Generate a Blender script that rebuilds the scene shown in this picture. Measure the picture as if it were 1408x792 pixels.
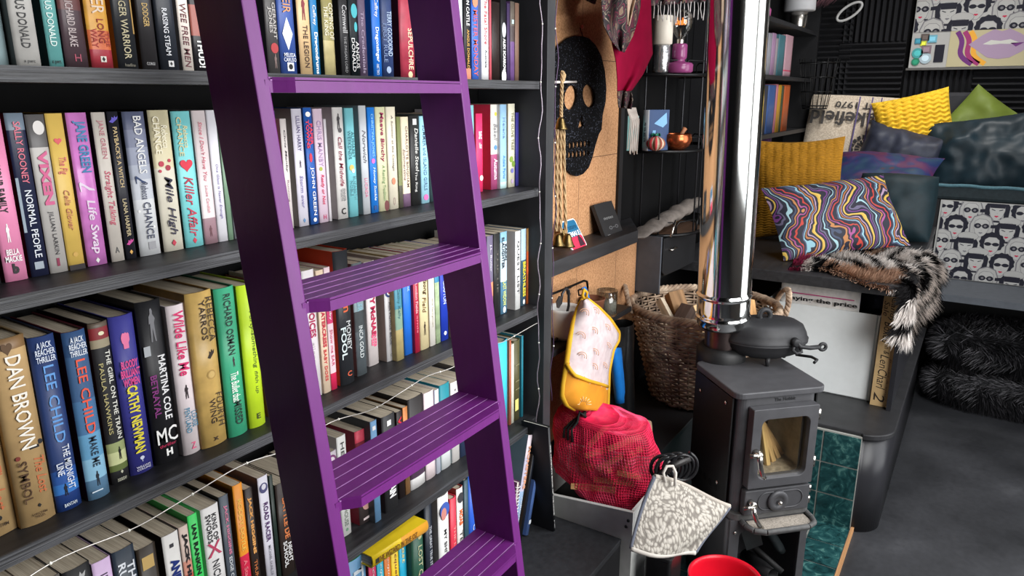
import bpy, bmesh, math, random
from math import sin, cos, pi, atan, atan2, sqrt, radians
from mathutils import Vector, Matrix, noise
random.seed(11)
for _o in list(bpy.data.objects):
    bpy.data.objects.remove(_o)
scene = bpy.context.scene
COL = scene.collection

# ------------------------------------------------------------------ camera
EYE = 1.65                                   # eye height above the floor
FPX = 1000.0                                 # focal length for a 1408 px wide frame
PITCH = atan(265 / FPX)
HEAD = atan((1370 - 704) / (FPX / cos(PITCH)))
_h = Vector((cos(HEAD), sin(HEAD), 0)); _r = Vector((sin(HEAD), -cos(HEAD), 0)); _u = Vector((0, 0, 1))
FWD = _h * cos(PITCH) - _u * sin(PITCH); UP = _h * sin(PITCH) + _u * cos(PITCH)
cam_d = bpy.data.cameras.new('camera'); cam = bpy.data.objects.new('camera', cam_d); COL.objects.link(cam)
cam_d.sensor_width = 36; cam_d.lens = FPX * 36 / 1408; cam_d.clip_start = 0.02
cam.matrix_world = Matrix(((_r.x, UP.x, -FWD.x, 0), (_r.y, UP.y, -FWD.y, 0), (_r.z, UP.z, -FWD.z, EYE), (0, 0, 0, 1)))
scene.camera = cam

# ------------------------------------------------------------------ light, exposure
scene.view_settings.view_transform = 'Standard'; scene.view_settings.look = 'None'
scene.view_settings.gamma = 1.0; scene.view_settings.use_curve_mapping = False
scene.view_settings.exposure = 0.0
w = bpy.data.worlds.new('sky'); scene.world = w; w.use_nodes = True
w.node_tree.nodes['Background'].inputs[0].default_value = (0.75, 0.86, 1.0, 1)
w.node_tree.nodes['Background'].inputs[1].default_value = 1.0

def area(name, loc, to, sx, sy, watts, col=(1, 1, 1), spread=pi):
    l = bpy.data.lights.new(name, 'AREA'); l.shape = 'RECTANGLE'; l.size = sx; l.size_y = sy; l.energy = watts; l.color = col; l.spread = spread
    o = bpy.data.objects.new(name, l); COL.objects.link(o); o.location = loc
    o.rotation_euler = (Vector(to) - Vector(loc)).to_track_quat('-Z', 'Y').to_euler()
    return o
# daylight through the openings of the window wall (Y = -0.95) and the roof; rear lamp added
area('window_daylight', (1.34, -1.0, 1.75), (1.34, 0, 1.5), 1.75, 1.56, 76, (1.0, 0.99, 0.97))
area('door_daylight', (3.02, -1.0, 1.5), (3.0, 0, 1.40), 1.08, 2.4, 27, (1.0, 0.99, 0.97))
area('roof_light_daylight', (2.15, -0.42, 2.84), (2.15, -0.40, 0), 0.8, 0.55, 28, (0.97, 0.98, 1.0))
area('rear_fill_light', (4.25, 0.15, 2.84), (4.75, 0.30, 1.4), 0.4, 0.4, 9, (1.0, 0.98, 0.95), radians(110))  # added lamp above the bed, in place of sun on burlap and cushions
sun = bpy.data.lights.new('sun', 'SUN'); sun.energy = 0.0; sun.angle = radians(1.5)
sun_o = bpy.data.objects.new('sun', sun); COL.objects.link(sun_o); sun_o.rotation_euler = (radians(55), 0, radians(20))

# ------------------------------------------------------------------ survey helpers: a point of the photograph on a known plane of the room
def ray(u, v): return FWD + _r * ((u - 704) / FPX) - UP * ((v - 396) / FPX)
def on_y(u, v, Y): d = ray(u, v); t = Y / d.y; return Vector((d.x * t, Y, EYE + d.z * t))
def on_x(u, v, X): d = ray(u, v); t = X / d.x; return Vector((X, d.y * t, EYE + d.z * t))
def on_z(u, v, Z): d = ray(u, v); t = (Z - EYE) / d.z; return Vector((d.x * t, d.y * t, Z))
def at_depth(u, v, t): d = ray(u, v) * t; return Vector((d.x, d.y, d.z + EYE))
def px(P):
    q = Vector(P) - Vector((0, 0, EYE)); z = q.dot(FWD)
    return 704 + FPX * q.dot(_r) / z, 396 - FPX * q.dot(UP) / z
def solve(f, target, a, b):
    fa = f(a) - target
    for _ in range(50):
        m = (a + b) / 2; fm = f(m) - target
        if (fm > 0) == (fa > 0): a, fa = m, fm
        else: b = m
    return (a + b) / 2

# ------------------------------------------------------------------ materials
def lin(c): return tuple(((x / 255) / 12.92 if x / 255 <= 0.04045 else ((x / 255 + 0.055) / 1.055) ** 2.4) for x in c[:3]) + (1.0,)
_mats = {}
def mat(rgb, rough=0.55, metal=0.0, var=0.08, scale=30.0, bump=0.0, spec=0.35, coat=0.0, stretch=(1, 1, 1)):
    key = (tuple(rgb), rough, metal, var, scale, bump, spec, coat, stretch)
    if key in _mats: return _mats[key]
    m = bpy.data.materials.new('mat_%d_%d_%d' % tuple(int(c) for c in rgb[:3])); m.use_nodes = True
    nt = m.node_tree; b = nt.nodes['Principled BSDF']; L = nt.links.new
    b.inputs['Roughness'].default_value = rough; b.inputs['Metallic'].default_value = metal
    b.inputs['Specular IOR Level'].default_value = spec; b.inputs['Coat Weight'].default_value = coat
    c = lin(rgb)
    if var or bump:
        tc = nt.nodes.new('ShaderNodeTexCoord'); mp = nt.nodes.new('ShaderNodeMapping'); n = nt.nodes.new('ShaderNodeTexNoise')
        mp.inputs['Scale'].default_value = stretch; n.inputs['Scale'].default_value = scale; n.inputs['Detail'].default_value = 3
        L(tc.outputs['Object'], mp.inputs[0]); L(mp.outputs[0], n.inputs['Vector'])
        r = nt.nodes.new('ShaderNodeValToRGB'); e = r.color_ramp.elements
        e[0].position = 0.3; e[1].position = 0.7
        e[0].color = tuple(x * (1 - var) for x in c[:3]) + (1,); e[1].color = tuple(min(1, x * (1 + var)) for x in c[:3]) + (1,)
        L(n.outputs['Fac'], r.inputs[0]); L(r.outputs[0], b.inputs['Base Color'])
        if bump:
            bp = nt.nodes.new('ShaderNodeBump'); bp.inputs['Strength'].default_value = bump; bp.inputs['Distance'].default_value = 0.01
            L(n.outputs['Fac'], bp.inputs['Height']); L(bp.outputs[0], b.inputs['Normal'])
    else:
        b.inputs['Base Color'].default_value = c
    _mats[key] = m
    return m
def flat(rgb, rough=0.6): return mat(rgb, rough, var=0.0)
def node_mat(name, build, rough=0.6, metal=0.0):
    m = bpy.data.materials.new(name); m.use_nodes = True; nt = m.node_tree; b = nt.nodes['Principled BSDF']
    b.inputs['Roughness'].default_value = rough; b.inputs['Metallic'].default_value = metal
    build(nt, b); return m
def N(nt, kind, **kw):
    n = nt.nodes.new('ShaderNode' + kind)
    for k, v in kw.items():
        if hasattr(n, k): setattr(n, k, v)
        else: n.inputs[k.replace('_', ' ')].default_value = v
    return n
def ramp(nt, stops, mode='LINEAR'):
    r = nt.nodes.new('ShaderNodeValToRGB'); cr = r.color_ramp; cr.interpolation = mode
    while len(cr.elements) < len(stops): cr.elements.new(0.5)
    for e, (p, c) in zip(cr.elements, stops): e.position = p; e.color = lin(c)
    return r
def _obj_coord(nt, scale=(1, 1, 1)):
    tc = N(nt, 'TexCoord'); mp = N(nt, 'Mapping'); mp.inputs['Scale'].default_value = scale
    nt.links.new(tc.outputs['Object'], mp.inputs[0]); return mp.outputs[0]
def _pages(nt, b):
    L = nt.links.new
    wv = N(nt, 'TexNoise', Scale=1.0, Detail=4); L(_obj_coord(nt, (700, 9, 9)), wv.inputs['Vector'])
    r = ramp(nt, [(0.3, (170, 154, 132)), (0.7, (226, 214, 192))]); L(wv.outputs['Fac'], r.inputs[0]); L(r.outputs[0], b.inputs['Base Color'])
PAGES = node_mat('pages', _pages, 0.85)
def _pages_white(nt, b):
    L = nt.links.new
    wv = N(nt, 'TexNoise', Scale=1.0, Detail=4); L(_obj_coord(nt, (700, 9, 9)), wv.inputs['Vector'])
    r = ramp(nt, [(0.3, (178, 172, 160)), (0.7, (228, 224, 214))]); L(wv.outputs['Fac'], r.inputs[0]); L(r.outputs[0], b.inputs['Base Color'])
PAGES_WHITE = node_mat('pages_white', _pages_white, 0.85)
def _blackwood(nt, b):
    L = nt.links.new
    n = N(nt, 'TexNoise', Scale=1.0, Detail=6); L(_obj_coord(nt, (5, 60, 60)), n.inputs['Vector'])
    r = ramp(nt, [(0.3, (27, 27, 29)), (0.75, (46, 46, 49))]); L(n.outputs['Fac'], r.inputs[0]); L(r.outputs[0], b.inputs['Base Color'])
    bp = N(nt, 'Bump', Strength=0.35, Distance=0.002); L(n.outputs['Fac'], bp.inputs['Height']); L(bp.outputs[0], b.inputs['Normal'])
BLACKWOOD = node_mat('black_painted_ply', _blackwood, 0.5)
def _plyedge(nt, b):
    L = nt.links.new
    n = N(nt, 'TexNoise', Scale=1.0, Detail=5); L(_obj_coord(nt, (6, 10, 330)), n.inputs['Vector'])
    r = ramp(nt, [(0.36, (30, 30, 32)), (0.64, (68, 69, 73))]); L(n.outputs['Fac'], r.inputs[0]); L(r.outputs[0], b.inputs['Base Color'])
    bp = N(nt, 'Bump', Strength=0.6, Distance=0.003); L(n.outputs['Fac'], bp.inputs['Height']); L(bp.outputs[0], b.inputs['Normal'])
PLYEDGE = node_mat('black_ply_edge', _plyedge, 0.55)
BLACK = mat((26, 26, 28), 0.5, var=0.15, scale=12)
DARK = mat((17, 17, 18), 0.65, var=0.1)
GREYBLACK = mat((46, 47, 50), 0.5, var=0.12, scale=14)
IRON = mat((44, 44, 46), 0.5, 0.25, var=0.12, scale=40, bump=0.06)
STOVE = mat((74, 74, 77), 0.48, 0.15, var=0.1, scale=25, bump=0.03)
CHROME = mat((226, 228, 226), 0.11, 1.0, var=0.0)
NICKEL = mat((196, 192, 186), 0.25, 1.0, var=0.0)
BRASS = mat((116, 98, 62), 0.35, 1.0, var=0.1)
PURPLE = mat((98, 31, 107), 0.42, var=0.06, scale=60, bump=0.05, stretch=(1, 1, 0.2))
PURPLE_GROOVE = flat((60, 16, 72))
WHITE = mat((232, 232, 230), 0.5, var=0.03)
WIRE = mat((20, 20, 21), 0.35, 0.4, var=0.0)

# ------------------------------------------------------------------ mesh builder
class MB:
    def __init__(s): s.v = []; s.f = []; s.m = []; s.sm = []
    def add(s, verts, faces, mi=0, smooth=False):
        k = len(s.v); s.v += [tuple(p) for p in verts]
        for f in faces: s.f.append(tuple(i + k for i in f)); s.m.append(mi); s.sm.append(smooth)
        return s
    def box(s, x0, x1, y0, y1, z0, z1, mi=0, M=None):
        p = [Vector((x, y, z)) for z in (z0, z1) for y in (y0, y1) for x in (x0, x1)]
        if M: p = [M @ q for q in p]
        return s.add(p, [(0, 2, 3, 1), (4, 5, 7, 6), (0, 1, 5, 4), (2, 6, 7, 3), (0, 4, 6, 2), (1, 3, 7, 5)], mi)
    def prism(s, poly, d0, d1, mi=0, axis='z', M=None, smooth=False, cap=True):
        """poly = list of 2D points, extruded along the axis ('z': (x,y); 'y': (x,z); 'x': (y,z))"""
        def P(a, b, d): return {'z': (a, b, d), 'y': (a, d, b), 'x': (d, a, b)}[axis]
        n = len(poly); p = [Vector(P(a, b, d0)) for a, b in poly] + [Vector(P(a, b, d1)) for a, b in poly]
        if M: p = [M @ q for q in p]
        k = len(s.v); s.v += [tuple(q) for q in p]
        for i in range(n):
            s.f.append((k + i, k + (i + 1) % n, k + n + (i + 1) % n, k + n + i)); s.m.append(mi); s.sm.append(smooth)
        if cap:
            s.f.append(tuple(k + i for i in reversed(range(n)))); s.m.append(mi); s.sm.append(False)
            s.f.append(tuple(k + n + i for i in range(n))); s.m.append(mi); s.sm.append(False)
        return s
    def tube(s, pts, r, seg=8, mi=0, closed=False, cap=True):
        pts = [Vector(p) for p in pts]; n = len(pts); rr = r if isinstance(r, (list, tuple)) else [r] * n
        k = len(s.v); prev = None
        for i, p in enumerate(pts):
            if closed: t = pts[(i + 1) % n] - pts[i - 1]
            else: t = pts[min(i + 1, n - 1)] - pts[max(i - 1, 0)]
            t = t.normalized() if t.length > 1e-9 else Vector((0, 0, 1))
            if prev is None:
                a = Vector((0, 0, 1)) if abs(t.z) < 0.9 else Vector((1, 0, 0)); nrm = t.cross(a).normalized()
            else:
                nrm = (prev - t * prev.dot(t)); nrm = nrm.normalized() if nrm.length > 1e-9 else t.orthogonal().normalized()
            prev = nrm; bn = t.cross(nrm)
            for j in range(seg):
                a = 2 * pi * j / seg; s.v.append(tuple(p + (nrm * cos(a) + bn * sin(a)) * rr[i]))
        for i in range(n if closed else n - 1):
            for j in range(seg):
                a = k + i * seg + j; b = k + i * seg + (j + 1) % seg; i2 = (i + 1) % n
                s.f.append((a, b, k + i2 * seg + (j + 1) % seg, k + i2 * seg + j)); s.m.append(mi); s.sm.append(True)
        if cap and not closed:
            s.f.append(tuple(k + j for j in reversed(range(seg)))); s.m.append(mi); s.sm.append(False)
            s.f.append(tuple(k + (n - 1) * seg + j for j in range(seg))); s.m.append(mi); s.sm.append(False)
        return s
    def lathe(s, prof, seg=32, mi=0, M=None, sx=1.0, sy=1.0, smooth=True, arc=2 * pi, start=0.0):
        """prof = [(radius, z)] turned about z; zero radii close the ends"""
        k = len(s.v); full = abs(arc - 2 * pi) < 1e-6; cols = seg if full else seg + 1
        for rad, z in prof:
            for j in range(cols):
                a = start + arc * j / seg; q = Vector((rad * cos(a) * sx, rad * sin(a) * sy, z)); s.v.append(tuple(M @ q if M else q))
        for i in range(len(prof) - 1):
            for j in range(seg):
                j2 = (j + 1) % cols
                s.f.append((k + i * cols + j, k + i * cols + j2, k + (i + 1) * cols + j2, k + (i + 1) * cols + j)); s.m.append(mi); s.sm.append(smooth)
        return s
    def grid(s, fn, nu, nv, mi=0, closed_u=False, smooth=True):
        k = len(s.v)
        for j in range(nv + 1):
            for i in range(nu + (0 if closed_u else 1)): s.v.append(tuple(fn(i / nu, j / nv)))
        c = nu if closed_u else nu + 1
        for j in range(nv):
            for i in range(nu):
                i2 = (i + 1) % c; q = mi(i / nu, j / nv) if callable(mi) else mi
                s.f.append((k + j * c + i, k + j * c + i2, k + (j + 1) * c + i2, k + (j + 1) * c + i)); s.m.append(q); s.sm.append(smooth)
        return s
    def build(s, name, mats, parent=None, loc=None, rot=None, bevel=0.0, solid=0.0):
        me = bpy.data.meshes.new(name); me.from_pydata(s.v, [], s.f)
        for m in (mats if isinstance(mats, (list, tuple)) else [mats]): me.materials.append(m)
        me.polygons.foreach_set('material_index', s.m); me.polygons.foreach_set('use_smooth', s.sm); me.update()
        o = bpy.data.objects.new(name, me); COL.objects.link(o)
        if parent: o.parent = parent
        if loc is not None: o.location = loc
        if rot is not None: o.rotation_euler = rot
        if bevel:
            b = o.modifiers.new('bevel', 'BEVEL'); b.width = bevel; b.segments = 2; b.limit_method = 'ANGLE'; b.angle_limit = radians(40)
        if solid:
            q = o.modifiers.new('solid', 'SOLIDIFY'); q.thickness = solid; q.offset = 0
        return o
def thing(name, label, cat, loc=(0, 0, 0), rot=(0, 0, 0), group=None):
    o = bpy.data.objects.new(name, None); COL.objects.link(o); o.empty_display_size = 0.05
    o.location = loc; o.rotation_euler = rot
    return tag(o, label, cat, group)
def tag(o, label, cat, group=None, kind=None):
    o['label'] = label; o['category'] = cat
    if group: o['group'] = group
    if kind: o['kind'] = kind
    return o
def structure(o): o['kind'] = 'structure'; return o
def arc2(cx, cy, r, a0, a1, n): return [(cx + r * cos(a0 + (a1 - a0) * i / n), cy + r * sin(a0 + (a1 - a0) * i / n)) for i in range(n + 1)]
def rrect(x0, x1, y0, y1, r, n=5):
    return (arc2(x1 - r, y0 + r, r, -pi / 2, 0, n) + arc2(x1 - r, y1 - r, r, 0, pi / 2, n) + arc2(x0 + r, y1 - r, r, pi / 2, pi, n) + arc2(x0 + r, y0 + r, r, pi, 1.5 * pi, n))

# ------------------------------------------------------------------ lettering: text objects stretched into a box given in the parent's frame
PENDING = []
def text(name, string, parent, origin, right, up, width, height, rgb, shear=0.0, weight=0.0, keep=False, rough=0.6):
    c = bpy.data.curves.new(name, 'FONT'); c.body = string; c.size = 1.0; c.resolution_u = 2; c.shear = shear; c.offset = weight
    c.space_line = 0.85; c.align_x = 'CENTER' if '\n' in string else 'LEFT'
    c.materials.append(flat(rgb, rough)); o = bpy.data.objects.new(name, c); COL.objects.link(o); o.parent = parent
    PENDING.append((o, Vector(origin), Vector(right).normalized(), Vector(up).normalized(), width, height, keep)); return o
def fit_texts():
    bpy.context.view_layer.update(); todo = []
    for o, org, rt, up, W, Hh, keep in PENDING:
        bb = [Vector(b) for b in o.bound_box]; x0 = min(b.x for b in bb); x1 = max(b.x for b in bb); y0 = min(b.y for b in bb); y1 = max(b.y for b in bb)
        sx = W / max(x1 - x0, 1e-4); sy = Hh / max(y1 - y0, 1e-4)
        if keep: sx = sy = min(sx, sy)
        nrm = rt.cross(up); cx = (x0 + x1) / 2 * sx; cy = (y0 + y1) / 2 * sy
        p = org - rt * cx - up * cy
        loc = Matrix(((rt.x * sx, up.x * sy, nrm.x, p.x), (rt.y * sx, up.y * sy, nrm.y, p.y), (rt.z * sx, up.z * sy, nrm.z, p.z), (0, 0, 0, 1)))
        todo.append((o, loc))
    dg = bpy.context.evaluated_depsgraph_get()
    for o, loc in todo:
        me = bpy.data.meshes.new_from_object(o.evaluated_get(dg)); nm = o.name; par = o.parent; mts = list(o.data.materials)
        bpy.data.objects.remove(o); q = bpy.data.objects.new(nm, me); COL.objects.link(q); q.parent = par; q.matrix_local = loc
        if not me.materials:
            for mm in mts: me.materials.append(mm)
# ================================================================== THE ROOM
def _floor(nt, b):
    L = nt.links.new
    n = N(nt, 'TexNoise', Scale=3.0, Detail=8); L(_obj_coord(nt), n.inputs['Vector'])
    n2 = N(nt, 'TexNoise', Scale=45.0, Detail=3); L(_obj_coord(nt), n2.inputs['Vector'])
    r = ramp(nt, [(0.3, (46, 47, 50)), (0.62, (68, 69, 73)), (0.8, (92, 93, 97))]); L(n.outputs['Fac'], r.inputs[0])
    mx = N(nt, 'MixRGB', blend_type='MULTIPLY'); mx.inputs[0].default_value = 0.5; L(r.outputs[0], mx.inputs[1]); L(n2.outputs['Fac'], mx.inputs[2])
    L(mx.outputs[0], b.inputs['Base Color'])
    rr = N(nt, 'MapRange'); rr.inputs['To Min'].default_value = 0.35; rr.inputs['To Max'].default_value = 0.65; L(n.outputs['Fac'], rr.inputs[0]); L(rr.outputs[0], b.inputs['Roughness'])
FLOORM = node_mat('worn_black_floor', _floor)
BLACKWALL = mat((13, 13, 14), 0.75, var=0.12, scale=8, spec=0.1)
structure(MB().box(-1.5, 5.5, -1.1, 1.35, -0.05, 0.0).build('floor', FLOORM))
structure(MB().box(-1.5, 1.75, -1.1, 1.35, 2.8, 2.85).box(2.55, 4.0, -1.1, 1.35, 2.8, 2.85).box(4.5, 5.5, -1.1, 1.35, 2.8, 2.85).box(4.0, 4.5, -1.1, -.1, 2.8, 2.85).box(4.0, 4.5, .4, 1.35, 2.8, 2.85).box(1.75, 2.55, -1.1, -.70, 2.8, 2.85).box(1.75, 2.55, -.14, 1.35, 2.8, 2.85).build('ceiling', mat((60, 58, 56), 0.7)))  # rear opening made for the added lamp above the bed
structure(MB().box(-1.5, 1.754, 1.235, 1.35, 0, 2.8).box(1.754, 5.5, 1.15, 1.35, 0, 2.8).build('wall_back', BLACKWALL))
structure(MB().box(5.3, 5.5, -1.1, 1.35, 0, 2.8).build('wall_right', BLACKWALL))
structure(MB().box(-1.6, -1.5, -1.1, 1.35, 0, 2.8).build('wall_left', BLACKWALL))
# window wall behind the photographer, with the window and the glazed door as real openings
structure(MB().box(-1.5, 0.44, -1.06, -0.95, 0, 2.8).box(0.44, 2.24, -1.06, -0.95, 0, 0.95).box(0.44, 2.24, -1.06, -0.95, 2.56, 2.8)
          .box(2.24, 2.46, -1.06, -0.95, 0, 2.8).box(2.46, 3.58, -1.06, -0.95, 0, 0.27).box(2.46, 3.58, -1.06, -0.95, 2.72, 2.8)
          .box(3.58, 5.5, -1.06, -0.95, 0, 2.8).build('wall_front', mat((120, 116, 112), .7, var=.1)))

# ---- cork on the wall beside the bookcase
def _cork(nt, b):
    L = nt.links.new; oc = _obj_coord(nt)
    n = N(nt, 'TexNoise', Scale=160.0, Detail=4); L(oc, n.inputs['Vector'])
    n2 = N(nt, 'TexNoise', Scale=3.0, Detail=2); L(oc, n2.inputs['Vector'])
    r = ramp(nt, [(0.3, (158, 112, 74)), (0.5, (190, 140, 98)), (0.72, (208, 160, 116))]); L(n.outputs['Fac'], r.inputs[0])
    # thin seams between the square cork tiles
    sep = N(nt, 'SeparateXYZ'); L(oc, sep.inputs[0])
    def seam(axis, off, size):
        a = N(nt, 'Math', operation='ADD'); a.inputs[1].default_value = off; L(sep.outputs[axis], a.inputs[0])
        m = N(nt, 'Math', operation='PINGPONG'); m.inputs[1].default_value = size / 2; L(a.outputs[0], m.inputs[0])
        c = N(nt, 'Math', operation='LESS_THAN'); c.inputs[1].default_value = 0.0011; L(m.outputs[0], c.inputs[0]); return c
    s1 = seam('X', 20.30 - 2.093 - 18.15, 0.315); s2 = seam('Z', 0.128, 0.315)
    mxm = N(nt, 'Math', operation='MAXIMUM'); L(s1.outputs[0], mxm.inputs[0]); L(s2.outputs[0], mxm.inputs[1])
    mx = N(nt, 'MixRGB'); L(mxm.outputs[0], mx.inputs[0]); L(r.outputs[0], mx.inputs[1]); mx.inputs[2].default_value = lin((92, 60, 40)); L(mx.outputs[0], b.inputs['Base Color'])
    bp = N(nt, 'Bump', Strength=0.3, Distance=0.002); L(n.outputs['Fac'], bp.inputs['Height']); L(bp.outputs[0], b.inputs['Normal'])
CORK = node_mat('cork', _cork, 0.9)
structure(MB().box(1.754, 2.44, 1.12, 1.15, 1.17, 2.5).build('wall_back_cork', CORK))
structure(MB().box(1.754, 2.655, 1.12, 1.15, 0.50, 1.14).build('wall_back_cork_lower', CORK))
tag(MB().prism([(1.754, 1.011), (2.405, 1.011), (2.652, 1.15), (1.754, 1.15)], 1.139, 1.184, 0).build('wall_ledge', BLACKWOOD, bevel=0.002), 'narrow black wooden ledge across the cork wall, holding a coaster and a notebook', 'shelf')
# dark upright plank that ends the cork on the right
structure(MB().box(2.44, 2.47, 1.11, 1.15, 1.18, 2.5).build('trim_1', BLACK))

# ================================================================== BOOKCASE
SA, SB, SC, SD, SE = 1.685, 1.407, 1.072, 0.728, 0.389      # top faces of the four shelves and of the base unit
bc = thing('bookcase', 'tall black painted plywood bookcase filling the wall, full of paperbacks and hardbacks', 'bookcase', (0, 1.0, 0))
MB().box(-0.7, 1.7535, 0.215, 0.232, SE, 2.5).build('back_panel', mat((14, 14, 15), .75, var=.1, spec=.12), bc)
for zt in (SA, SB, SC, SD, 2.02):
    m = MB().box(-0.7, 1.684, 0.004, 0.215, zt - 0.0195, zt); m.box(-0.7, 1.684, 0, 0.004, zt - 0.0195, zt, 1); m.box(1.684, 1.712, 0.016, 0.215, zt - 0.0195, zt)
    m.build('shelf', [BLACKWOOD, PLYEDGE], bc)
MB().box(1.712, 1.7535, -0.007, 0.215, SE, 2.5).build('upright', GREYBLACK, bc, bevel=0.0015)
base = thing('bookcase_base_cabinet', 'low black base cabinet that the bookcase and the ladder lean over', 'cabinet', (0, 0.748, 0))
MB().box(-0.7, 1.7525, 0, 0.485, 0.0, SE - 0.018).build('carcass', BLACK, base)
MB().box(-0.7, 1.7535, -0.002, 0.485, SE - 0.018, SE).build('top_board', mat((40, 41, 44), 0.6, var=0.25, scale=60), base, bevel=0.0015)

# ================================================================== LADDER
XL0, XL1, XR0, XR1 = 0.662, 0.686, 1.120, 1.145
CHIPPED_LIT = mat((146, 98, 156), .6, var=.3, scale=40)  # lighter tone mixes chipped paint with light caught on the groove edges
LK = 0.129
def lad_y(z): return 0.853 + LK * (z - 1.816)               # front edge of the stiles leans in towards the shelves
def lad_rear(z): return lad_y(z) + 0.101
lad = thing('library_ladder', 'purple painted wooden ladder with grooved treads leaning on the bookcase', 'ladder', ((XL0 + XR1) / 2, lad_y(0), 0))
lo = Vector(lad.location)
for xa, xb in ((XL0, XL1), (XR0, XR1)):
    zt = 2.12
    MB().prism([(lad_y(0) - lo.y, 0), (lad_rear(0) - lo.y, 0), (.7435 - lo.y, .2), (.7435 - lo.y, .392), (lad_rear(.47) - lo.y, .47), (lad_rear(zt) - lo.y, zt), (lad_y(zt) - lo.y, zt)], xa - lo.x, xb - lo.x, 0, 'x').build('stile', PURPLE, lad, bevel=0.002)
for zt in (1.98, 1.674, 1.3655, 1.057, 0.7485, 0.44, 0.13):
    f = lad_y(zt) - lo.y; re = lad_rear(zt) - 0.004 - lo.y; p = 0.021; t = 0.0205
    m = MB(); ng = 4; span = re - (f - p)
    # tread: shouldered board with four routed grooves along the top
    a0, a1 = XL1 - lo.x, XR0 - lo.x
    zt0, zb = zt - 0.0035, zt - t
    poly = [(a0 - 0.008, f - 0.0015), (a0 + 0.004, f - 0.0015), (a0 + 0.027, f - p), (a1 - 0.027, f - p), (a1 - 0.004, f - 0.0015), (a1 + 0.008, f - 0.0015), (a1 + 0.008, f + 0.004), (a1, f + 0.004), (a1, re), (a0, re), (a0, f + 0.004), (a0 - 0.008, f + 0.004)]
    m.prism(poly, zb, zt0, 0)
    ys = [f - p + 0.0035] + [f - p + span * (0.17 + 0.205 * i) for i in range(4)] + [re]
    for i in range(5):
        ya = ys[i] + (0.0016 if i else -0.0035); yb = ys[i + 1] - 0.0016 if i < 4 else re
        def xin(y): return 0.027 * max(0, min(1, (f - y) / p))
        m.prism([(a0 + xin(ya), ya), (a1 - xin(ya), ya), (a1 - xin(yb), yb), (a0 + xin(yb), yb)], zt0 - 0.001, zt, 0)
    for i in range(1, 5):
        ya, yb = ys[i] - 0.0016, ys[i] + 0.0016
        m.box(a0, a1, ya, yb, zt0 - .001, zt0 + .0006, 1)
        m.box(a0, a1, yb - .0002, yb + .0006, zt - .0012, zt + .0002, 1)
    o = m.build('tread', [PURPLE, CHIPPED_LIT], lad)
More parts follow.
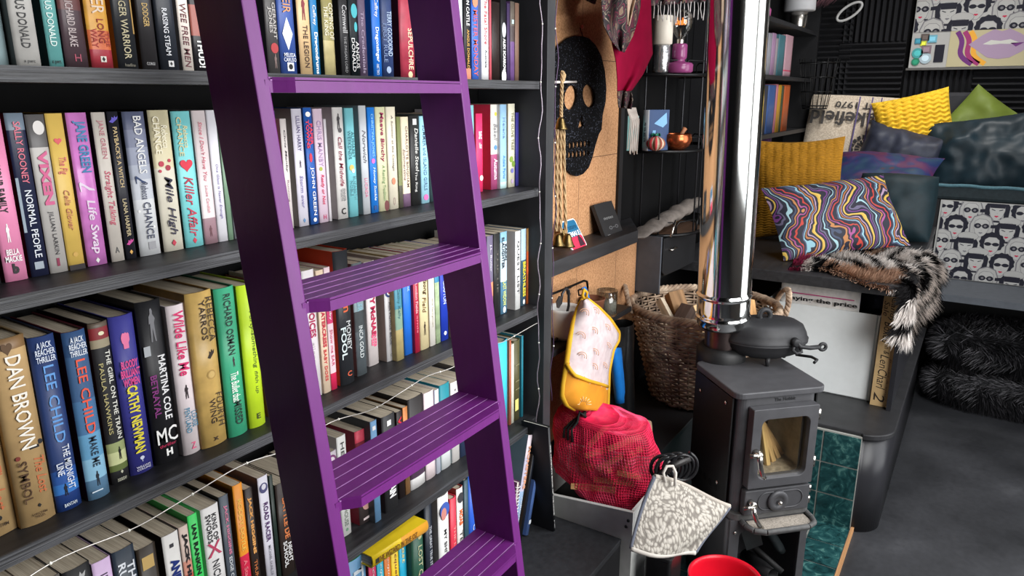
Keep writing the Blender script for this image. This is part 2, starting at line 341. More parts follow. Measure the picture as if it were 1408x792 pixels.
# ================================================================== BOOKS
def book(x0, x1, y0, zs, H, rgb, label, group, texts=(), bands=(), hard=False, depth=None, side=None, kind=None, pages=None, M=None, decals=(), cat='book', rough=0.42, wear=0.05):
    """spine faces -Y, spine foot at zs. texts: (string, from top, to top, from left, to left, colour, orientation, shear, weight).
    bands: (from top, to top, colour) printed across the spine."""
    wd = x1 - x0; D = depth or (0.150 if hard else 0.130); c = 0.0024 if hard else 0.0008; lip = 0.003 if hard else 0.0006
    bul = min(0.006, wd * 0.16) if hard else min(0.003, wd * 0.07)
    side = side or rgb
    mats = [mat(rgb, rough, var=wear, scale=35), mat(side, rough, var=wear, scale=35)]
    cuts = [0.0, 1.0]
    for a, b, col in bands: cuts += [a, b]
    cuts = sorted(set(round(q, 4) for q in cuts))
    n = 6; r = min(0.003, wd * 0.2)
    sp = []
    for i in range(n + 1):
        t = i / n * 2 - 1; sp.append((t * wd / 2, r * 0 + bul * (t * t) - 0.0))
    outer = [(-wd / 2, D)] + sp + [(wd / 2, D)]
    inner = [(-wd / 2 + c, D)] + [(x * (wd - 2 * c) / wd, y + c) for x, y in sp] + [(wd / 2 - c, D)]
    V = []; F = []; MI = []; SM = []; k = len(outer)
    levels = [H * (1 - q) for q in reversed(cuts)]
    for z in levels: V += [(x, y, z) for x, y in outer]
    nl = len(levels); io = nl * k
    V += [(x, y, 0) for x, y in inner]; V += [(x, y, H) for x, y in inner]
    def bandmat(f):
        for a, b, col in bands:
            if a - 1e-5 <= f <= b + 1e-5:
                mm = mat(col, rough, var=wear, scale=35)
                if mm not in mats: mats.append(mm)
                return mats.index(mm)
        return 0
    for li in range(nl - 1):
        fm = 1 - (levels[li] + levels[li + 1]) / 2 / H
        for i in range(k - 1):
            F.append((li * k + i, li * k + i + 1, (li + 1) * k + i + 1, (li + 1) * k + i)); board = i == 0 or i == k - 2
            MI.append(1 if board else bandmat(fm)); SM.append(not board)
    for i in range(k - 1): F.append((io + i, io + k + i, io + k + i + 1, io + i + 1)); MI.append(1); SM.append(False)
    tp = (nl - 1) * k
    for i in range(k - 1):
        F.append((i, io + i, io + i + 1, i + 1)); MI.append(1); SM.append(False)
        F.append((tp + i, tp + i + 1, io + k + i + 1, io + k + i)); MI.append(1); SM.append(False)
    for e in (0, k - 1):
        F.append((e, tp + e, io + k + e, io + e)); MI.append(1); SM.append(False)
    me = bpy.data.meshes.new('cover'); me.from_pydata(V, [], F)
    for mm in mats: me.materials.append(mm)
    me.polygons.foreach_set('material_index', MI); me.polygons.foreach_set('use_smooth', SM); me.update()
    o = bpy.data.objects.new(kind or ('hardback_book' if hard else 'paperback_book'), me); COL.objects.link(o)
    tag(o, label, cat, group)
    if M is None: o.location = ((x0 + x1) / 2, y0, zs)
    else: o.matrix_world = M
    pm = MB().box(-wd / 2 + c * 1.05, wd / 2 - c * 1.05, bul + c + 0.0004, D - lip - 0.0005, lip, H - lip - (0.0004 if not hard else 0))
    pm.build('page_block', pages or PAGES, o)
    for tx in texts:
        s, f0, f1, c0, c1, col = tx[:6]; ori = tx[6] if len(tx) > 6 else 'v'; sh = tx[7] if len(tx) > 7 else 0; wt = tx[8] if len(tx) > 8 else 0.008
        cx = -wd / 2 + wd * (c0 + c1) / 2; cz = H * (1 - (f0 + f1) / 2); t = (c0 + c1) - 1; cy = bul * t * t - 0.0008 - 0.00025 * len(decals)
        if ori == 'v': text('spine_lettering', s, o, (cx, cy, cz), (0, 0, -1), (1, 0, 0), H * (f1 - f0), wd * (c1 - c0), col, sh, wt)
        else: text('spine_lettering', s, o, (cx, cy, cz), (1, 0, 0), (0, 0, 1), wd * (c1 - c0), H * (f1 - f0), col, sh, wt)
    for di, dc in enumerate(decals):
        shape, f, cc, size, col = dc[:5]; asp = dc[5] if len(dc) > 5 else 1.0
        if shape == 'disc': pg = [(cos(2 * pi * i / 20), sin(2 * pi * i / 20)) for i in range(20)]
        elif shape == 'box': pg = [(-1, -1), (1, -1), (1, 1), (-1, 1)]
        elif shape == 'heart': pg = [(0.0625 * 16 * sin(a) ** 3, 0.0625 * (13 * cos(a) - 5 * cos(2 * a) - 2 * cos(3 * a) - cos(4 * a))) for a in [-2 * pi * i / 26 for i in range(26)]]
        elif shape == 'diamond': pg = [(0, -1), (0.7, 0), (0, 1), (-0.7, 0)]
        elif shape == 'figure': pg = [(-0.15, -1), (0.0, -0.2), (0.15, -1), (0.3, -1), (0.22, 0.1), (0.38, 0.35), (0.2, 0.55), (0.13, 0.62), (0.17, 0.8), (0.05, 0.98), (-0.1, 0.92), (-0.13, 0.65), (-0.3, 0.5), (-0.36, 0.05), (-0.22, 0.1), (-0.3, -1)]
        elif shape == 'fist': pg = [(-0.35, -1), (0.4, -1), (0.42, -0.35), (0.62, 0.0), (0.6, 0.7), (0.45, 0.9), (0.25, 0.82), (0.1, 0.98), (-0.1, 0.86), (-0.3, 0.94), (-0.5, 0.75), (-0.62, 0.3), (-0.55, -0.2), (-0.38, -0.4)]
        elif shape == 'shoe': pg = [(-1, 0.5), (-0.8, 0.7), (0.3, -0.2), (0.9, -0.5), (1, -0.75), (0.2, -0.6), (-0.4, 0.0), (-0.75, 0.2), (-0.8, -0.75), (-0.9, -0.75)]
        elif shape == 'tree': pg = [(-0.1, -1), (0.1, -1), (0.12, -0.3), (0.6, 0.0), (0.75, 0.5), (0.3, 0.95), (-0.3, 0.95), (-0.75, 0.5), (-0.6, 0.0), (-0.12, -0.3)]
        elif shape == 'hands': pg = [(-0.9, -0.6), (-0.2, -0.9), (0.3, -0.4), (0.8, 0.1), (0.95, 0.8), (0.5, 0.4), (0.3, 0.9), (0.1, 0.3), (-0.3, 0.6), (-0.4, 0.0)]
        cx = -wd / 2 + wd * cc; cz = H * (1 - f); t = 2 * cc - 1; cy = bul * t * t - 0.0005 - 0.00025 * di
        sr = size * wd / 2
        MB().add([(cx + a * sr, cy, cz + b * sr * asp) for a, b in pg], [tuple(range(len(pg)))]).build('spine_emblem', flat(col), o)
    return o

ROW = {}
def row(zs, y0, group): ROW.update(zs=zs, y0=y0, group=group)
def b(xl, xr, ytop, rgb, label, texts=(), **k):
    """one upright book between two columns of the photograph, standing on the current shelf"""
    zs = ROW['zs']; Y = k.pop('y', ROW['y0']); h = k.pop('h', None)
    X0 = solve(lambda X: px((X, Y, zs))[0], xl, 0.08, 4.0); X1 = solve(lambda X: px((X, Y, zs))[0], xr, 0.08, 4.0)
    if h is None:
        xm = (X0 + X1) / 2; z = solve(lambda Z: -px((xm, Y, Z))[1], -ytop, 0.0, 2.6); h = z - zs
    return book(X0 + 0.0003, X1 - 0.0003, Y, zs + 0.0006, h, rgb, label, ROW['group'], texts, **k)

BLK = (24, 24, 26); WH = (236, 236, 234); CREAM = (226, 218, 194); INK = (30, 28, 30); GOLD = (196, 160, 84)
# ---- top shelf, left of the ladder
row(SA, 1.045, 'books on the top shelf')
b(-16, 14.3, None, (150, 172, 176), 'pale blue-grey book cut off by the left edge on the top shelf', h=.215)
b(24, 58.6, None, (176, 174, 170), 'silver-grey book with dark capitals and a grey side on the top shelf', [('ANGUS DONALD', .53, .90, .3, .66, (40, 40, 42)), ('a part', .965, .985, .3, .75, (70, 70, 70), 'h')], h=.215, y=1.03, side=(96, 94, 92), wear=.12)
b(69, 89.6, None, (98, 160, 158), 'teal book with pale capitals beside the plum one on the top shelf', [('ANGUS DONALD', .52, .88, .25, .7, (208, 224, 220)), ('a part', .96, .985, .2, .8, (30, 40, 40), 'h')], h=.215, y=1.035, side=(38, 78, 82), wear=.1)
b(92, 124, None, (78, 62, 68), 'plum book reddening upwards with pale capitals on the top shelf', [('RICHARD BLAKE', .575, .87, .28, .62, (190, 176, 176)), ('H', .915, .96, .4, .68, (160, 70, 90), 'h')], h=.21, bands=((0, .55, (118, 64, 62)), (.55, .65, (104, 66, 66))))
b(127.5, 158, None, (218, 148, 66), 'orange and red book with THE LONG in red letters on the top shelf', [('AFTER', .40, .66, .3, .85, (236, 214, 190)), ('LONG', .69, .84, .45, .75, (150, 40, 40)), ('THE', .77, .86, .78, .96, (170, 60, 50)), ('WAY', .75, .87, .14, .4, (170, 60, 50))], h=.21, bands=((.45, .76, (222, 164, 70)), (.76, .88, (214, 112, 70)), (.88, 1, (172, 58, 70))), decals=(('box', .94, .55, .26, (226, 220, 210)), ('diamond', .94, .55, .22, BLK)), wear=.2)
b(164, 192.5, None, (46, 48, 52), 'charcoal book lettered TIGER WARRIOR with worn gold edges on the top shelf', [('TIGER WARRIOR', .50, .93, .33, .68, (206, 196, 160)), ('headline', .96, .98, .3, .8, (150, 146, 130), 'h')], h=.205, side=(172, 124, 56), decals=(('box', .5, .96, .06, (190, 150, 80), 60),))
b(197, 219.7, None, (52, 50, 52), 'dark grey slim book lettered DODGER in gold on the top shelf', [('DODGER', .54, .70, .35, .7, (212, 178, 110)), ('CORGI', .945, .965, .25, .75, (200, 200, 200), 'h')], h=.2)
b(222, 248.5, None, (44, 48, 56), 'dark slate book lettered RAISING STEAM on the top shelf', [('RAISING STEAM', .56, .89, .33, .6, (220, 222, 226))], h=.2, decals=(('box', .95, .55, .28, (220, 220, 220)), ('diamond', .95, .55, .2, BLK)))
b(252.5, 268, None, (212, 202, 192), 'off-white thin book lettered WEE FREE MEN on the top shelf', [('WEE FREE MEN', .50, .97, .25, .75, (92, 44, 50), 'v', .1)], h=.195)
b(269, 288, None, (34, 32, 36), 'black book lettered THUD! close to the left ladder stile', [('THUD!', .75, .97, .3, .8, (236, 236, 232), 'v', 0, .03)], h=.195, bands=((.50, .73, (150, 84, 74)),))
b(289, 312, None, (70, 60, 52), 'brown book half hidden behind the left ladder stile on the top shelf', h=.2)
b(314, 338, None, (58, 72, 84), 'slate blue book hidden behind the left ladder stile on the top shelf', h=.2)
# ---- top shelf, seen through the ladder
b(370.5, 387, None, (72, 70, 70), 'grey book with a red helmet and two lines of capitals on the top shelf', [('GERAINT\nJONES', .45, .73, .2, .85, (176, 172, 168))], h=.21, decals=(('disc', .80, .6, .62, (168, 52, 56), 1.1), ('figure', .90, .6, .6, (120, 100, 96), 1.6)))
b(388, 410.5, None, (58, 84, 152), 'blue book lettered HEIR with a white diamond on the top shelf', [('HEIR', .34, .52, .3, .75, (196, 140, 96)), ('MELISSA\nCARUSO', .83, .90, .15, .9, (230, 234, 240), 'h')], h=.21, decals=(('diamond', .68, .5, .9, (220, 226, 236), 1.7), ('box', .94, .55, .4, WH), ('disc', .94, .55, .26, BLK)))
b(414.6, 431.5, None, (216, 184, 138), 'tan book lettered THE LEGION on the top shelf', [('THE LEGION', .59, .94, .35, .72, (60, 36, 30))], h=.205, side=(40, 28, 34), decals=(('figure', .45, .5, .8, (130, 50, 60), 1.8),))
b(432, 442, None, (38, 122, 178), 'slim blue book lettered Dragondrums on the top shelf', [('Caffrey', .40, .57, .2, .75, WH), ('Dragondrums', .63, .99, .2, .8, (240, 246, 250), 'v', 0, .03)], h=.2)
b(448, 463.5, None, (150, 142, 92), 'olive book lettered COMING OF THE KING over a pale landscape on the top shelf', [('COMING OF\nTHE KING', .38, .69, .12, .92, (226, 220, 196))], h=.205, side=(58, 62, 30), bands=((.7, 1, (196, 184, 132)),), wear=.18)
b(471, 483, None, (52, 52, 54), 'dark grey book lettered THE PAGAN LORD on the top shelf', [('Cornwell', .38, .62, .3, .85, (200, 200, 200)), ('THE PAGAN LORD', .65, .97, .35, .65, (150, 150, 150))], h=.205)
b(484, 496, None, (28, 36, 40), 'black book with a turquoise streak and white capitals on the top shelf', [('ANGUS\nDONALD', .66, .96, .1, .95, WH)], h=.205, decals=(('disc', .42, .6, .7, (84, 190, 200), 1.6), ('disc', .56, .7, .35, (84, 190, 200), 2.2)))
b(496.4, 507, None, (104, 88, 112), 'greyish purple book beside the black turquoise one on the top shelf', [('The Credentials', .40, .97, .3, .7, (176, 160, 184))], h=.2, wear=.14)
b(514.5, 526.5, None, (30, 112, 210), 'bright blue book lettered Dragonsinger on the top shelf', [('Caffrey', .28, .45, .25, .75, WH), ('Dragonsinger', .54, .86, .25, .75, (236, 244, 250), 'v', 0, .02), ('PART TWO', .88, .98, .3, .6, (220, 230, 240))], h=.205)
b(527.2, 543, None, (48, 66, 110), 'weathered navy book with pale blue capitals left of the rose-red one on the top shelf', [('TERRY GOODKIND', .38, .80, .5, .88, (180, 200, 224)), ('FIRST RULE', .5, .86, .12, .45, (110, 130, 170))], h=.205, wear=.18, decals=(('disc', .93, .5, .4, (150, 170, 200)),))
b(552.5, 572.5, None, (160, 54, 72), 'worn rose-red book lettered SEPULCHRE on the top shelf', [('SEPULCHRE', .53, .92, .5, .82, (240, 206, 170))], h=.21, side=(70, 24, 34), wear=.2, decals=(('disc', .97, .6, .3, (230, 190, 150)),))
b(575, 596, None, (60, 56, 70), 'dark book hidden behind the right ladder stile on the top shelf', h=.2)
b(598, 620, None, (120, 96, 70), 'brown book hidden behind the right ladder stile on the top shelf', h=.2)
# ---- top shelf, right of the ladder
b(624, 638.5, None, (214, 220, 224), 'white book against the right ladder stile on the top shelf', h=.205)
b(639.4, 648.5, None, (32, 32, 34), 'black book lettered IRON CASTLE on the top shelf', [('IRON CASTLE', .06, .42, .3, .75, WH), ('ANGUS DONALD', .46, .88, .35, .7, (206, 160, 80))], h=.205, decals=(('box', .95, .5, .8, (190, 120, 96), 1.4),))
b(649.8, 659, None, (66, 106, 200), 'blue book lettered MISTER MONDAY on the top shelf', [('MISTER MONDAY', .24, .96, .2, .8, (196, 92, 84))], h=.205, decals=(('disc', .15, .5, .8, (210, 130, 100), 1.2),))
b(663, 673, None, (226, 226, 228), 'white book lettered The Fatal Shore right of the blue one on the top shelf', [('The Fatal Shore', .08, .60, .35, .75, (190, 60, 70)), ('Australia', .66, .86, .4, .7, (70, 70, 74))], h=.205)
b(673.5, 676.4, None, (196, 88, 100), 'very thin red book right of the white one on the top shelf', h=.2)
b(677, 688.5, 3, (40, 30, 28), 'dark brown book with no lettering on the top shelf', depth=.12)
b(689, 696.8, None, (28, 28, 30), 'black book with a white oval at its foot on the top shelf', [('ALEX SCARROW', .50, .90, .3, .75, WH, 'v', 0, .03)], h=.2, decals=(('disc', .95, .5, .8, WH, 1.7), ('disc', .40, .5, .7, (190, 196, 200), 2)))
b(697.4, 701.2, 5, (66, 52, 86), 'thin dark violet book near the end of the top shelf')
b(702, 708, 2.5, (104, 74, 124), 'purple and brown book near the end of the top shelf', bands=((0, .3, (92, 84, 76)), (.3, .5, (70, 60, 60))), decals=(('box', .25, .5, .5, (170, 190, 190)),), wear=.2)
b(708.4, 714, 4.5, (118, 92, 78), 'tan brown book that ends the row on the top shelf', side=(90, 70, 60))

# ---- second shelf, left of the ladder
row(SB, 1.08, 'books on the second shelf')
b(-28, 3, 164, (44, 44, 48), 'black book at the left edge of the second shelf')
b(8.5, 40, 157.5, (226, 138, 176), 'pink book about killing your family in black letters at the left of the second shelf', [('TO KILL YOUR FAMILY', .12, .58, .28, .62, (44, 32, 40), 'v', 0, .03), ('BELLA\nMACKIE', .80, .88, .14, .86, WH, 'h', 0, .02), ('b', .89, .955, .38, .66, INK, 'h', 0, .06)], side=(120, 30, 56), decals=(('figure', .70, .45, .42, WH, 2.2),), y=1.078)
b(44, 69, 156, (36, 40, 66), 'navy book lettered NORMAL PEOPLE with a silver edge on the second shelf', [('SALLY ROONEY', .05, .42, .35, .72, (214, 110, 130)), ('NORMAL PEOPLE', .46, .88, .36, .74, (220, 224, 232))], side=(90, 24, 46), bands=((0, .1, (110, 124, 138)),), decals=(('box', .55, .1, .16, (140, 154, 166), 20), ('box', .93, .5, .5, (150, 160, 170), .9)))
b(70, 95, 158, (188, 184, 180), 'grey book lettered VIXEN in shiny pink on the second shelf', [('VIXEN', .22, .56, .3, .82, (206, 96, 140), 'v', 0, .05), ('JILLIAN LARKIN', .60, .88, .35, .65, (60, 58, 60))], side=(60, 30, 34), bands=((0, .2, (96, 94, 94)),), decals=(('disc', .08, .6, .6, (214, 210, 206), 1.3), ('box', .93, .5, .16, (130, 40, 70), 3)))
b(95.6, 118.3, 156.5, (226, 190, 98), 'mustard yellow book with a small pink apple on the second shelf', [('The Fig', .27, .38, .25, .8, (214, 110, 110), 'v', .2), ('Celia Glover', .48, .74, .35, .7, (190, 120, 90), 'v', .3)], decals=(('heart', .17, .5, .45, (216, 92, 96)), ('disc', .90, .5, .3, (200, 160, 80)), ('box', .985, .5, .95, (50, 44, 46), .35)))
b(122, 149, 155.5, (216, 132, 206), 'shiny pink-purple book lettered Life Swap on the second shelf', [('JANE GREEN', .05, .38, .22, .85, (64, 130, 176), 'v', 0, .03), ('Life Swap', .56, .92, .25, .78, (236, 216, 236), 'v', .15, .02)], side=(78, 46, 72), rough=.2, wear=.16, decals=(('shoe', .47, .5, .75, (236, 220, 238), .9), ('diamond', .965, .5, .3, WH)))
b(154.5, 172.6, 155, (214, 206, 196), 'cream book lettered Straight Talking in pink on the second shelf', [('JANE GREEN', .05, .30, .28, .75, (190, 120, 130)), ('Straight Talking', .38, .75, .22, .8, (204, 92, 116), 'v', .25, .01), ('A', .90, .94, .35, .65, (90, 90, 90), 'h')], side=(92, 84, 84))
b(174.4, 189, 154, (40, 40, 48), "black narrow book lettered PAYBACK'S A WITCH on the second shelf", [("PAYBACK'S A WITCH", .10, .50, .3, .7, (216, 190, 140)), ('LANA HARPER', .58, .84, .3, .68, (206, 190, 150))], decals=(('hands', .05, .5, .9, (96, 84, 190), .8), ('hands', .88, .5, .8, (200, 70, 150), .8), ('diamond', .95, .5, .45, (220, 170, 90))))
b(194, 222.7, 154, (190, 194, 204), 'book fading from slate to white lettered BAD ANGELS on the second shelf', [('BAD ANGELS', .03, .42, .42, .78, WH), ('Rebecca', .48, .60, .4, .72, (60, 66, 90), 'v', .2), ('CHANCE', .62, .88, .4, .75, (60, 66, 90))], side=(50, 52, 56), bands=((0, .12, (98, 104, 130)), (.12, .24, (120, 126, 150)), (.24, .36, (146, 152, 172)), (.36, .46, (170, 176, 190)), (.46, .6, (196, 200, 208)), (.6, 1, (214, 216, 218))), decals=(('shoe', .46, .45, .5, (40, 60, 100), 1), ('box', .93, .6, .35, (150, 150, 154)), ('disc', .68, .2, .12, WH), ('disc', .80, .8, .12, WH)))
b(227, 254, 152, (216, 206, 170), 'pale gold book lettered Mile High on the second shelf', [('CHANCE', .04, .3, .14, .45, (236, 230, 206), 'v', 0, .01), ('Rebecca', .1, .26, .5, .8, (240, 234, 210), 'v', .2), ('Mile High', .46, .88, .3, .76, (40, 36, 60), 'v', .3, .01)], side=(72, 62, 46), bands=((.4, 1, (222, 216, 198)),), decals=(('disc', .37, .35, .26, (190, 60, 80)), ('disc', .40, .65, .26, (170, 50, 70)), ('disc', .35, .75, .16, (190, 60, 80)), ('disc', .42, .25, .14, (190, 60, 80)), ('diamond', .94, .5, .32, (180, 50, 70))))
b(256.5, 281.4, 153.5, (126, 206, 208), 'aqua book lettered Killer Affair with a red heart on the second shelf', [('CHANCE', .04, .32, .2, .45, (206, 190, 140)), ('Rebecca', .1, .26, .5, .75, (214, 200, 150), 'v', .2), ('Killer Affair', .47, .92, .28, .75, (176, 50, 74), 'v', .3, .01)], side=(60, 110, 112), decals=(('heart', .385, .5, .68, (206, 44, 66)), ('diamond', .95, .5, .32, (180, 50, 70))))
b(283, 301, 152.5, (216, 204, 204), "pale pink-white book lettered Since I Don't Have You on the second shelf", [("Since I Don't Have You", .08, .52, .38, .66, (196, 100, 116), 'v', .3), ('Louise Candlish', .55, .76, .4, .62, (196, 130, 140), 'v', .3)], bands=((.8, 1, (150, 120, 128)),), decals=(('figure', .90, .5, .55, (96, 60, 66), 1.4),))
b(301.8, 314.5, 152, (222, 220, 226), 'lilac-white slim book lettered One Glass Is Never Enough on the second shelf', [('One Glass Is Never Enough', .40, .82, .35, .68, (120, 110, 160), 'v', .2)])
b(315.3, 322, 153, (120, 150, 124), 'sliver of a green book touching the ladder on the second shelf')
b(324, 345, 156, (150, 150, 160), 'grey book hidden behind the left stile on the second shelf')
b(347, 372, 158, (206, 180, 170), 'beige book hidden behind the left stile on the second shelf')
b(374, 392, 153, (56, 60, 90), 'navy and red book just right of the left stile on the second shelf', side=(150, 40, 50))
b(396.5, 405, 163.7, (222, 214, 210), 'thin white book with black script just right of the left stile on the second shelf', [('Chris Manby', .10, .48, .35, .7, (60, 56, 60), 'v', .2), ('Running', .55, .75, .35, .68, (150, 120, 130))])
b(412.5, 426, 150, (218, 214, 226), 'lavender-white book with a grey side, left of the blue one on the second shelf', [('LILLIAN HARRY', .06, .35, .35, .7, (96, 88, 130)), ('Storm over', .56, .84, .35, .66, (130, 124, 170), 'v', .2)], side=(150, 146, 140), decals=(('figure', .46, .5, .5, (90, 80, 90), 1.2), ('diamond', .95, .5, .4, (90, 130, 170))))
b(428, 439.2, 148.5, (46, 96, 178), 'blue book with a cloud, red title and large white capitals on the second shelf', [('PAPER\nTOWNS', .10, .34, .12, .9, (226, 60, 84), 'v', 0, .03), ('JOHN GREEN', .50, .92, .28, .75, WH, 'v', 0, .01)], decals=(('disc', .055, .5, .6, WH, .8), ('disc', .42, .5, .35, (226, 60, 84), 2.4), ('disc', .96, .5, .4, WH)))
b(440.5, 453, 150, (230, 206, 222), 'lilac book lettered Ready or Not in red on the second shelf', [('CHRIS MANBY', .10, .50, .3, .75, (176, 150, 186)), ('Ready or Not', .57, .84, .3, .72, (200, 50, 90), 'v', .2, .02), ('H', .93, .97, .4, .7, (200, 60, 110), 'h')], decals=(('disc', .52, .45, .35, (170, 180, 80)),))
b(453.5, 457, 164, (232, 226, 230), 'very thin white book right of the lilac one on the second shelf', depth=.12)
b(466, 480, 148, (226, 222, 218), 'white book lettered Call the Midwife with a photograph on the second shelf', [('Call the Midwife', .26, .70, .35, .72, (150, 60, 80), 'v', .25), ('JENNIFER\nWORTH', .72, .84, .3, .78, (120, 120, 120)), ('C', .90, .96, .3, .7, INK, 'h', 0, .02)], side=(196, 188, 186), decals=(('figure', .12, .5, .8, (60, 56, 58), 1.4), ('disc', .2, .6, .35, (90, 86, 88))))
b(482, 494, 149, (128, 206, 214), 'aqua book lettered ALPHABET WEEKENDS on the second shelf', [('ALPHABET\nWEEKENDS', .20, .46, .15, .9, (60, 120, 130)), ('ELIZABETH\nNOBLE', .62, .84, .18, .88, (96, 150, 160))], decals=(('disc', .54, .45, .5, (226, 196, 110)), ('disc', .57, .6, .35, WH)))
b(500.5, 510.5, 145.5, (196, 200, 204), 'silver-grey book with script lettering on the second shelf', [('Norwich', .22, .52, .3, .75, (110, 110, 116), 'v', .3), ('LUCINDA', .66, .84, .3, .7, (206, 110, 140))], side=(140, 140, 142))
b(511.6, 521.6, 148, (36, 122, 214), 'bright blue book with a pink dot halfway down on the second shelf', [('CHRISTINA JONES', .06, .46, .3, .7, (140, 200, 240)), ('Honey Suckle', .56, .88, .3, .72, (220, 236, 250), 'v', .25)], decals=(('disc', .5, .5, .5, (200, 110, 190)), ('box', .95, .5, .4, (30, 70, 130))))
b(522.4, 535.8, 147.5, (218, 216, 176), 'cream-green book with a large maroon script name on the second shelf', [('Maeve Binchy', .05, .52, .3, .75, (150, 40, 80), 'v', .1, .02), ('A Reading Tradition', .55, .9, .35, .7, (120, 150, 100), 'v', .2)], decals=(('disc', .95, .75, .5, (110, 60, 60), 1.5),))
b(536.5, 549.3, 147.3, (226, 218, 196), 'cream book lettered Never Enough in fine script on the second shelf', [('A Summer at the Cottage', .08, .62, .4, .66, (110, 100, 96), 'v', .2), ('O', .88, .96, .38, .62, (170, 150, 140), 'h')], side=(200, 190, 166), decals=(('disc', .72, .5, .4, (200, 130, 100), 1.3),))
b(549.8, 555, 161, (122, 128, 82), 'thin olive green book on the second shelf', bands=((.75, 1, (84, 82, 70)),))
b(555.6, 566, 161, (220, 208, 180), 'short cream book between olive and black books on the second shelf', [('CHARLOTTE BINGHAM', .1, .78, .5, .8, (110, 80, 80)), ('Summertime', .35, .7, .15, .42, (120, 90, 100), 'v', .3)], bands=((.85, 1, (110, 86, 110)),))
b(567, 580, 159, (40, 40, 40), 'black book with pale slanted lettering among pale ones on the second shelf', [('Danielle Steel', .14, .62, .45, .8, (206, 206, 200), 'v', .2), ('The Ring', .62, .85, .3, .6, (190, 190, 186))], decals=(('box', .07, .5, .4, (180, 180, 180)),))
b(580.6, 591.6, 160, (156, 206, 222), 'light blue book right of the black one on the second shelf', [('SUMMER and ISLAND GIRLS', .1, .85, .3, .68, (90, 120, 150))], decals=(('disc', .93, .5, .6, (200, 100, 160), .8),))
b(592.5, 606, 158, (60, 80, 84), 'dark teal book hidden behind the right stile on the second shelf')
b(607, 628, 156, (196, 176, 160), 'beige book hidden behind the right stile on the second shelf')
b(630, 644, 151, (206, 200, 206), 'pale grey book hidden behind the right stile on the second shelf')
b(645.5, 653.5, 145, (140, 206, 210), 'aqua book peeping past the right ladder stile on the second shelf')
b(656, 665, 156.5, (238, 56, 108), 'hot pink book lettered SHE in white right of the ladder on the second shelf', [('SHE', .22, .32, .3, .75, WH, 'h', 0, .03), ('Nice', .36, .44, .35, .75, WH, 'h')], side=(206, 40, 60), decals=(('disc', .82, .7, .5, (240, 220, 220)),), y=1.09)
b(676, 686, 144, (226, 222, 214), 'thick book white above and mauve below lettered Autumn on the second shelf', [('Bakell', .22, .42, .3, .75, (120, 120, 126), 'v', .3), ('Autumn', .63, .88, .28, .78, (236, 214, 226), 'v', .1, .02)], bands=((.58, 1, (170, 78, 122)),), side=(214, 56, 84), decals=(('disc', .11, .6, .3, (220, 190, 60)), ('disc', .50, .55, .4, (90, 140, 190))), y=1.09)
b(688.5, 697.5, 144, (150, 190, 220), 'pale blue book near the end of the second shelf', [('Helena', .15, .4, .35, .7, (110, 140, 176)), ('Adele Parks', .6, .88, .35, .7, (60, 130, 190))], bands=((.92, 1, (190, 220, 220)),), side=(190, 196, 200))
b(699.5, 708.6, 143, (228, 224, 202), 'cream book with green leaves near the end of the second shelf', [('THE OLIVE TREE', .1, .55, .35, .7, (120, 120, 90))], side=(170, 160, 140), decals=(('disc', .66, .4, .5, (140, 170, 70)), ('disc', .72, .7, .5, (120, 150, 60)), ('disc', .8, .5, .4, (120, 120, 190)), ('disc', .93, .5, .35, (180, 160, 190))))
b(709.2, 714, 155, (70, 66, 150), 'thin violet-blue book that ends the second shelf', side=(40, 40, 80))
# ---- third shelf, left of the ladder
row(SC, 1.047, 'books on the third shelf')
TAN = (176, 146, 102)
b(-62, 28, 610, TAN, 'tan hardback cut off by the left edge, left of the one lettered The Lost Symbol', [('The Lost', .62, .86, .66, .9, (176, 96, 60), 'v', .2), ('BANTAM', .93, .95, .55, .85, (60, 44, 30), 'h')], hard=True, y=1.05, h=.262, wear=.12, decals=(('diamond', .58, .7, .25, BLK), ('disc', .90, .72, .1, BLK)))
b(32, 80, 466, TAN, 'thick tan hardback lettered The Lost Symbol in brown with large white capitals', [('DAN BROWN', .09, .58, .34, .76, (226, 222, 212)), ('The Lost', .64, .84, .62, .90, (184, 100, 60), 'v', .25, .01), ('SYMBOL', .64, .87, .18, .42, (74, 50, 30)), ('BANTAM\nPRESS', .935, .965, .32, .72, (70, 50, 30), 'h')], hard=True, wear=.12, y=1.04, bands=((0, .06, (120, 92, 60)),), decals=(('heart', .05, .45, .3, (84, 60, 36), 1.4), ('box', .585, .7, .28, BLK, .35), ('disc', .57, .9, .16, BLK), ('disc', .62, .22, .14, (110, 40, 30)), ('diamond', .90, .55, .14, BLK)))
b(81.5, 115.5, 463, (40, 58, 104), 'navy hardback lettered THE MIDNIGHT LINE on the third shelf', [('A JACK\nREACHER\nTHRILLER', .03, .14, .14, .88, (214, 222, 236), 'h'), ('LEE CHILD', .16, .60, .34, .74, (92, 146, 208)), ('THE MIDNIGHT\nLINE', .62, .88, .2, .8, (216, 222, 232)), ('BANTAM', .955, .975, .25, .75, (200, 210, 220), 'h')], hard=True, y=1.04, side=(34, 44, 74), bands=((.76, .84, (44, 82, 150)), (.84, .90, (52, 110, 180)), (.9, 1, (30, 54, 110))), decals=(('figure', .875, .42, .4, (16, 20, 34), 1.4),))
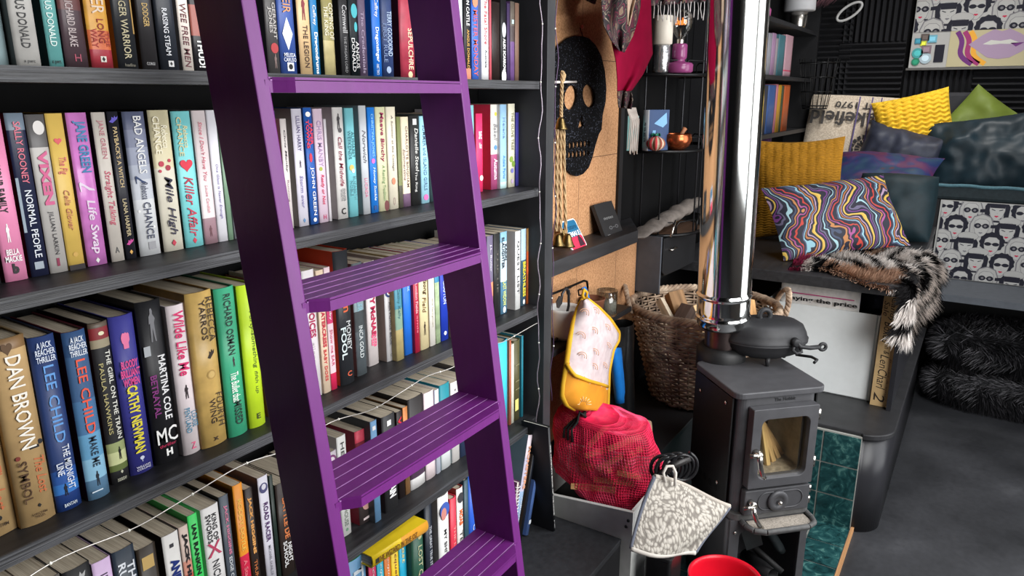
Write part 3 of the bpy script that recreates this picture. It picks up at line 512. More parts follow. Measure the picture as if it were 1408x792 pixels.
b(124, 154, 456, (64, 104, 148), 'blue hardback lettered MAKE ME over a grey sea on the third shelf', [('A JACK\nREACHER\nTHRILLER', .03, .14, .16, .9, (222, 228, 236), 'h'), ('LEE CHILD', .16, .60, .34, .74, (222, 84, 60)), ('MAKE ME', .62, .80, .38, .7, (30, 44, 60))], hard=True, y=1.035, side=(92, 26, 42), bands=((0, .14, (50, 78, 118)), (.14, .4, (62, 92, 130)), (.4, .6, (72, 112, 152)), (.6, .75, (96, 150, 186)), (.75, .88, (132, 178, 204)), (.88, 1, (84, 118, 146))), decals=(('figure', .875, .5, .42, (26, 34, 44), 1.8), ('box', .95, .4, .5, (196, 210, 220), .12)))
b(156, 181, 444, (38, 38, 40), 'black hardback lettered THE GIRL ON THE TRAIN on the third shelf', [('THE GIRL ON THE TRAIN', .17, .72, .6, .84, (230, 230, 220)), ('PAULA HAWKINS', .24, .68, .18, .42, (170, 160, 110)), ('DOUBLEDAY', .965, .985, .25, .75, (190, 190, 170), 'h')], hard=True, y=1.052, bands=((0, .03, (90, 78, 66)), (.03, .1, (128, 44, 48)), (.1, .15, (150, 140, 116)), (.74, .80, (150, 160, 110)), (.8, .88, (196, 202, 150)), (.88, .92, (96, 110, 60))), decals=(('disc', .065, .55, .3, (220, 214, 180), .7), ('figure', .81, .6, .4, (20, 22, 20), 1.9), ('diamond', .93, .55, .22, (190, 190, 170))))
b(182.4, 214, 434.5, (62, 62, 142), 'violet-blue hardback with a pink fist and yellow capitals on the third shelf', [('BLOODY\nBRILLIANT\nWOMEN', .27, .43, .12, .9, (224, 76, 140), 'h', 0, .03), ('CATHY NEWMAN', .43, .86, .26, .7, (226, 212, 62), 'v', 0, .03), ('WILLIAM\nCOLLINS', .945, .975, .2, .8, (210, 210, 226), 'h')], hard=True, y=1.052, decals=(('fist', .15, .5, .55, (226, 118, 160), 1.25), ('box', .352, .5, .8, (62, 62, 142), .18), ('tree', .905, .5, .26, (200, 204, 226))))
b(217.5, 250, 414.5, (34, 34, 37), 'black hardback lettered BETRAYAL in purple on the third shelf', [('MARTINA COLE', .33, .73, .55, .84, (236, 236, 236), 'v', 0, .02), ('BETRAYAL', .44, .70, .16, .42, (128, 50, 118), 'v', 0, .02), ('MC', .775, .87, .1, .94, WH, 'h'), ('thriller', .875, .895, .15, .85, (180, 40, 80), 'h'), ('H', .91, .955, .4, .66, WH, 'h', 0, .05)], hard=True, y=1.05, wear=.15, decals=(('figure', .14, .5, .7, (120, 120, 124), 1.9), ('box', .29, .25, .36, (170, 174, 178), 1.1)))
b(255, 279, 420, (228, 216, 218), 'white-pink hardback lettered Wilde Like Me on the third shelf', [('Wilde Like Me', .04, .46, .25, .8, (220, 50, 110), 'v', .15, .02), ('LOUISE\nPENTLAND', .68, .85, .25, .9, (60, 130, 160)), ('Z', .92, .965, .4, .66, (220, 90, 130), 'h')], hard=True, y=1.043, decals=(('figure', .57, .5, .55, (50, 40, 44), 1.4),))
b(281, 315, 402, (198, 164, 96), 'gold hardback lettered FOURTH WING with black edges on the third shelf', [('REBECCA\nYARROS', .04, .32, .4, .92, (66, 50, 34)), ('FOURTH\nWING', .66, .88, .4, .92, (60, 44, 30)), ('x', .94, .965, .4, .6, (60, 44, 30), 'h')], hard=True, y=1.037, side=(168, 130, 70), rough=.3, wear=.16, decals=(('hands', .40, .66, .32, (50, 38, 26), 1.2), ('disc', .53, .6, .34, (176, 142, 78)), ('disc', .53, .6, .24, (204, 172, 104))))
b(317.5, 343.5, 396, (62, 164, 124), 'green hardback lettered The Bullet that Missed on the third shelf', [('RICHARD OSMAN', .04, .44, .34, .68, (34, 50, 46)), ('The Bullet that', .56, .76, .3, .7, (230, 236, 226), 'v', .1), ('MISSED', .76, .92, .34, .72, (30, 56, 46), 'v', 0, .02)], hard=True, y=1.035, side=(40, 110, 84), decals=(('figure', .49, .55, .3, (60, 40, 50), 1.6),))
b(346, 368, 392, (190, 222, 44), 'lime hardback touching the left ladder stile on the third shelf', [('Forty-something', .18, .58, .45, .75, (90, 110, 30), 'v', .2), ('fifth up', .60, .76, .45, .7, (90, 110, 30), 'v', .2), ('E', .90, .94, .4, .62, (60, 70, 20), 'h', 0, .03)], hard=True, y=1.035, side=(150, 176, 40))
b(372, 398, 396, (110, 60, 50), 'brown-red hardback hidden behind the left stile on the third shelf', hard=True)
b(401, 424, 384, (190, 180, 170), 'grey-white hardback hidden behind the left stile on the third shelf', hard=True)
# ---- third shelf, seen through the ladder
b(428, 444, 372, (226, 220, 222), 'white book lettered VOICES in maroon on the third shelf', [('VOICES', .28, .52, .3, .8, (176, 36, 84), 'v', 0, .03), ('silent', .56, .72, .4, .66, (190, 180, 186))])
b(446, 455.8, 372, (232, 208, 180), 'cream book lettered WATERCRESS in red on the third shelf', [('in WATERCRESS', .22, .62, .3, .8, (196, 50, 70), 'v', 0, .04), ('BABY DOES', .64, .9, .3, .7, (200, 60, 60), 'v', 0, .02)])
b(456.4, 464.5, 368, (226, 200, 206), 'white and magenta slim book beside WATERCRESS on the third shelf', [('Gatsby', .25, .42, .3, .75, WH), ('Show me EAR', .50, .80, .3, .75, (200, 70, 110))], bands=((.1, .45, (206, 60, 110)), (.86, 1, (200, 40, 80))))
b(471, 490.5, 345, (44, 46, 50), 'black-spined orange hardback lettered FOOL standing proud on the third shelf', [('Coben', .17, .45, .36, .85, (228, 110, 70), 'v', 0, .02), ('FOOL', .56, .80, .12, .5, (206, 220, 220), 'v', 0, .02), ('MONEY', .52, .74, .52, .8, (206, 210, 210)), ('C', .90, .94, .4, .7, (200, 90, 60), 'h', 0, .02)], hard=True, y=1.043, side=(214, 66, 34))
b(492.4, 506, 362, (88, 96, 100), 'steel grey book lettered INCA GOLD on the third shelf', [('CUSSLER', .20, .42, .3, .75, (150, 200, 214)), ('INCA GOLD', .55, .84, .32, .7, (214, 220, 220))], bands=((.2, .42, (150, 172, 178)), (.42, .6, (66, 72, 74))), wear=.2, y=1.055)
b(508.5, 522, 360, (222, 212, 210), 'white book with red block capitals left of the roundel on the third shelf', [('ANDY McNAB', .14, .72, .35, .82, (178, 34, 76), 'v', 0, .05), ('DEEP', .70, .82, .3, .8, (226, 90, 130), 'v', 0, .03)], y=1.075)
b(533, 545, 354, (218, 216, 216), 'white book with a blue roundel lettered AIR FORCE BLUE on the third shelf', [('AIR FORCE BLUE', .42, .84, .35, .65, (90, 90, 96)), ('C', .92, .96, .35, .65, (140, 140, 140), 'h')], side=(150, 136, 126), y=1.062, decals=(('disc', .33, .5, .8, (44, 66, 130)), ('disc', .33, .5, .52, WH), ('disc', .33, .5, .28, (196, 50, 60))))
b(546.3, 556.5, 352, (176, 160, 110), 'teal and sand coloured book left of the plain blue one on the third shelf', [('Cathy Kelly', .3, .6, .3, .7, (60, 110, 120))], bands=((0, .5, (70, 140, 160)), (.5, .7, (130, 160, 140))), wear=.15)
b(557.5, 570.8, 350, (40, 116, 222), 'plain bright blue book on the third shelf', [('out', .30, .36, .4, .65, (180, 210, 246))], y=1.055)
b(571.4, 578.4, 348, (176, 34, 64), 'crimson book lettered London Fields on the third shelf', [('London Fields', .30, .60, .3, .75, (240, 190, 196)), ('amis', .62, .8, .4, .7, (226, 120, 140))])
b(579.2, 591, 346, (222, 206, 160), 'straw coloured book with dark script on the third shelf', [('Birdsong', .18, .44, .35, .85, (70, 50, 30), 'v', .3, .02), ('Field', .46, .62, .3, .7, (90, 60, 30), 'v', .2)], decals=(('figure', .78, .5, .6, (60, 44, 30), 1.8),))
b(592, 599.8, 343, (226, 222, 212), 'white slim book right of the straw coloured one on the third shelf', [('the ferryman', .5, .8, .35, .65, (150, 140, 110))], side=(200, 190, 170))
b(600.2, 606.4, 342, (170, 190, 150), 'pale green patterned slim book on the third shelf', wear=.4, bands=((0, .35, (60, 130, 170)),))
b(607.5, 617.5, 340, (34, 60, 176), 'royal blue book right of the pale green one on the third shelf', [('GRAFTON', .35, .6, .3, .75, (210, 220, 246))], decals=(('disc', .92, .5, .35, WH),))
b(618.5, 636, 338, (70, 60, 60), 'brown book hidden behind the right stile on the third shelf')
b(637, 654, 336, (150, 120, 90), 'tan book hidden behind the right stile on the third shelf')
# ---- third shelf, right of the ladder
b(655, 668, 322, (180, 176, 170), 'pale grey book just behind the right stile on the third shelf')
b(671, 679.2, 324.5, (112, 104, 128), 'grey-violet book with an orange glow right of the ladder on the third shelf', [('J.L. Butler', .1, .42, .35, .7, (214, 210, 220))], bands=((.55, .72, (226, 150, 110)), (.72, 1, (150, 110, 110))))
b(680, 688.2, 321, (44, 44, 44), 'charcoal book left of the blue and white one on the third shelf', [('THE LIE', .2, .7, .35, .65, (90, 86, 80))])
b(689, 698, 319, (130, 176, 200), 'blue and white book lettered LAST WIDOW on the third shelf', [('KARIN\nSLAUGHTER', .06, .44, .15, .9, (36, 44, 54), 'v', 0, .03), ('LAST WIDOW', .60, .90, .25, .75, (206, 212, 120), 'v', 0, .02)], side=(90, 90, 90), bands=((.12, .6, (196, 216, 226)), (.6, 1, (84, 130, 160))), y=1.05, decals=(('disc', .95, .5, .4, WH, 1.4),))
b(709, 716, 318, (232, 232, 230), 'white book lettered GUEST LIST on the third shelf', [('GUEST LIST', .12, .80, .3, .7, (50, 50, 54))], side=(206, 202, 198), y=1.04)
b(716.8, 723.6, 315, (66, 96, 116), 'blue book lettered BREATHLESS in yellow on the third shelf', [('BREATHLESS', .42, .88, .25, .8, (226, 214, 70), 'v', 0, .04)], bands=((0, .4, (176, 206, 220)),), decals=(('disc', .95, .5, .4, WH, 1.4),))
b(724.2, 729, 314, (170, 84, 40), 'flame orange slim book near the end of the third shelf', bands=((0, .3, (150, 110, 60)), (.3, .6, (206, 90, 40))), wear=.3)
b(729.3, 734, 313.5, (74, 48, 40), 'dark brown book that ends the third shelf', [('THE HIDDEN', .3, .8, .3, .6, (140, 80, 60))])

# ---- fourth shelf, left of the ladder
row(SD, 1.05, 'books on the fourth shelf')
def d(*a, **k):
    k.setdefault('h', .178); return b(*a[:2], None, *a[2:], **k)
b(-5, 38, 838, (80, 60, 50), 'brown paperback, leftmost of which the grey pages show under the third shelf')
b(40, 78, 815, (120, 104, 90), 'taupe paperback left of the spider book on the fourth shelf')
b(79, 118, 800, (96, 92, 88), 'grey paperback left of the black spider book on the fourth shelf')
b(120, 155, 781, (34, 34, 36), 'black paperback with a pale spider shape left of the lilac one on the fourth shelf', decals=(('hands', .08, .5, .6, (170, 170, 170), 1),))
b(156, 180, 771, (206, 178, 214), 'lilac paperback on the fourth shelf', [('IN THE DARK', .10, .6, .35, .72, (70, 60, 80))])
b(182, 210, 755, (44, 54, 66), 'slate paperback with pale capitals on the fourth shelf', [('THE MAN\nRUNNING', .10, .55, .15, .9, (220, 224, 230), 'v', 0, .02)], wear=.15)
b(211, 236, 752, (46, 38, 30), 'dark brown paperback with a gold flash on the fourth shelf', [('WRATH', .45, .75, .35, .7, (214, 196, 150))], decals=(('box', .13, .5, .6, (190, 160, 100), 1.2),))
b(244, 265, 734.5, (216, 214, 210), 'white paperback with bold navy capitals on the fourth shelf', [('ANDY McNAB', .22, .8, .3, .85, (30, 50, 120), 'v', 0, .06)], side=(80, 76, 74), decals=(('box', .10, .5, .25, (60, 60, 64)),))
b(265.6, 277.5, 724, (206, 184, 172), 'white paperback with brick red fade on the fourth shelf', [('JACK HIGGINS', .06, .75, .25, .8, (40, 36, 38), 'v', 0, .06)], bands=((.3, .42, (214, 150, 130)), (.42, .7, (196, 90, 76))))
b(278, 290.5, 708, (60, 204, 96), 'bright green paperback lettered in black capitals on the fourth shelf', [('IAN RANKIN', .08, .5, .3, .75, (20, 40, 26), 'v', 0, .04), ('TOOTH', .66, .9, .3, .7, (230, 240, 230), 'v', 0, .02)], decals=(('figure', .58, .5, .5, (20, 40, 26), 1),))
b(295, 318, 697, (222, 220, 218), 'white paperback lettered KING OF SWORDS with a red cross on the fourth shelf', [('KING OF\nSWORDS', .06, .30, .2, .8, (40, 40, 44), 'v', 0, .02), ('X', .30, .42, .1, .9, (190, 70, 100), 'h'), ('NICK STONE', .46, .9, .3, .7, (50, 50, 54))])
b(319, 331, 682, (82, 90, 100), 'grey-blue paperback with pink and white lettering on the fourth shelf', [('JACK HIGGINS', .08, .5, .35, .75, (220, 130, 160), 'v', 0, .03), ('EDGE OF DANGER', .52, .95, .35, .7, (206, 210, 214), 'v', 0, .02)], side=(20, 20, 22))
b(337.5, 350, 666.5, (222, 140, 40), 'orange over red paperback lettered in yellow on the fourth shelf', [('RODDY DOYLE', .12, .54, .3, .7, (236, 196, 90)), ('A Star Called', .62, .96, .3, .7, (226, 120, 130))], bands=((.58, 1, (200, 40, 70)),), y=1.045)
b(351, 361.5, 672, (48, 40, 36), 'black paperback with orange capitals right of the orange and red one on the fourth shelf', [('JACK HIGGINS', .08, .6, .25, .75, (222, 160, 90), 'v', 0, .05), ('THUNDER', .66, .95, .3, .7, (190, 110, 60))])
b(369, 382, 655.5, (214, 212, 222), 'white paperback lettered ROAD RACER on the fourth shelf', [('ROAD RACER', .23, .58, .3, .75, (80, 44, 100), 'v', 0, .02), ('MICHAEL DUNLOP', .62, .9, .4, .65, (120, 120, 130))], side=(140, 124, 120), h=None, decals=(('disc', .10, .5, .8, (80, 80, 120), 1.2), ('disc', .09, .5, .45, (214, 212, 222), 1.2)))
b(383, 388, 654, (34, 48, 42), 'thin dark green book right of ROAD RACER on the fourth shelf')
b(390, 407, 664, (52, 42, 38), 'dark brown paperback lettered SCHOOL touching the ladder on the fourth shelf', [('BATTLE DE', .16, .6, .4, .8, (206, 120, 70), 'v', 0, .03), ('NIGHT\nSCHOOL', .62, .9, .2, .85, (220, 220, 220), 'v', 0, .02)])
b(410, 436, 655, (90, 80, 76), 'brown-grey paperback hidden behind the left stile on the fourth shelf')
b(438, 455, 640, (160, 150, 140), 'beige paperback hidden behind the left stile on the fourth shelf')
# ---- fourth shelf, seen through the ladder
b(457, 471, 622, (206, 196, 204), 'white paperback with a purple rosette, first right of the left stile on the fourth shelf', decals=(('disc', .09, .5, .85, (120, 60, 110)), ('disc', .09, .5, .55, (226, 214, 222))))
b(472, 484, 600, (226, 226, 222), 'white paperback lettered HELM on the fourth shelf', [('HELM', .06, .34, .35, .72, (70, 76, 70), 'v'), ('HOUSE', .72, .9, .3, .7, (110, 120, 110))], decals=(('disc', .94, .5, .3, (100, 130, 110)),))
b(496, 516, 590, (120, 40, 54), 'dark red paperback with a picture at its foot on the fourth shelf', bands=((0, .12, (206, 70, 90)), (.66, 1, (70, 60, 60))), side=(130, 36, 52), decals=(('disc', .80, .5, .6, (196, 150, 140)), ('box', .95, .5, .6, (206, 190, 190), .2)))
b(516.6, 525, 579, (110, 156, 196), 'pale blue paperback with a white square on the fourth shelf', decals=(('box', .07, .5, .5, WH),), side=(70, 76, 80), y=1.03)
b(531.5, 549, 571, (50, 50, 52), 'black paperback lettered PAIN in white at its foot on the fourth shelf', [('PAIN', .70, .86, .3, .8, (226, 226, 226), 'v', 0, .05)], decals=(('box', .08, .5, .3, WH),), y=1.035)
b(550, 558, 566, (40, 30, 30), 'black paperback with red and white lettering on the fourth shelf', [('VAL', .06, .3, .2, .8, (206, 40, 60), 'v', 0, .04)])
b(558.6, 565, 560, (150, 110, 70), 'brown and orange slim paperback on the fourth shelf', bands=((0, .4, (206, 130, 70)),), wear=.3)
b(566, 586, 546, (44, 40, 40), 'thick black paperback with a white foot on the fourth shelf', bands=((.88, 1, (222, 220, 218)), (.7, .88, (70, 50, 70))))
b(587, 600, 539, (222, 206, 208), 'white paperback with red and yellow bands at its foot on the fourth shelf', bands=((.62, .70, (206, 50, 50)), (.70, .80, (232, 176, 50))), side=(206, 190, 196))
b(601, 606.6, 536, (206, 212, 226), 'slim white paperback with blue dots on the fourth shelf', [('II', .2, .6, .3, .7, (40, 60, 130))])
b(608, 621, 528, (30, 132, 146), 'teal over white paperback on the fourth shelf', bands=((.72, 1, (222, 226, 226)),))
b(622.5, 633, 525, (232, 228, 224), 'plain white paperback left of the hidden ones on the fourth shelf', decals=(('box', .10, .5, .2, (120, 120, 120)),))
b(634, 648, 520, (52, 66, 96), 'navy paperback hidden behind the right stile on the fourth shelf')
b(650, 668, 505, (90, 84, 80), 'grey paperback hidden behind the right stile on the fourth shelf')
# ---- fourth shelf, right of the ladder
b(683, 700, 470, (60, 190, 214), 'bright cyan hardback right of the right stile on the fourth shelf', bands=((0, 1, (70, 196, 220)),), side=(30, 110, 140), hard=True)
b(700.6, 703.2, 468, (176, 96, 70), 'very thin brown book right of the cyan one on the fourth shelf')
b(703.4, 707, 473.5, (224, 224, 206), 'thin cream book right of the cyan one on the fourth shelf', side=(200, 200, 190))
b(707.5, 716.5, 468, (86, 82, 52), 'olive hardback with a yellow label near the end of the fourth shelf', hard=True, decals=(('box', .80, .35, .5, (214, 206, 120), 2), ('box', .3, .4, .6, (140, 136, 100), .1), ('box', .5, .4, .6, (140, 136, 100), .1), ('box', .6, .4, .6, (140, 136, 100), .1)))
b(717, 719.5, 462, (44, 130, 150), 'tall thin teal book that ends the fourth shelf', depth=.17, side=(40, 120, 140))

# ---- bottom row on the base cabinet, seen through the ladder
row(SE, 1.02, 'books on the base cabinet')
b(487, 513, 768, (100, 150, 190), 'green-sided blue hardback, first of the bottom row right of the left stile', [('TALES', .05, .6, .3, .8, (220, 230, 236), 'v', 0, .03)], side=(40, 130, 76), hard=True)
b(514.5, 524.5, 757, (206, 44, 96), 'raspberry pink paperback in the bottom row', [('Jacqueline', .08, .5, .35, .75, (240, 210, 220), 'v', .2)], side=(130, 30, 50))
b(525, 534, 750, (44, 180, 206), 'cyan paperback right of the raspberry pink one in the bottom row', [('Jacqueline', .08, .5, .35, .75, (226, 244, 246), 'v', .2)])
b(534.5, 543, 744, (226, 124, 44), 'orange paperback between cyan and yellow ones in the bottom row', [('Jacqueline', .08, .5, .35, .75, (250, 226, 200), 'v', .2)])
b(543.5, 553.5, 737, (238, 204, 40), 'yellow paperback standing in the bottom row', [('Jacqueline', .08, .5, .35, .75, (150, 90, 60), 'v', .2)])
b(554, 564, 731, (38, 170, 206), 'cyan paperback left of the dark green hardback in the bottom row', [('Best', .08, .3, .35, .75, (240, 230, 160), 'v', .2)])
b(572.5, 588, 728, (40, 84, 66), 'dark green hardback lettered LORD in pale letters in the bottom row', [('LOST QUARTET', .16, .8, .35, .75, (190, 190, 150), 'v', .1)], hard=True, decals=(('disc', .08, .6, .3, (196, 190, 140)),), y=1.0)
b(589.5, 600, 694, (40, 46, 56), 'black and navy tall book with small white letters in the bottom row', [('THE GREAT TRUE STORY', .2, .65, .4, .7, (206, 210, 216))], hard=True, depth=.17)
b(608, 622, 681, (224, 224, 222), 'white tall hardback lettered MY SHORT LIFE SO FAR in the bottom row', [('MY SHIT LIFE SO FAR', .30, .92, .38, .62, (60, 60, 62), 'v', 0, .02)], hard=True, side=(150, 146, 142), y=1.0, decals=(('disc', .13, .5, .85, (60, 90, 170), 1.2), ('disc', .16, .4, .5, (196, 130, 120), 1.6)))
b(622.6, 631, 685, (212, 56, 76), 'salmon red hardback in the bottom row', [('THE LOCK', .3, .7, .35, .65, (236, 150, 150))], hard=True)
b(631.6, 640, 671, (226, 222, 216), 'white hardback with orange letters and a portrait in the bottom row', [('MOAB', .22, .38, .25, .75, (224, 110, 60), 'v', 0, .05), ('TEMPLE', .44, .8, .3, .7, (60, 60, 64))], hard=True, side=(150, 40, 40), decals=(('disc', .1, .5, .8, (60, 60, 64), 1.4),))
b(641, 647, 660, (50, 76, 88), 'dark slate hardback right of the portrait one in the bottom row', hard=True)
b(648, 659, 653, (44, 92, 196), 'royal blue hardback against the right stile in the bottom row', [('CLIFF', .5, .7, .3, .7, (206, 220, 240))], hard=True)
b(661, 684, 640, (90, 84, 84), 'grey hardback hidden behind the right stile in the bottom row', hard=True)
# yellow book lying across the tops of the slim ones
yb0 = on_y(492, 765, 1.03); yb1 = on_y(569, 716, 1.03)
dv = (yb1 - yb0).normalized()
Mx = Matrix(((-dv.z, 0, -dv.x, yb1.x), (0, 1, 0, 0.985), (dv.x, 0, -dv.z, yb1.z), (0, 0, 0, 1)))
book(0, 0.028, 0, 0, (yb1 - yb0).length, (240, 208, 40), 'yellow hardback lying flat on top of the slim coloured paperbacks', 'books on the base cabinet',
     [('THE WIZARD IN THE OZ', .08, .78, .25, .75, (130, 90, 40), 'v', 0, .02)], hard=True, M=Mx, depth=.11, decals=(('box', .07, .5, .4, (60, 60, 50)),), bands=((.5, 1, (226, 160, 50)),))
# leaning books at the right end
def lean(xt, yt, xb, yb, wpx, rgb, label, ydep, wth, texts=(), foot_y=.985, **k):
    foot = Vector((solve(lambda X: px((X, foot_y, SE))[0], xb, .1, 4), foot_y, SE)); top = on_y(xt, yt, foot.y); ax = (top - foot); H = ax.length; ax.normalize()
    rt = Vector((0, 1, 0)).cross(ax)
    M = Matrix(((rt.x, 0, ax.x, foot.x + rt.x * wth / 2), (rt.y, 1, ax.y, foot.y), (rt.z, 0, ax.z, SE + 0.001 + max(0, -rt.z) * wth / 2 - min(0, rt.z) * 0), (0, 0, 0, 1)))
    M[2][3] = SE + 0.001 + abs(rt.z) * wth / 2
    M[0][3] = foot.x
    return book(0, wth, 0, 0, H, rgb, label, 'books on the base cabinet', texts, M=M, depth=ydep, **k)
lean(731, 600, 707, 742, 12, (150, 176, 206), 'pale blue tall book lettered MONSTERS leaning left of the black and blue ones', .17, .024, [('MONSTERS', .10, .48, .25, .8, (226, 160, 120), 'v', 0, .03), ('collected', .55, .8, .35, .65, (220, 226, 236))], hard=True, bands=((0, .2, (220, 206, 214)), (.2, .5, (190, 186, 206))), side=(90, 110, 120))
lean(740.5, 594, 716, 746, 8, (24, 28, 38), 'thin black tall book leaning between pale blue and mid blue books', .18, .014, hard=True, side=(60, 50, 44))
lean(748.5, 596, 725.5, 745, 8, (86, 116, 176), 'mid blue tall hardback leaning at the right end of the bottom row', .17, .017, [('the outdoor annual', .1, .5, .35, .65, (140, 160, 206))], hard=True, decals=(('box', .87, .5, .7, (214, 220, 226), 1),), side=(70, 96, 150))
lean(755.5, 588, 763, 731, 10, (26, 27, 30), 'black book with white spine lettering propped against the post at the end of the cabinet', .09, .012, [('THE COMPLETE BOOK OF THE HOME', .16, .84, .2, .6, (210, 210, 206), 'v', 0, .03), ('press', .89, .97, .2, .6, (200, 200, 200))], hard=True, pages=PAGES_WHITE, foot_y=.93)
nb = thing('spiral_notebook', 'small spiral bound notebook with white wire leaning beside the pale blue book', 'notebook', (1.535, 0.985, SE + .001), (0, radians(9), 0), 'books on the base cabinet')
MB().box(-.006, .006, .004, .14, 0.0, .20).build('page_block', PAGES_WHITE, nb)
MB().box(-.0075, -.006, .002, .142, 0.0, .203).box(.006, .0075, .002, .142, 0, .203).build('cover', mat((120, 70, 110), 0.4, var=.4, scale=20), nb)
m = MB()
for i in range(18): m.tube([(0.009 * cos(a), 0.003 + .006 * sin(a), .01 + i * .0105) for a in [2 * pi * j / 10 for j in range(10)]], .0012, 5, closed=True)
m.build('spiral_wire', WHITE, nb)
# ================================================================== HEARTH, PLINTH, STOVE
def _tile(nt, b):
    L = nt.links.new; oc = _obj_coord(nt)
    n = N(nt, 'TexNoise', Scale=16.0, Detail=8, Distortion=2.2); L(oc, n.inputs['Vector'])
    r = ramp(nt, [(0.32, (18, 46, 48)), (0.5, (30, 68, 70)), (0.6, (46, 88, 88)), (0.66, (84, 126, 120)), (0.72, (34, 74, 74))]); L(n.outputs['Fac'], r.inputs[0]); L(r.outputs[0], b.inputs['Base Color'])
TILE = node_mat('green_marble_tile', _tile, 0.22)
GROUT = mat((150, 150, 144), 0.8)
hearth = thing('tiled_hearth', 'green marble tiled hearth and low tiled upstand under the stove', 'hearth', (1.80, 0.245, 0))
MB().box(-.03, 1.024, 0, .54, 0.0, 0.012).box(1.012, 1.024, 0, .54, .012, .405).build('grout_bed', GROUT, hearth)
m = MB()
tw = 0.1435
for i in range(7):
    for j in range(4): m.box(-.03 + i * .1505, -.03 + i * .1505 + tw, .002 + j * .135, .002 + j * .135 + .1285, .012, .016)
m.build('floor_tiles', TILE, hearth)
m = MB()
for j in range(4):
    for kk in range(3): m.box(1.008, 1.012, .002 + j * .135, .002 + j * .135 + .1285, .0135 + kk * .131, .0135 + kk * .131 + .1245)
m.build('upstand_tiles', TILE, hearth)
MB().box(-.04, 1.03, -.012, -.001, 0.0, 0.019).build('wooden_edging', mat((188, 140, 96), .6, var=.2, scale=8, stretch=(.2, 8, 8)), hearth)
# black plinth with a rounded end that carries the white magazine box
pl = thing('rounded_plinth', 'satin black plinth with a rounded end beside the tiled hearth', 'plinth', (2.826, 0, 0))
def plinth_poly(o): return [(0 - o * 0, 0.248)] + [(0.105 + (-.105 - o) * cos(a), 0.262 - (.105 + o) * sin(a)) for a in [radians(8 + 82 * i / 12) for i in range(13)]] + [(1.60, .157 - o), (1.60, .62), (0, .62)]
PL = mat((42, 42, 46), 0.34, var=0.1, scale=10)
MB().prism(plinth_poly(0), 0, .395, 0, smooth=True).build('body', PL, pl)
MB().prism(plinth_poly(.012), .395, .418, 0).build('top_slab', mat((44, 44, 46), 0.45, var=.25, scale=18), pl, bevel=.004)
tag(MB().box(2.135, 2.82, .80, 1.11, 0, .455).box(2.13, 2.822, .79, 1.115, .455, .48).build('log_plinth', BLACK, bevel=.003), 'black ledge behind the stove that the log basket stands on', 'ledge')

# ---- stove, turned 45 degrees in its corner; local x along its front, local y to its back
ST = thing('wood_stove', 'small matt black cast iron wood burning stove on a log store stand', 'stove', (2.26 * .96, 0.436 * .96, .066), (0, 0, radians(-45))); ST.scale = (.96, .96, .96)
SW, SDp = 0.160, 0.300                                   # half width, depth
zt = 0.75
m = MB(); m.prism(rrect(-SW, SW, 0, SDp, .03), zt - .022, zt, 0); m.build('top_plate', STOVE, ST, bevel=.004)
body = MB(); body.prism(rrect(-.137, .137, .014, SDp - .02, .028), .325, zt - .022, 0, smooth=False)
# window opening is cut by building the front from a frame: body is open where the door stands
body_o = MB()
bx0, bx1, by0, by1 = -.137, .137, .014, SDp - .02
prof = rrect(bx0, bx1, by0, by1, .028, 6)
nP = len(prof)
for i in range(nP):
    a, c = prof[i], prof[(i + 1) % nP]
    front = abs(a[1] - by0) < 1e-6 and abs(c[1] - by0) < 1e-6
    if front:
        for (u0, u1, z0, z1) in ((a[0], c[0], .325, .455), (a[0], c[0], .660, zt - .022), (a[0], -.088, .455, .660), (.088, c[0], .455, .660)):
            body_o.add([(u0, by0, z0), (u1, by0, z0), (u1, by0, z1), (u0, by0, z1)], [(0, 1, 2, 3)])
    else:
        body_o.add([(a[0], a[1], .325), (c[0], c[1], .325), (c[0], c[1], zt - .022), (a[0], a[1], zt - .022)], [(0, 1, 2, 3)], 0, False)
body_o.build('firebox', STOVE, ST)
# inside of the firebox: fire board with a pale wavy glass reflection painted on, ash bed
FIREB_REFL = node_mat('fire_board_reflection', lambda nt, b: (lambda wv, r: (nt.links.new(_obj_coord(nt, (1, 1, 1)), wv.inputs['Vector']), nt.links.new(wv.outputs['Fac'], r.inputs[0]), nt.links.new(r.outputs[0], b.inputs['Base Color'])))(N(nt, 'TexWave', wave_type='BANDS', bands_direction='Z', Scale=28.0, Distortion=3.0, Detail=1.0), ramp(nt, [(0.2, (120, 116, 110)), (0.8, (232, 228, 220))])), .9)
fb = MB(); ln = []
fb.grid(lambda u, v: (-.115 + .23 * u, .245 + .004 * sin(v * 90 + 2.2 * sin(u * 18)), .47 + .20 * v), 24, 60); fb.build('fire_board_reflection', FIREB_REFL, ST)
MB().box(-.12, .12, .03, .25, .42, .445).build('ash_bed', mat((206, 200, 188), .95, var=.3, scale=60, bump=.4), ST)
MB().box(-.122, -.118, .03, .25, .42, .72).box(.118, .122, .03, .25, .42, .72).build('firebox_lining', mat((206, 198, 184), .9, var=.2), ST)
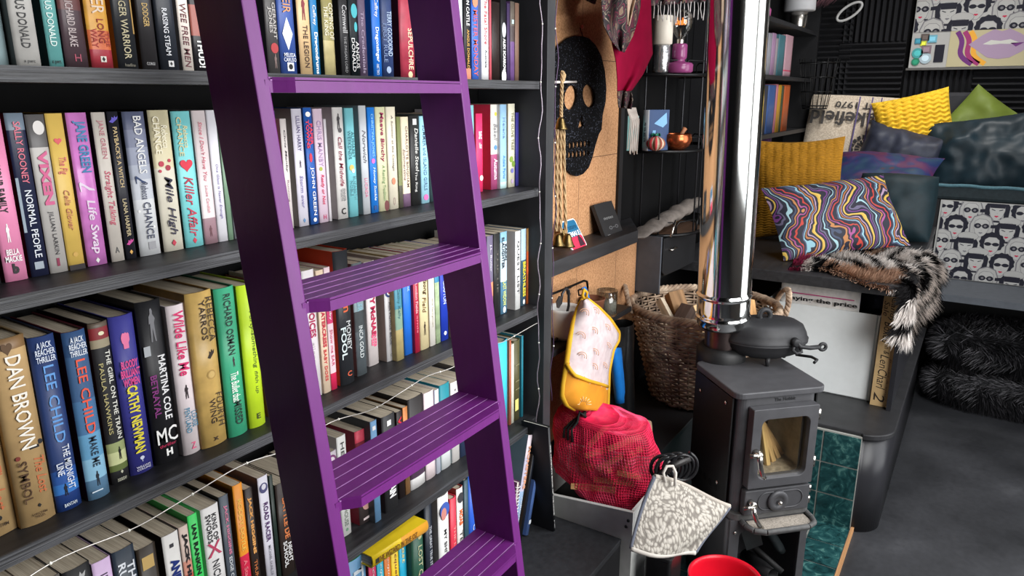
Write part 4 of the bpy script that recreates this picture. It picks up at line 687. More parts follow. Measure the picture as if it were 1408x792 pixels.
# door: frame with a rounded window, glass, hinges, handle
dz0, dz1, dx0, dx1 = .425, .700, -.108, .122
d_in = rrect(-.076, .094, .456, .664, .024, 6); d_out = rrect(dx0, dx1, dz0, dz1, .004, 6)
def ring_prism(mb, outer, inner, y0, y1):
    n = len(outer); k = len(mb.v)
    for y in (y0, y1):
        mb.v += [(x, y, z) for x, z in outer]; mb.v += [(x, y, z) for x, z in inner]
    for i in range(n):
        j = (i + 1) % n
        for f in ((k + i, k + j, k + n + j, k + n + i), (k + 2 * n + j, k + 2 * n + i, k + 3 * n + i, k + 3 * n + j), (k + i, k + 2 * n + i, k + 2 * n + j, k + j), (k + n + j, k + 3 * n + j, k + 3 * n + i, k + n + i)):
            mb.f.append(f); mb.m.append(0); mb.sm.append(False)
door = ring_prism_m = MB(); ring_prism(ring_prism_m, d_out, d_in, -.022, .012)
door_o = ring_prism_m.build('door', STOVE, ST, bevel=.002)
def thin_glass(name, tint, refl=0.10):
    m = bpy.data.materials.new(name); m.use_nodes = True; nt = m.node_tree; nt.nodes.remove(nt.nodes['Principled BSDF'])
    t = N(nt, 'BsdfTransparent'); t.inputs[0].default_value = tint + (1,); g = N(nt, 'BsdfGlossy'); g.inputs['Roughness'].default_value = .02
    mx = N(nt, 'MixShader'); lw = N(nt, 'LayerWeight'); lw.inputs[0].default_value = .25
    ad = N(nt, 'Math', operation='MULTIPLY_ADD'); ad.inputs[1].default_value = .6; ad.inputs[2].default_value = refl * .5
    nt.links.new(lw.outputs['Fresnel'], ad.inputs[0]); nt.links.new(ad.outputs[0], mx.inputs[0]); nt.links.new(t.outputs[0], mx.inputs[1]); nt.links.new(g.outputs[0], mx.inputs[2])
    nt.links.new(mx.outputs[0], nt.nodes['Material Output'].inputs[0]); return m
GLASS = thin_glass('stove_glass', (0.95, 0.92, 0.86))
MB().prism(rrect(-.080, .098, .452, .668, .024, 6), -.004, -.001, 0, 'y').build('door_glass', GLASS, door_o)
for z in (.642, .475): MB().lathe([(0, 0), (.0075, 0), (.0075, .036), (0, .036)], 12).build('hinge', NICKEL, door_o, loc=(.131, -.006, z))
hd = MB(); hd.lathe([(0, 0), (.013, 0), (.013, .022), (.010, .03), (0, .03)], 14, M=Matrix.Translation((-.091, -.022, .555)) @ Matrix.Rotation(pi / 2, 4, 'X'))
hd.tube([(-.091, -.050, .555), (-.094, -.054, .545), (-.092, -.058, .52), (-.084, -.058, .495), (-.072, -.056, .482)], [.009, .009, .0085, .008, .007], 10)
hd.tube([(-.125, -.045, .558), (-.091, -.048, .556)], .007, 8); hd.build('door_handle', NICKEL, door_o)
# ash door with its air wheel
ad = MB(); ad.prism(rrect(dx0 - .002, .124, .326, .414, .004, 4), -.016, .012, 0, 'y')
ad_o = ad.build('ash_door', STOVE, ST, bevel=.003)
m = MB(); m.tube([(x, -.017, z) for x, z in rrect(-.062, .098, .340, .402, .030, 8)], .0022, 6, closed=True); m.build('raised_moulding', STOVE, ad_o)
wh = MB(); wh.lathe([(0, 0), (.036, 0), (.036, .008), (.032, .012), (.02, .012), (.018, .009), (0, .009)], 28, M=Matrix.Translation((.006, -.017, .371)) @ Matrix.Rotation(pi / 2, 4, 'X')); wh.build('air_wheel', STOVE, ad_o)
MB().lathe([(0, 0), (.007, 0), (.008, .006), (.005, .012), (0, .013)], 12, M=Matrix.Translation((.006, -.030, .371)) @ Matrix.Rotation(pi / 2, 4, 'X')).build('air_wheel_knob', NICKEL, ad_o)
hd = MB(); hd.lathe([(0, 0), (.011, 0), (.011, .026), (0, .026)], 14, M=Matrix.Translation((-.090, -.016, .375)) @ Matrix.Rotation(pi / 2, 4, 'X'))
hd.tube([(-.095, -.044, .372), (-.096, -.052, .36), (-.088, -.056, .335), (-.074, -.056, .312), (-.062, -.054, .30)], [.009, .009, .008, .008, .007], 10)
hd.tube([(-.128, -.042, .372), (-.09, -.045, .373)], .0065, 8); hd.build('ash_door_handle', NICKEL, ad_o)
for z in (.392, .352): MB().lathe([(0, 0), (.007, 0), (.007, .024), (0, .024)], 10).build('hinge', NICKEL, ad_o, loc=(.130, -.003, z - .012))
# skirt and ash lip
lip = MB(); lip.prism(rrect(-.145, .145, -.006, SDp - .01, .03), .303, .326, 0)
lp = [(-.108, .0), (-.108, -.03), (-.095, -.062), (-.06, -.078), (.09, -.078), (.122, -.062), (.132, -.03), (.132, 0)]
lip.prism(lp, .286, .292, 0)
for i in range(len(lp) - 1):
    a = Vector((lp[i][0], lp[i][1], 0)); c = Vector((lp[i + 1][0], lp[i + 1][1], 0)); lip.tube([a + Vector((0, 0, .300)), c + Vector((0, 0, .300))], .009, 8)
lip.build('ash_lip', mat((84, 84, 84), .6, .1, var=.2, scale=60), ST, bevel=.002)
MB().box(-.09, .12, -.066, -.002, .2925, .2965).build('spilt_ash', mat((150, 142, 132), .95, var=.35, scale=220), ST)
# badge letters cast on the front
text('maker_lettering', 'The Hobbit', ST, (.018, .0125, .714), (1, 0, 0), (0, 0, 1), .075, .012, (24, 24, 26), weight=.01)
# outer heat shields on the sides
for sx in (-1, 1):
    m = MB(); xa = sx * .152; xb = sx * .147
    m.box(min(xa, xb), max(xa, xb), .036, SDp - .005, .30, zt - .03)
    sh = m.build('side_shield', mat((30, 30, 31), .45, .2, var=.1), ST)
    for yy, z in ((.075, .690), (.09, .395), (.25, .66)): MB().lathe([(0, 0), (.0075, 0), (.006, .004), (0, .005)], 10, M=Matrix.Translation((sx * .1525, yy, z)) @ Matrix.Rotation(sx * pi / 2, 4, 'Y')).build('screw', NICKEL, sh)
    for q in range(4): MB().lathe([(0, 0), (.013, 0)], 16, M=Matrix.Translation((sx * .1526, .10 + q * .038, .37)) @ Matrix.Rotation(sx * pi / 2, 4, 'Y')).build('vent_hole', flat((6, 6, 6)), sh)
# log store stand: side panels, back, floor, arched front
ls = MB(); ls.box(-.142, -.136, .012, SDp - .01, -.051, .303).box(.136, .142, .012, SDp - .01, -.051, .303).box(-.142, .142, SDp - .016, SDp - .01, -.051, .303).box(-.142, .142, .012, SDp - .01, -.051, -.045)
ls_o = ls.build('log_store', STOVE, ST)
m = MB(); ring_prism(m, rrect(-.145, .145, -.051, .303, .004, 6), rrect(-.108, .118, -.03, .258, .022, 6), 0.0, .012); m.build('log_store_front', STOVE, ls_o, bevel=.0015)
m = MB(); m.tube([(-.13, .02, -.045), (-.13, .02, .3)], .02, 12); m.build('log_store_post', STOVE, ls_o)
for x in (-.126, -.04, .118): MB().lathe([(0, 0), (.006, 0), (.005, .004), (0, .004)], 10, M=Matrix.Translation((x, -.001, .272 if x > -.1 else .258)) @ Matrix.Rotation(pi / 2, 4, 'X')).build('screw', NICKEL, ls_o)
STM = Matrix.Translation(ST.location) @ Matrix.Rotation(radians(-45), 4, 'Z') @ Matrix.Scale(.96, 4)
# things in the stove and in the log store
for i, (xa, xb, r_) in enumerate(((.004, .020, .008), (.014, .052, .009), (.024, .084, .008), (.036, .112, .007))):
    p0 = Vector((xb, .075 + .02 * i, .447)); p1 = Vector((xa, .12 + .02 * i, .615 - .012 * i))
    ax = (p1 - p0).normalized(); rt = ax.cross(Vector((0, 1, 0))).normalized(); bk = rt.cross(ax)
    Mk = STM @ Matrix(((rt.x, bk.x, ax.x, p0.x), (rt.y, bk.y, ax.y, p0.y), (rt.z, bk.z, ax.z, p0.z), (0, 0, 0, 1)))
    o = MB().prism([(-r_, -r_ * .9), (r_ * .8, -r_), (r_, r_ * .7), (-r_ * .7, r_)], 0, (p1 - p0).length, 0).build('kindling_stick', mat((244 - 6 * i, 208 - 4 * i, 152), .8, var=.25, scale=14, stretch=(6, 6, .4)), bevel=.0015)
    o.matrix_world = Mk
    tag(o, ('split kindling stick standing behind the stove glass, furthest left', 'split kindling stick behind the stove glass, second from the left', 'split kindling stick behind the stove glass, third from the left', 'thin split kindling stick behind the stove glass, furthest right')[i], 'stick', 'kindling laid in the stove')
def in_stove(x, y, z): return STM @ Vector((x, y, z))
sv = thing('ash_shovel', 'black sheet metal ash shovel lying in the log store of the stove', 'shovel', in_stove(-.05, .10, .06))
p = [in_stove(*q) - sv.location for q in ((-.085, .03, .235), (-.02, .03, .245), (.015, .05, .16), (-.045, .05, .145))]
m = MB(); m.add([tuple(q) for q in p], [(0, 1, 2, 3)]); m.build('scoop', mat((46, 46, 48), .35, .5, var=.15), sv, solid=.003)
MB().tube([in_stove(-.015, .06, .15) - sv.location, in_stove(.03, .03, .11) - sv.location, in_stove(.06, -.01, .085) - sv.location], .010, 10).build('handle', DARK, sv)
o = MB().tube([in_stove(.005, .10, .262), in_stove(.03, .085, .225), in_stove(.085, .06, .135), in_stove(.098, .055, .115)], [.013, .016, .016, .012], 12).build('rolled_tube', mat((52, 58, 60), .35, .3, var=.2)); tag(o, 'dark rolled tube leaning diagonally in the log store of the stove', 'tube')
m = MB(); m.tube([in_stove(.02, .16, .04), in_stove(.045, .02, .055)], .022, 16, cap=False); o = m.build('short_pipe', IRON, solid=.003); tag(o, 'short black pipe lying with its open end out of the log store', 'pipe')

# ---- flue
f0 = on_y(993.2, 447, .668); f1 = on_y(1016.5, 0, .668); fd = (f1 - f0).normalized(); ft = f0 + fd * ((2.8 - f0.z) / fd.z)
fl = thing('chrome_flue', 'shiny stainless steel flue pipe rising behind the stove to the ceiling', 'flue', f0)
def flp(t): return fd * t
Rf = fd.to_track_quat('Z', 'Y').to_matrix().to_4x4(); R_ = .0865
m = MB(); LN = (ft - f0).length - .003
m.lathe([(.06, 0), (R_ - .006, .002), (R_ - .002, .012), (R_ - .001, .03), (R_ + .003, .034), (R_ + .003, .040), (R_ - .001, .044), (R_ - .001, .048), (R_, .054), (R_, .060), (R_, .104), (R_, .108), (R_ + .004, .112), (R_ + .004, .118), (R_, .122), (R_, .128), (R_, .3), (R_, LN - .02), (R_, LN - .01), (R_, LN), (.04, LN)], 64, M=Rf); m.build('twin_wall_pipe', CHROME, fl)
m = MB(); m.lathe([(.055, -.09), (.058, .002)], 32, M=Rf); m.build('inner_pipe', mat((92, 80, 78), .3, .9, var=.15), fl)
m = MB(); m.lathe([(0, -.42), (.070, -.42), (.070, -.16), (.082, -.15), (.082, -.085), (.068, -.07), (.0, -.07)], 32, M=Rf)
m.build('stove_collar', mat((26, 26, 27), .5), fl)

# ---- cast iron pot on the stove
pc = on_z(1058, 492, .787)
pot = thing('cast_iron_pot', 'black oval cast iron cooker with a domed lid and three feet on the stove top', 'pot', (pc.x - .03, pc.y + .01, .7865), (0, 0, radians(-52)))
SXp, SYp = .135, .092
def oval(prof, mb, seg=40): return mb.lathe([(r_, z) for r_, z in prof], seg, sx=SXp, sy=SYp)
oval([(0, .018), (.5, .02), (.8, .036), (.95, .055), (1.0, .070), (1.03, .073), (1.03, .078), (.9, .078)], MB()).build('bowl', IRON, pot)
oval([(1.03, .079), (1.035, .085), (1.0, .089), (.97, .105), (.88, .128), (.70, .142), (.4, .149), (0, .151)], MB()).build('lid', IRON, pot)
for a in (20, 140, 260): MB().tube([(SXp * .55 * cos(radians(a)), SYp * .55 * sin(radians(a)), .03), (SXp * .62 * cos(radians(a)), SYp * .62 * sin(radians(a)), .0)], [.010, .006], 8).build('foot', IRON, pot)
m = MB(); m.tube([(-.012 + .018 * cos(a), 0.0, .158 + .020 * sin(a)) for a in [2 * pi * i / 16 for i in range(16)]], .009, 8, closed=True); m.build('lifting_ring', IRON, pot)
m = MB(); hx, hy = .055, -.086
m.lathe([(0, 0), (.014, 0), (.014, .02), (.009, .022), (0, .022)], 14, M=Matrix.Translation((hx, hy, .094)) @ Matrix.Rotation(pi / 2, 4, 'X'))
m.tube([(hx, hy - .014, .098), (hx + .012, hy - .018, .082), (hx + .045, hy - .016, .076), (hx + .08, hy - .010, .076)], .0075, 8)
m.tube([(hx + .092 + .011 * cos(a), hy - .010, .076 + .011 * sin(a)) for a in [2 * pi * i / 12 for i in range(12)]], .0055, 8, closed=True)
m.tube([(hx - .004, hy - .012, .085), (hx - .012, hy - .016, .07), (hx + .002, hy - .016, .058), (hx + .02, hy - .014, .062), (hx + .016, hy - .012, .078)], .006, 8)
m.build('latch', IRON, pot)
m = MB(); m.tube([(.125, .03, .004), (.165, .0, .006), (.17, -.03, .006), (.15, -.05, .004)], .005, 8); m.build('carrying_handle', IRON, pot)

# ================================================================== LOG BASKET
WICK = node_mat('wicker', lambda nt, b: (lambda n, r: (nt.links.new(_obj_coord(nt), n.inputs['Vector']), nt.links.new(n.outputs['Fac'], r.inputs[0]), nt.links.new(r.outputs[0], b.inputs['Base Color'])))(N(nt, 'TexNoise', Scale=22.0, Detail=4), ramp(nt, [(0.3, (104, 84, 70)), (0.5, (160, 136, 114)), (0.72, (204, 184, 160))])), .75)
bk = thing('log_basket', 'big oval wicker log basket with rope-like handles behind the stove', 'basket', (2.70, .848, .4805), (0, 0, radians(27)))
BH = .375
def brad(t): return (.175 + .075 * t + .010 * t * t, .185 + .085 * t + .012 * t * t)     # along view, across view
nst = 38
m = MB()
for i in range(34):
    t = (i + .5) / 34; rx, ry = brad(t); pts = []
    for j in range(nst * 4):
        a = 2 * pi * j / (nst * 4); wv = .006 * (1 if i % 2 else -1) * cos(a * nst / 2)
        pts.append(((rx + wv) * cos(a), (ry + wv) * sin(a), .006 + t * BH * .97 + .0016 * sin(7 * a + i)))
    m.tube(pts, .0046, 5, closed=True)
m.build('weave', WICK, bk)
m = MB()
for j in range(nst):
    a = 2 * pi * (j + .0) / nst
    m.tube([(brad(t)[0] * cos(a), brad(t)[1] * sin(a), .004 + t * BH) for t in (0, .25, .5, .75, 1.0)], .0042, 6)
m.build('stakes', WICK, bk)
m = MB()
for s_ in range(4):
    rx, ry = brad(1.0); pts = []
    for j in range(120):
        a = 2 * pi * j / 120; ph = a * 22 + s_ * pi / 2
        pts.append(((rx + .010 * cos(ph)) * cos(a), (ry + .010 * cos(ph)) * sin(a), BH + .004 + .010 * sin(ph)))
    m.tube(pts, .0075, 6, closed=True)
m.build('rim', WICK, bk)
for sgn in (1, -1):
    m = MB(); rx, ry = brad(1.0)
    for s_ in range(4):
        pts = []
        for j in range(34):
            u = j / 33; th = pi * u; ph = u * 26 + s_ * pi / 2
            x = -.012 - .078 * cos(th) + .008 * cos(ph); z = BH + .085 * sin(th) + .008 * sin(ph) * .6; y = sgn * (ry + .004 + .022 * sin(th) + .006 * sin(ph))
            pts.append((x, y, z - .01))
        m.tube(pts, .0062, 6)
    m.build('handle', WICK, bk)
m = MB(); m.lathe([(0, .006), (.99, .006)], 40, sx=.175, sy=.185); m.build('base', WICK, bk)
BKM = Matrix.Translation((2.70, .848, .4805)) @ Matrix.Rotation(radians(27), 4, 'Z')
def log(px0, px1, wd_, th_, rgb, label, roll=0.0, bark=None):
    p0, p1 = Vector(px0), Vector(px1); ax = (p1 - p0).normalized(); rt = ax.cross(Vector((.3, .9, .1))).normalized(); bkv = rt.cross(ax)
    Mk = Matrix(((rt.x, bkv.x, ax.x, p0.x), (rt.y, bkv.y, ax.y, p0.y), (rt.z, bkv.z, ax.z, p0.z), (0, 0, 0, 1))) @ Matrix.Rotation(roll, 4, 'Z')
    o = MB().box(-wd_ / 2, wd_ / 2, -th_ / 2, th_ / 2, 0, (p1 - p0).length).build('firewood_log', mat(rgb, .8, var=.35, scale=9, stretch=(8, 8, .5)), bevel=.002); o.matrix_world = Mk
    return tag(o, label, 'log', 'firewood in the log basket')
C3 = lambda u, v, t: at_depth(u, v, t)
log(C3(944, 458, 2.80), C3(926, 402, 2.84), .062, .05, (150, 116, 82), 'square sawn light brown log in the basket, upper middle', .5)
log(C3(926, 462, 2.74), C3(948, 424, 2.78), .06, .05, (72, 56, 48), 'dark brown square log in the basket just left of the flue')
log(C3(930, 456, 2.76), C3(907, 412, 2.82), .022, .03, (206, 190, 166), 'narrow pale batten in the basket, leftmost of the wood')
log(C3(975, 480, 2.82), C3(954, 420, 2.84), .045, .035, (200, 168, 126), 'pale offcut in the basket half behind the flue')
log(C3(1036, 470, 2.80), C3(1028, 412, 2.84), .06, .03, (196, 150, 100), 'orange-tan offcut in the basket right of the flue')
log(C3(965, 500, 2.82), C3(935, 462, 2.80), .09, .06, (60, 48, 42), 'dark log at the bottom of the basket')
# ================================================================== GREY BOX, KINDLING NET, POT HOLDER, BUCKET
def hexa(mb, q, d, mi=0):
    """slab: quad q (4 points) thickened by vector d"""
    q = [Vector(p) for p in q]; d = Vector(d); return mb.add([tuple(p) for p in q] + [tuple(p + d) for p in q], [(0, 1, 2, 3), (7, 6, 5, 4), (0, 4, 5, 1), (1, 5, 6, 2), (2, 6, 7, 3), (3, 7, 4, 0)], mi)
gb = thing('grey_box', 'open light grey box on the floor, holding the red net of kindling', 'box', (1.760, .716, 0))
GB = mat((186, 187, 184), .5, var=.06)
m = MB(); hexa(m, [(0, 0, .02), (0, .40, .02), (0, .40, .44), (0, 0, .482)], (.012, 0, 0)); m.build('side_panel', GB, gb, bevel=.001)
m = MB(); hexa(m, [(.36, 0, .02), (.36, .40, .02), (.36, .40, .44), (.36, 0, .482)], (-.012, 0, 0)); m.build('side_panel', GB, gb, bevel=.001)
m = MB(); hexa(m, [(.012, 0, .02), (.348, 0, .02), (.348, 0, .482), (.012, 0, .482)], (0, .010, 0)); m.build('front_panel', GB, gb)
m = MB(); m.box(.012, .348, .39, .40, .02, .44).box(.012, .348, .01, .39, .02, .03); m.build('back_and_bottom', GB, gb)
m = MB(); m.box(.012, .348, .01, .39, .30, .31); m.build('inner_tray', DARK, gb)
for z in (.452, .43): MB().lathe([(0, 0), (.005, 0), (.004, .003), (0, .003)], 10, M=Matrix.Translation((-.0005, .014 if z > .44 else .02, z)) @ Matrix.Rotation(-pi / 2, 4, 'Y')).build('screw', DARK, gb)

# net of kindling: lumpy sack surface, with strands of netting over it and sticks inside
NETM = node_mat('red_net_film', lambda nt, b: None, .45)
def _netfilm(m):
    nt = m.node_tree; b = nt.nodes['Principled BSDF']; L = nt.links.new
    n = N(nt, 'TexNoise', Scale=9.0, Detail=5, Distortion=1.5); L(_obj_coord(nt), n.inputs['Vector'])
    r = ramp(nt, [(0.3, (140, 14, 44)), (0.5, (206, 26, 66)), (0.7, (232, 76, 112))]); L(n.outputs['Fac'], r.inputs[0]); L(r.outputs[0], b.inputs['Base Color'])
    b.inputs['Alpha'].default_value = .50
_netfilm(NETM)
NETS = mat((226, 40, 84), .4, var=.2, scale=30)
NETL = mat((236, 78, 116), .35, var=.2, scale=30)
bc0 = at_depth(838, 622, 2.33)
net = thing('kindling_net', 'red plastic net sack full of split kindling slumped in the grey box', 'sack', bc0)
prof_pts = [(762, 600), (766, 572), (778, 560), (800, 553), (822, 566), (845, 563), (872, 570), (893, 572), (903, 602), (911, 632), (905, 660), (888, 684), (862, 700), (830, 690), (790, 680), (764, 660)]
# the outline of the sack, turned into a rounded body with its own depth
ax_r = _r.copy(); ax_f = Vector((_h.x, _h.y, 0)); ax_u = Vector((0, 0, 1))
ol = [(p.dot(ax_r), p.dot(ax_u)) for p in (at_depth(u, v, 2.33) - bc0 for u, v in prof_pts)]
z_lo, z_hi = min(p[1] for p in ol), max(p[1] for p in ol)
def span(z):
    xs = []
    for i in range(len(ol)):
        (xa, za), (xb, zb_) = ol[i - 1], ol[i]
        if (za - z) * (zb_ - z) <= 0 and abs(za - zb_) > 1e-9: xs.append(xa + (xb - xa) * (z - za) / (zb_ - za))
    return (min(xs), max(xs)) if xs else (0, 0)
def netfn(u, v):
    a = 2 * pi * u; z = z_lo + (z_hi - z_lo) * (.5 - .5 * cos(pi * min(max(v, .004), .996))); l_, r_ = span(z); c_ = (l_ + r_) / 2; hw = (r_ - l_) / 2
    d = .125 * sin(pi * (.08 + .86 * v)) ** .6 * min(1, hw / .06)
    p = ax_r * (c_ + hw * cos(a)) + ax_u * z + ax_f * (d * sin(a) + .05 * (v - .5) - .30 * (c_ + hw * cos(a)))
    k_ = sin(pi * v); nz = noise.noise(p * 9 + Vector((3, 1, 5))) * .022 + noise.noise(p * 24) * .011
    ridge = abs(noise.noise(p * 7 + Vector((9, 2, 1)))) * .024 + abs(noise.noise(Vector((p.x * 20, p.y * 20, p.z * 9)))) * .012
    return p + (ax_r * cos(a) + ax_f * sin(a)) * (nz - ridge) * k_ + ax_u * .012 * noise.noise(p * 12 + Vector((5, 5, 2))) * k_
MB().grid(netfn, 48, 26, closed_u=True).build('film', NETM, net)
m = MB(); m.grid(lambda u, v: netfn(u, v) * 1.008, 110, 60, closed_u=True)
ns = m.build('netting', [NETS, NETL], net)
for i, pgn in enumerate(ns.data.polygons): pgn.material_index = 1 if noise.noise(pgn.center * 14 + Vector((1, 7, 2))) > .22 else 0
wf = ns.modifiers.new('strands', 'WIREFRAME'); wf.thickness = .0026; wf.use_replace = True; wf.use_boundary = True; wf.material_offset = 0; wf.use_even_offset = False
m = MB()
for k_ in range(3): m.tube([at_depth(u, v, 2.29 - .01 * k_) - bc0 for u, v in ((775 + k_ * 6, 602 + k_ * 3), (776 + k_ * 5, 590), (786 + k_ * 4, 580), (797, 572 - k_ * 3), (806, 566 + k_ * 4))], .0045, 6)
m.build('tie', DARK, net)
for i in range(11):
    u0 = 785 + (i * 37) % 80; v0 = 672 - (i * 23) % 60; dx = 62 - (i * 29) % 40
    p0 = at_depth(u0, v0 - 4, 2.31 + .02 * (i % 5)); p1 = at_depth(min(u0 + dx, 880), v0 + 2 - (i % 3) * 24, 2.29 + .02 * (i % 4)); axx = (p1 - p0).normalized(); rt = axx.cross(Vector((.2, .5, .9))).normalized(); bb_ = rt.cross(axx)
    o = MB().box(-.012, .012, -.009, .009, 0, (p1 - p0).length).build('kindling_stick', mat((206 - 5 * (i % 4), 160 - 8 * (i % 3), 108), .8, var=.25, scale=14, stretch=(6, 6, .4)), bevel=.001)
    o.matrix_world = Matrix(((rt.x, bb_.x, axx.x, p0.x), (rt.y, bb_.y, axx.y, p0.y), (rt.z, bb_.z, axx.z, p0.z), (0, 0, 0, 1)))
    tag(o, 'split kindling stick inside the red net sack', 'stick', 'kindling in the red net')
m = MB(); pb = at_depth(862, 572, 2.36)
m.grid(lambda u, v: pb + ax_r * (-.05 + .13 * v) + ax_u * (.03 * sin(pi * u) - .05 * v) + ax_f * (.06 * (u - .5)), 12, 6)
tag(m.build('brown_paper_bag', mat((150, 120, 98), .8, var=.15, scale=20, bump=.3), solid=.002), 'crumpled brown paper sheet behind the red net sack', 'paper')

# quilted pot holder hanging over the box corner
def quilt(nt, b):
    L = nt.links.new; v = N(nt, 'TexVoronoi', Scale=120.0, feature='F1'); mp = _obj_coord(nt, (1.0, 1.0, .55)); dn = N(nt, 'TexNoise', Scale=14.0); L(mp, dn.inputs['Vector'])
    mm = N(nt, 'MixRGB', blend_type='ADD'); mm.inputs[0].default_value = .05; L(mp, mm.inputs[1]); L(dn.outputs['Color'], mm.inputs[2]); L(mm.outputs[0], v.inputs['Vector'])
    r = ramp(nt, [(0.0, (192, 186, 178)), (0.45, (178, 172, 162)), (0.62, (132, 126, 118)), (1, (116, 110, 104))]); L(v.outputs['Distance'], r.inputs[0]); L(r.outputs[0], b.inputs['Base Color'])
    bp = N(nt, 'Bump', Strength=.5, Distance=.004); bp.invert = True; L(v.outputs['Distance'], bp.inputs['Height']); L(bp.outputs[0], b.inputs['Normal'])
QUILT = node_mat('leaf_print_quilt', quilt, .85)
qd = (1.93, 1.97, 1.90, 1.87)
Q = [at_depth(u, v, d_) for (u, v), d_ in zip(((900, 655), (1001, 692), (958, 765), (868, 755)), qd)]
qc = sum(Q, Vector()) / 4; ph = thing('pot_holder', 'quilted white and grey leaf print pot holder hanging at the corner of the grey box', 'pot holder', qc)
def qf(u, v):
    p = Q[0].lerp(Q[1], u).lerp(Q[3].lerp(Q[2], u), v) - qc
    return p - ax_f * (.012 * sin(pi * u) * sin(pi * v)) + ax_f * .016 * sin(u * 5 + v * 3)
MB().grid(qf, 24, 24).build('quilted_panel', QUILT, ph, solid=.009)
edge = [qf(i / 24, 0) for i in range(25)] + [qf(1, i / 24) for i in range(1, 25)] + [qf(1 - i / 24, 1) for i in range(1, 25)] + [qf(0, 1 - i / 24) for i in range(1, 24)]
MB().tube(edge[:25] + edge[25:49][:0], .0065, 8).build('binding', mat((176, 168, 158), .9, var=.1), ph)
MB().tube(edge[48:73], .0065, 8).build('binding', mat((196, 190, 182), .9, var=.1), ph)
MB().tube(edge[24:49], .0055, 8).build('binding', mat((96, 100, 112), .9, var=.1), ph)
MB().tube(edge[72:] + [edge[0]], .0055, 8).build('binding', mat((96, 100, 112), .9, var=.1), ph)
lpz = [at_depth(u, v, 1.93) - qc for u, v in ((915, 663), (912, 650), (917, 641), (925, 641), (929, 650), (928, 668))]
MB().tube(lpz, .0042, 8).build('hanging_loop', mat((196, 190, 182), .9), ph)
# black cable coil
cc = at_depth(925, 646, 2.06); ck = thing('cable_coil', 'coil of black cable hung beside the stove above the pot holder', 'cable', cc)
m = MB(); pts = []
for i in range(150):
    a = 2 * pi * i / 24; k_ = i / 150
    pts.append(ax_r * (.036 * cos(a) - .03 + k_ * .065) + ax_u * (.040 * sin(a) + k_ * .012) + ax_f * (.01 * sin(a * .5)))
m.tube(pts, .0052, 8); m.tube([pts[-1], pts[-1] + ax_r * .012 - ax_u * .04, pts[-1] + ax_r * .008 - ax_u * .08], .004, 6); m.build('cable', mat((26, 26, 28), .3), ck)
MB().tube([at_depth(u, v, 2.05) - cc for u, v in ((905, 655), (925, 640), (948, 629))], .012, 10).build('hook_bar', mat((44, 42, 42), .4, .3), ck)

# red bucket on the floor
rb = thing('red_bucket', 'bright red plastic bucket on the floor in front of the stove', 'bucket', (1.90, .452, 0))
bt = on_z(996, 800, .26); rb.location = (bt.x, bt.y, .0165)
m = MB(); m.lathe([(0, .004), (.072, .004), (.075, .0), (.098, .245), (.106, .25), (.107, .262), (.102, .264), (.097, .255), (.095, .245), (.0905, .20), (.0900, .198), (.0885, .19), (.0880, .188), (.073, .012), (0, .012)], 48)
m.build('pail', mat((206, 18, 40), .32, var=.03), rb)
m = MB(); m.tube([(.108 * cos(a), .108 * sin(a), .245 - .05 * sin(a)) for a in [pi * i / 20 for i in range(21)]], .003, 6); m.build('bail_handle', NICKEL, rb)
# white carton and black tin under the pot holder
o = thing('white_carton', 'tall white carton standing under the pot holder', 'box', (2.0, .70, 0)); pw = on_z(880, 800, .20); o.location = (pw.x + .12, pw.y + .04, 0)
o.location = (1.93, .655, .0165)
MB().box(-.05, .045, -.01, .03, 0, .345).build('carton', mat((226, 230, 234), .5, var=.02), o, bevel=.002)
MB().box(-.05, .045, -.0115, -.01, .28, .345).build('flap', mat((210, 214, 220), .5), o)
o = thing('black_tin', 'scuffed black tin standing right of the white carton', 'tin', (0, 0, 0)); tq = on_z(912, 768, .342); o.location = (tq.x + .03, tq.y + .01, .0165)
MB().prism(rrect(-.05, .05, -.04, .04, .01), 0, .33).build('can', mat((34, 34, 35), .3, .3, var=.5, scale=14), o, bevel=.003)
MB().prism(rrect(-.052, .052, -.042, .042, .01), .33, .342).build('lid', mat((44, 44, 45), .3, .3), o, bevel=.003)

# ================================================================== CORK WALL: SKULL, BELLS, LEDGE, HOOKS
YW = 1.118
def glitter(nt, b):
    L = nt.links.new; v = N(nt, 'TexVoronoi', Scale=420.0); L(_obj_coord(nt), v.inputs['Vector'])
    r = ramp(nt, [(0, (9, 9, 11)), (0.93, (12, 12, 14)), (0.99, (90, 94, 108))]); sp = N(nt, 'SeparateColor'); L(v.outputs['Color'], sp.inputs[0]); L(sp.outputs[0], r.inputs[0]); L(r.outputs[0], b.inputs['Base Color'])
GLIT = node_mat('black_glitter', glitter, .8); GLIT.node_tree.nodes['Principled BSDF'].inputs['Specular IOR Level'].default_value = .1
def skull_poly():
    R = [(797, 50), (806, 53), (815, 62), (823, 77), (828, 98), (830, 122), (829, 140), (825, 158), (823.5, 178), (820, 184), (815, 200), (811, 216), (806, 230), (798, 239), (790, 242)]
    Lf = [(784, 241), (776, 234), (770, 222), (765, 204), (761, 186), (757, 176), (755.5, 160), (752, 142), (750, 122), (751, 100), (756, 78), (765, 62), (776, 53), (787, 49.5)]
    return [(lambda p: (p.x, p.z))(on_y(u, v, YW)) for u, v in R + Lf]
sk0 = on_y(790, 150, YW); sk = thing('skull_decoration', 'flat black glittery skull cut-out with openings hanging on the cork wall', 'decoration', (sk0.x, YW - .008, sk0.z))
bm = bmesh.new()
def loop(pts): 
    vs = [bm.verts.new((x - sk0.x, 0, z - sk0.z)) for x, z in pts]; return [bm.edges.new((vs[i], vs[(i + 1) % len(vs)])) for i in range(len(vs))]
def pxloop(pts): return [(lambda p: (p.x, p.z))(on_y(u, v, YW)) for u, v in pts]
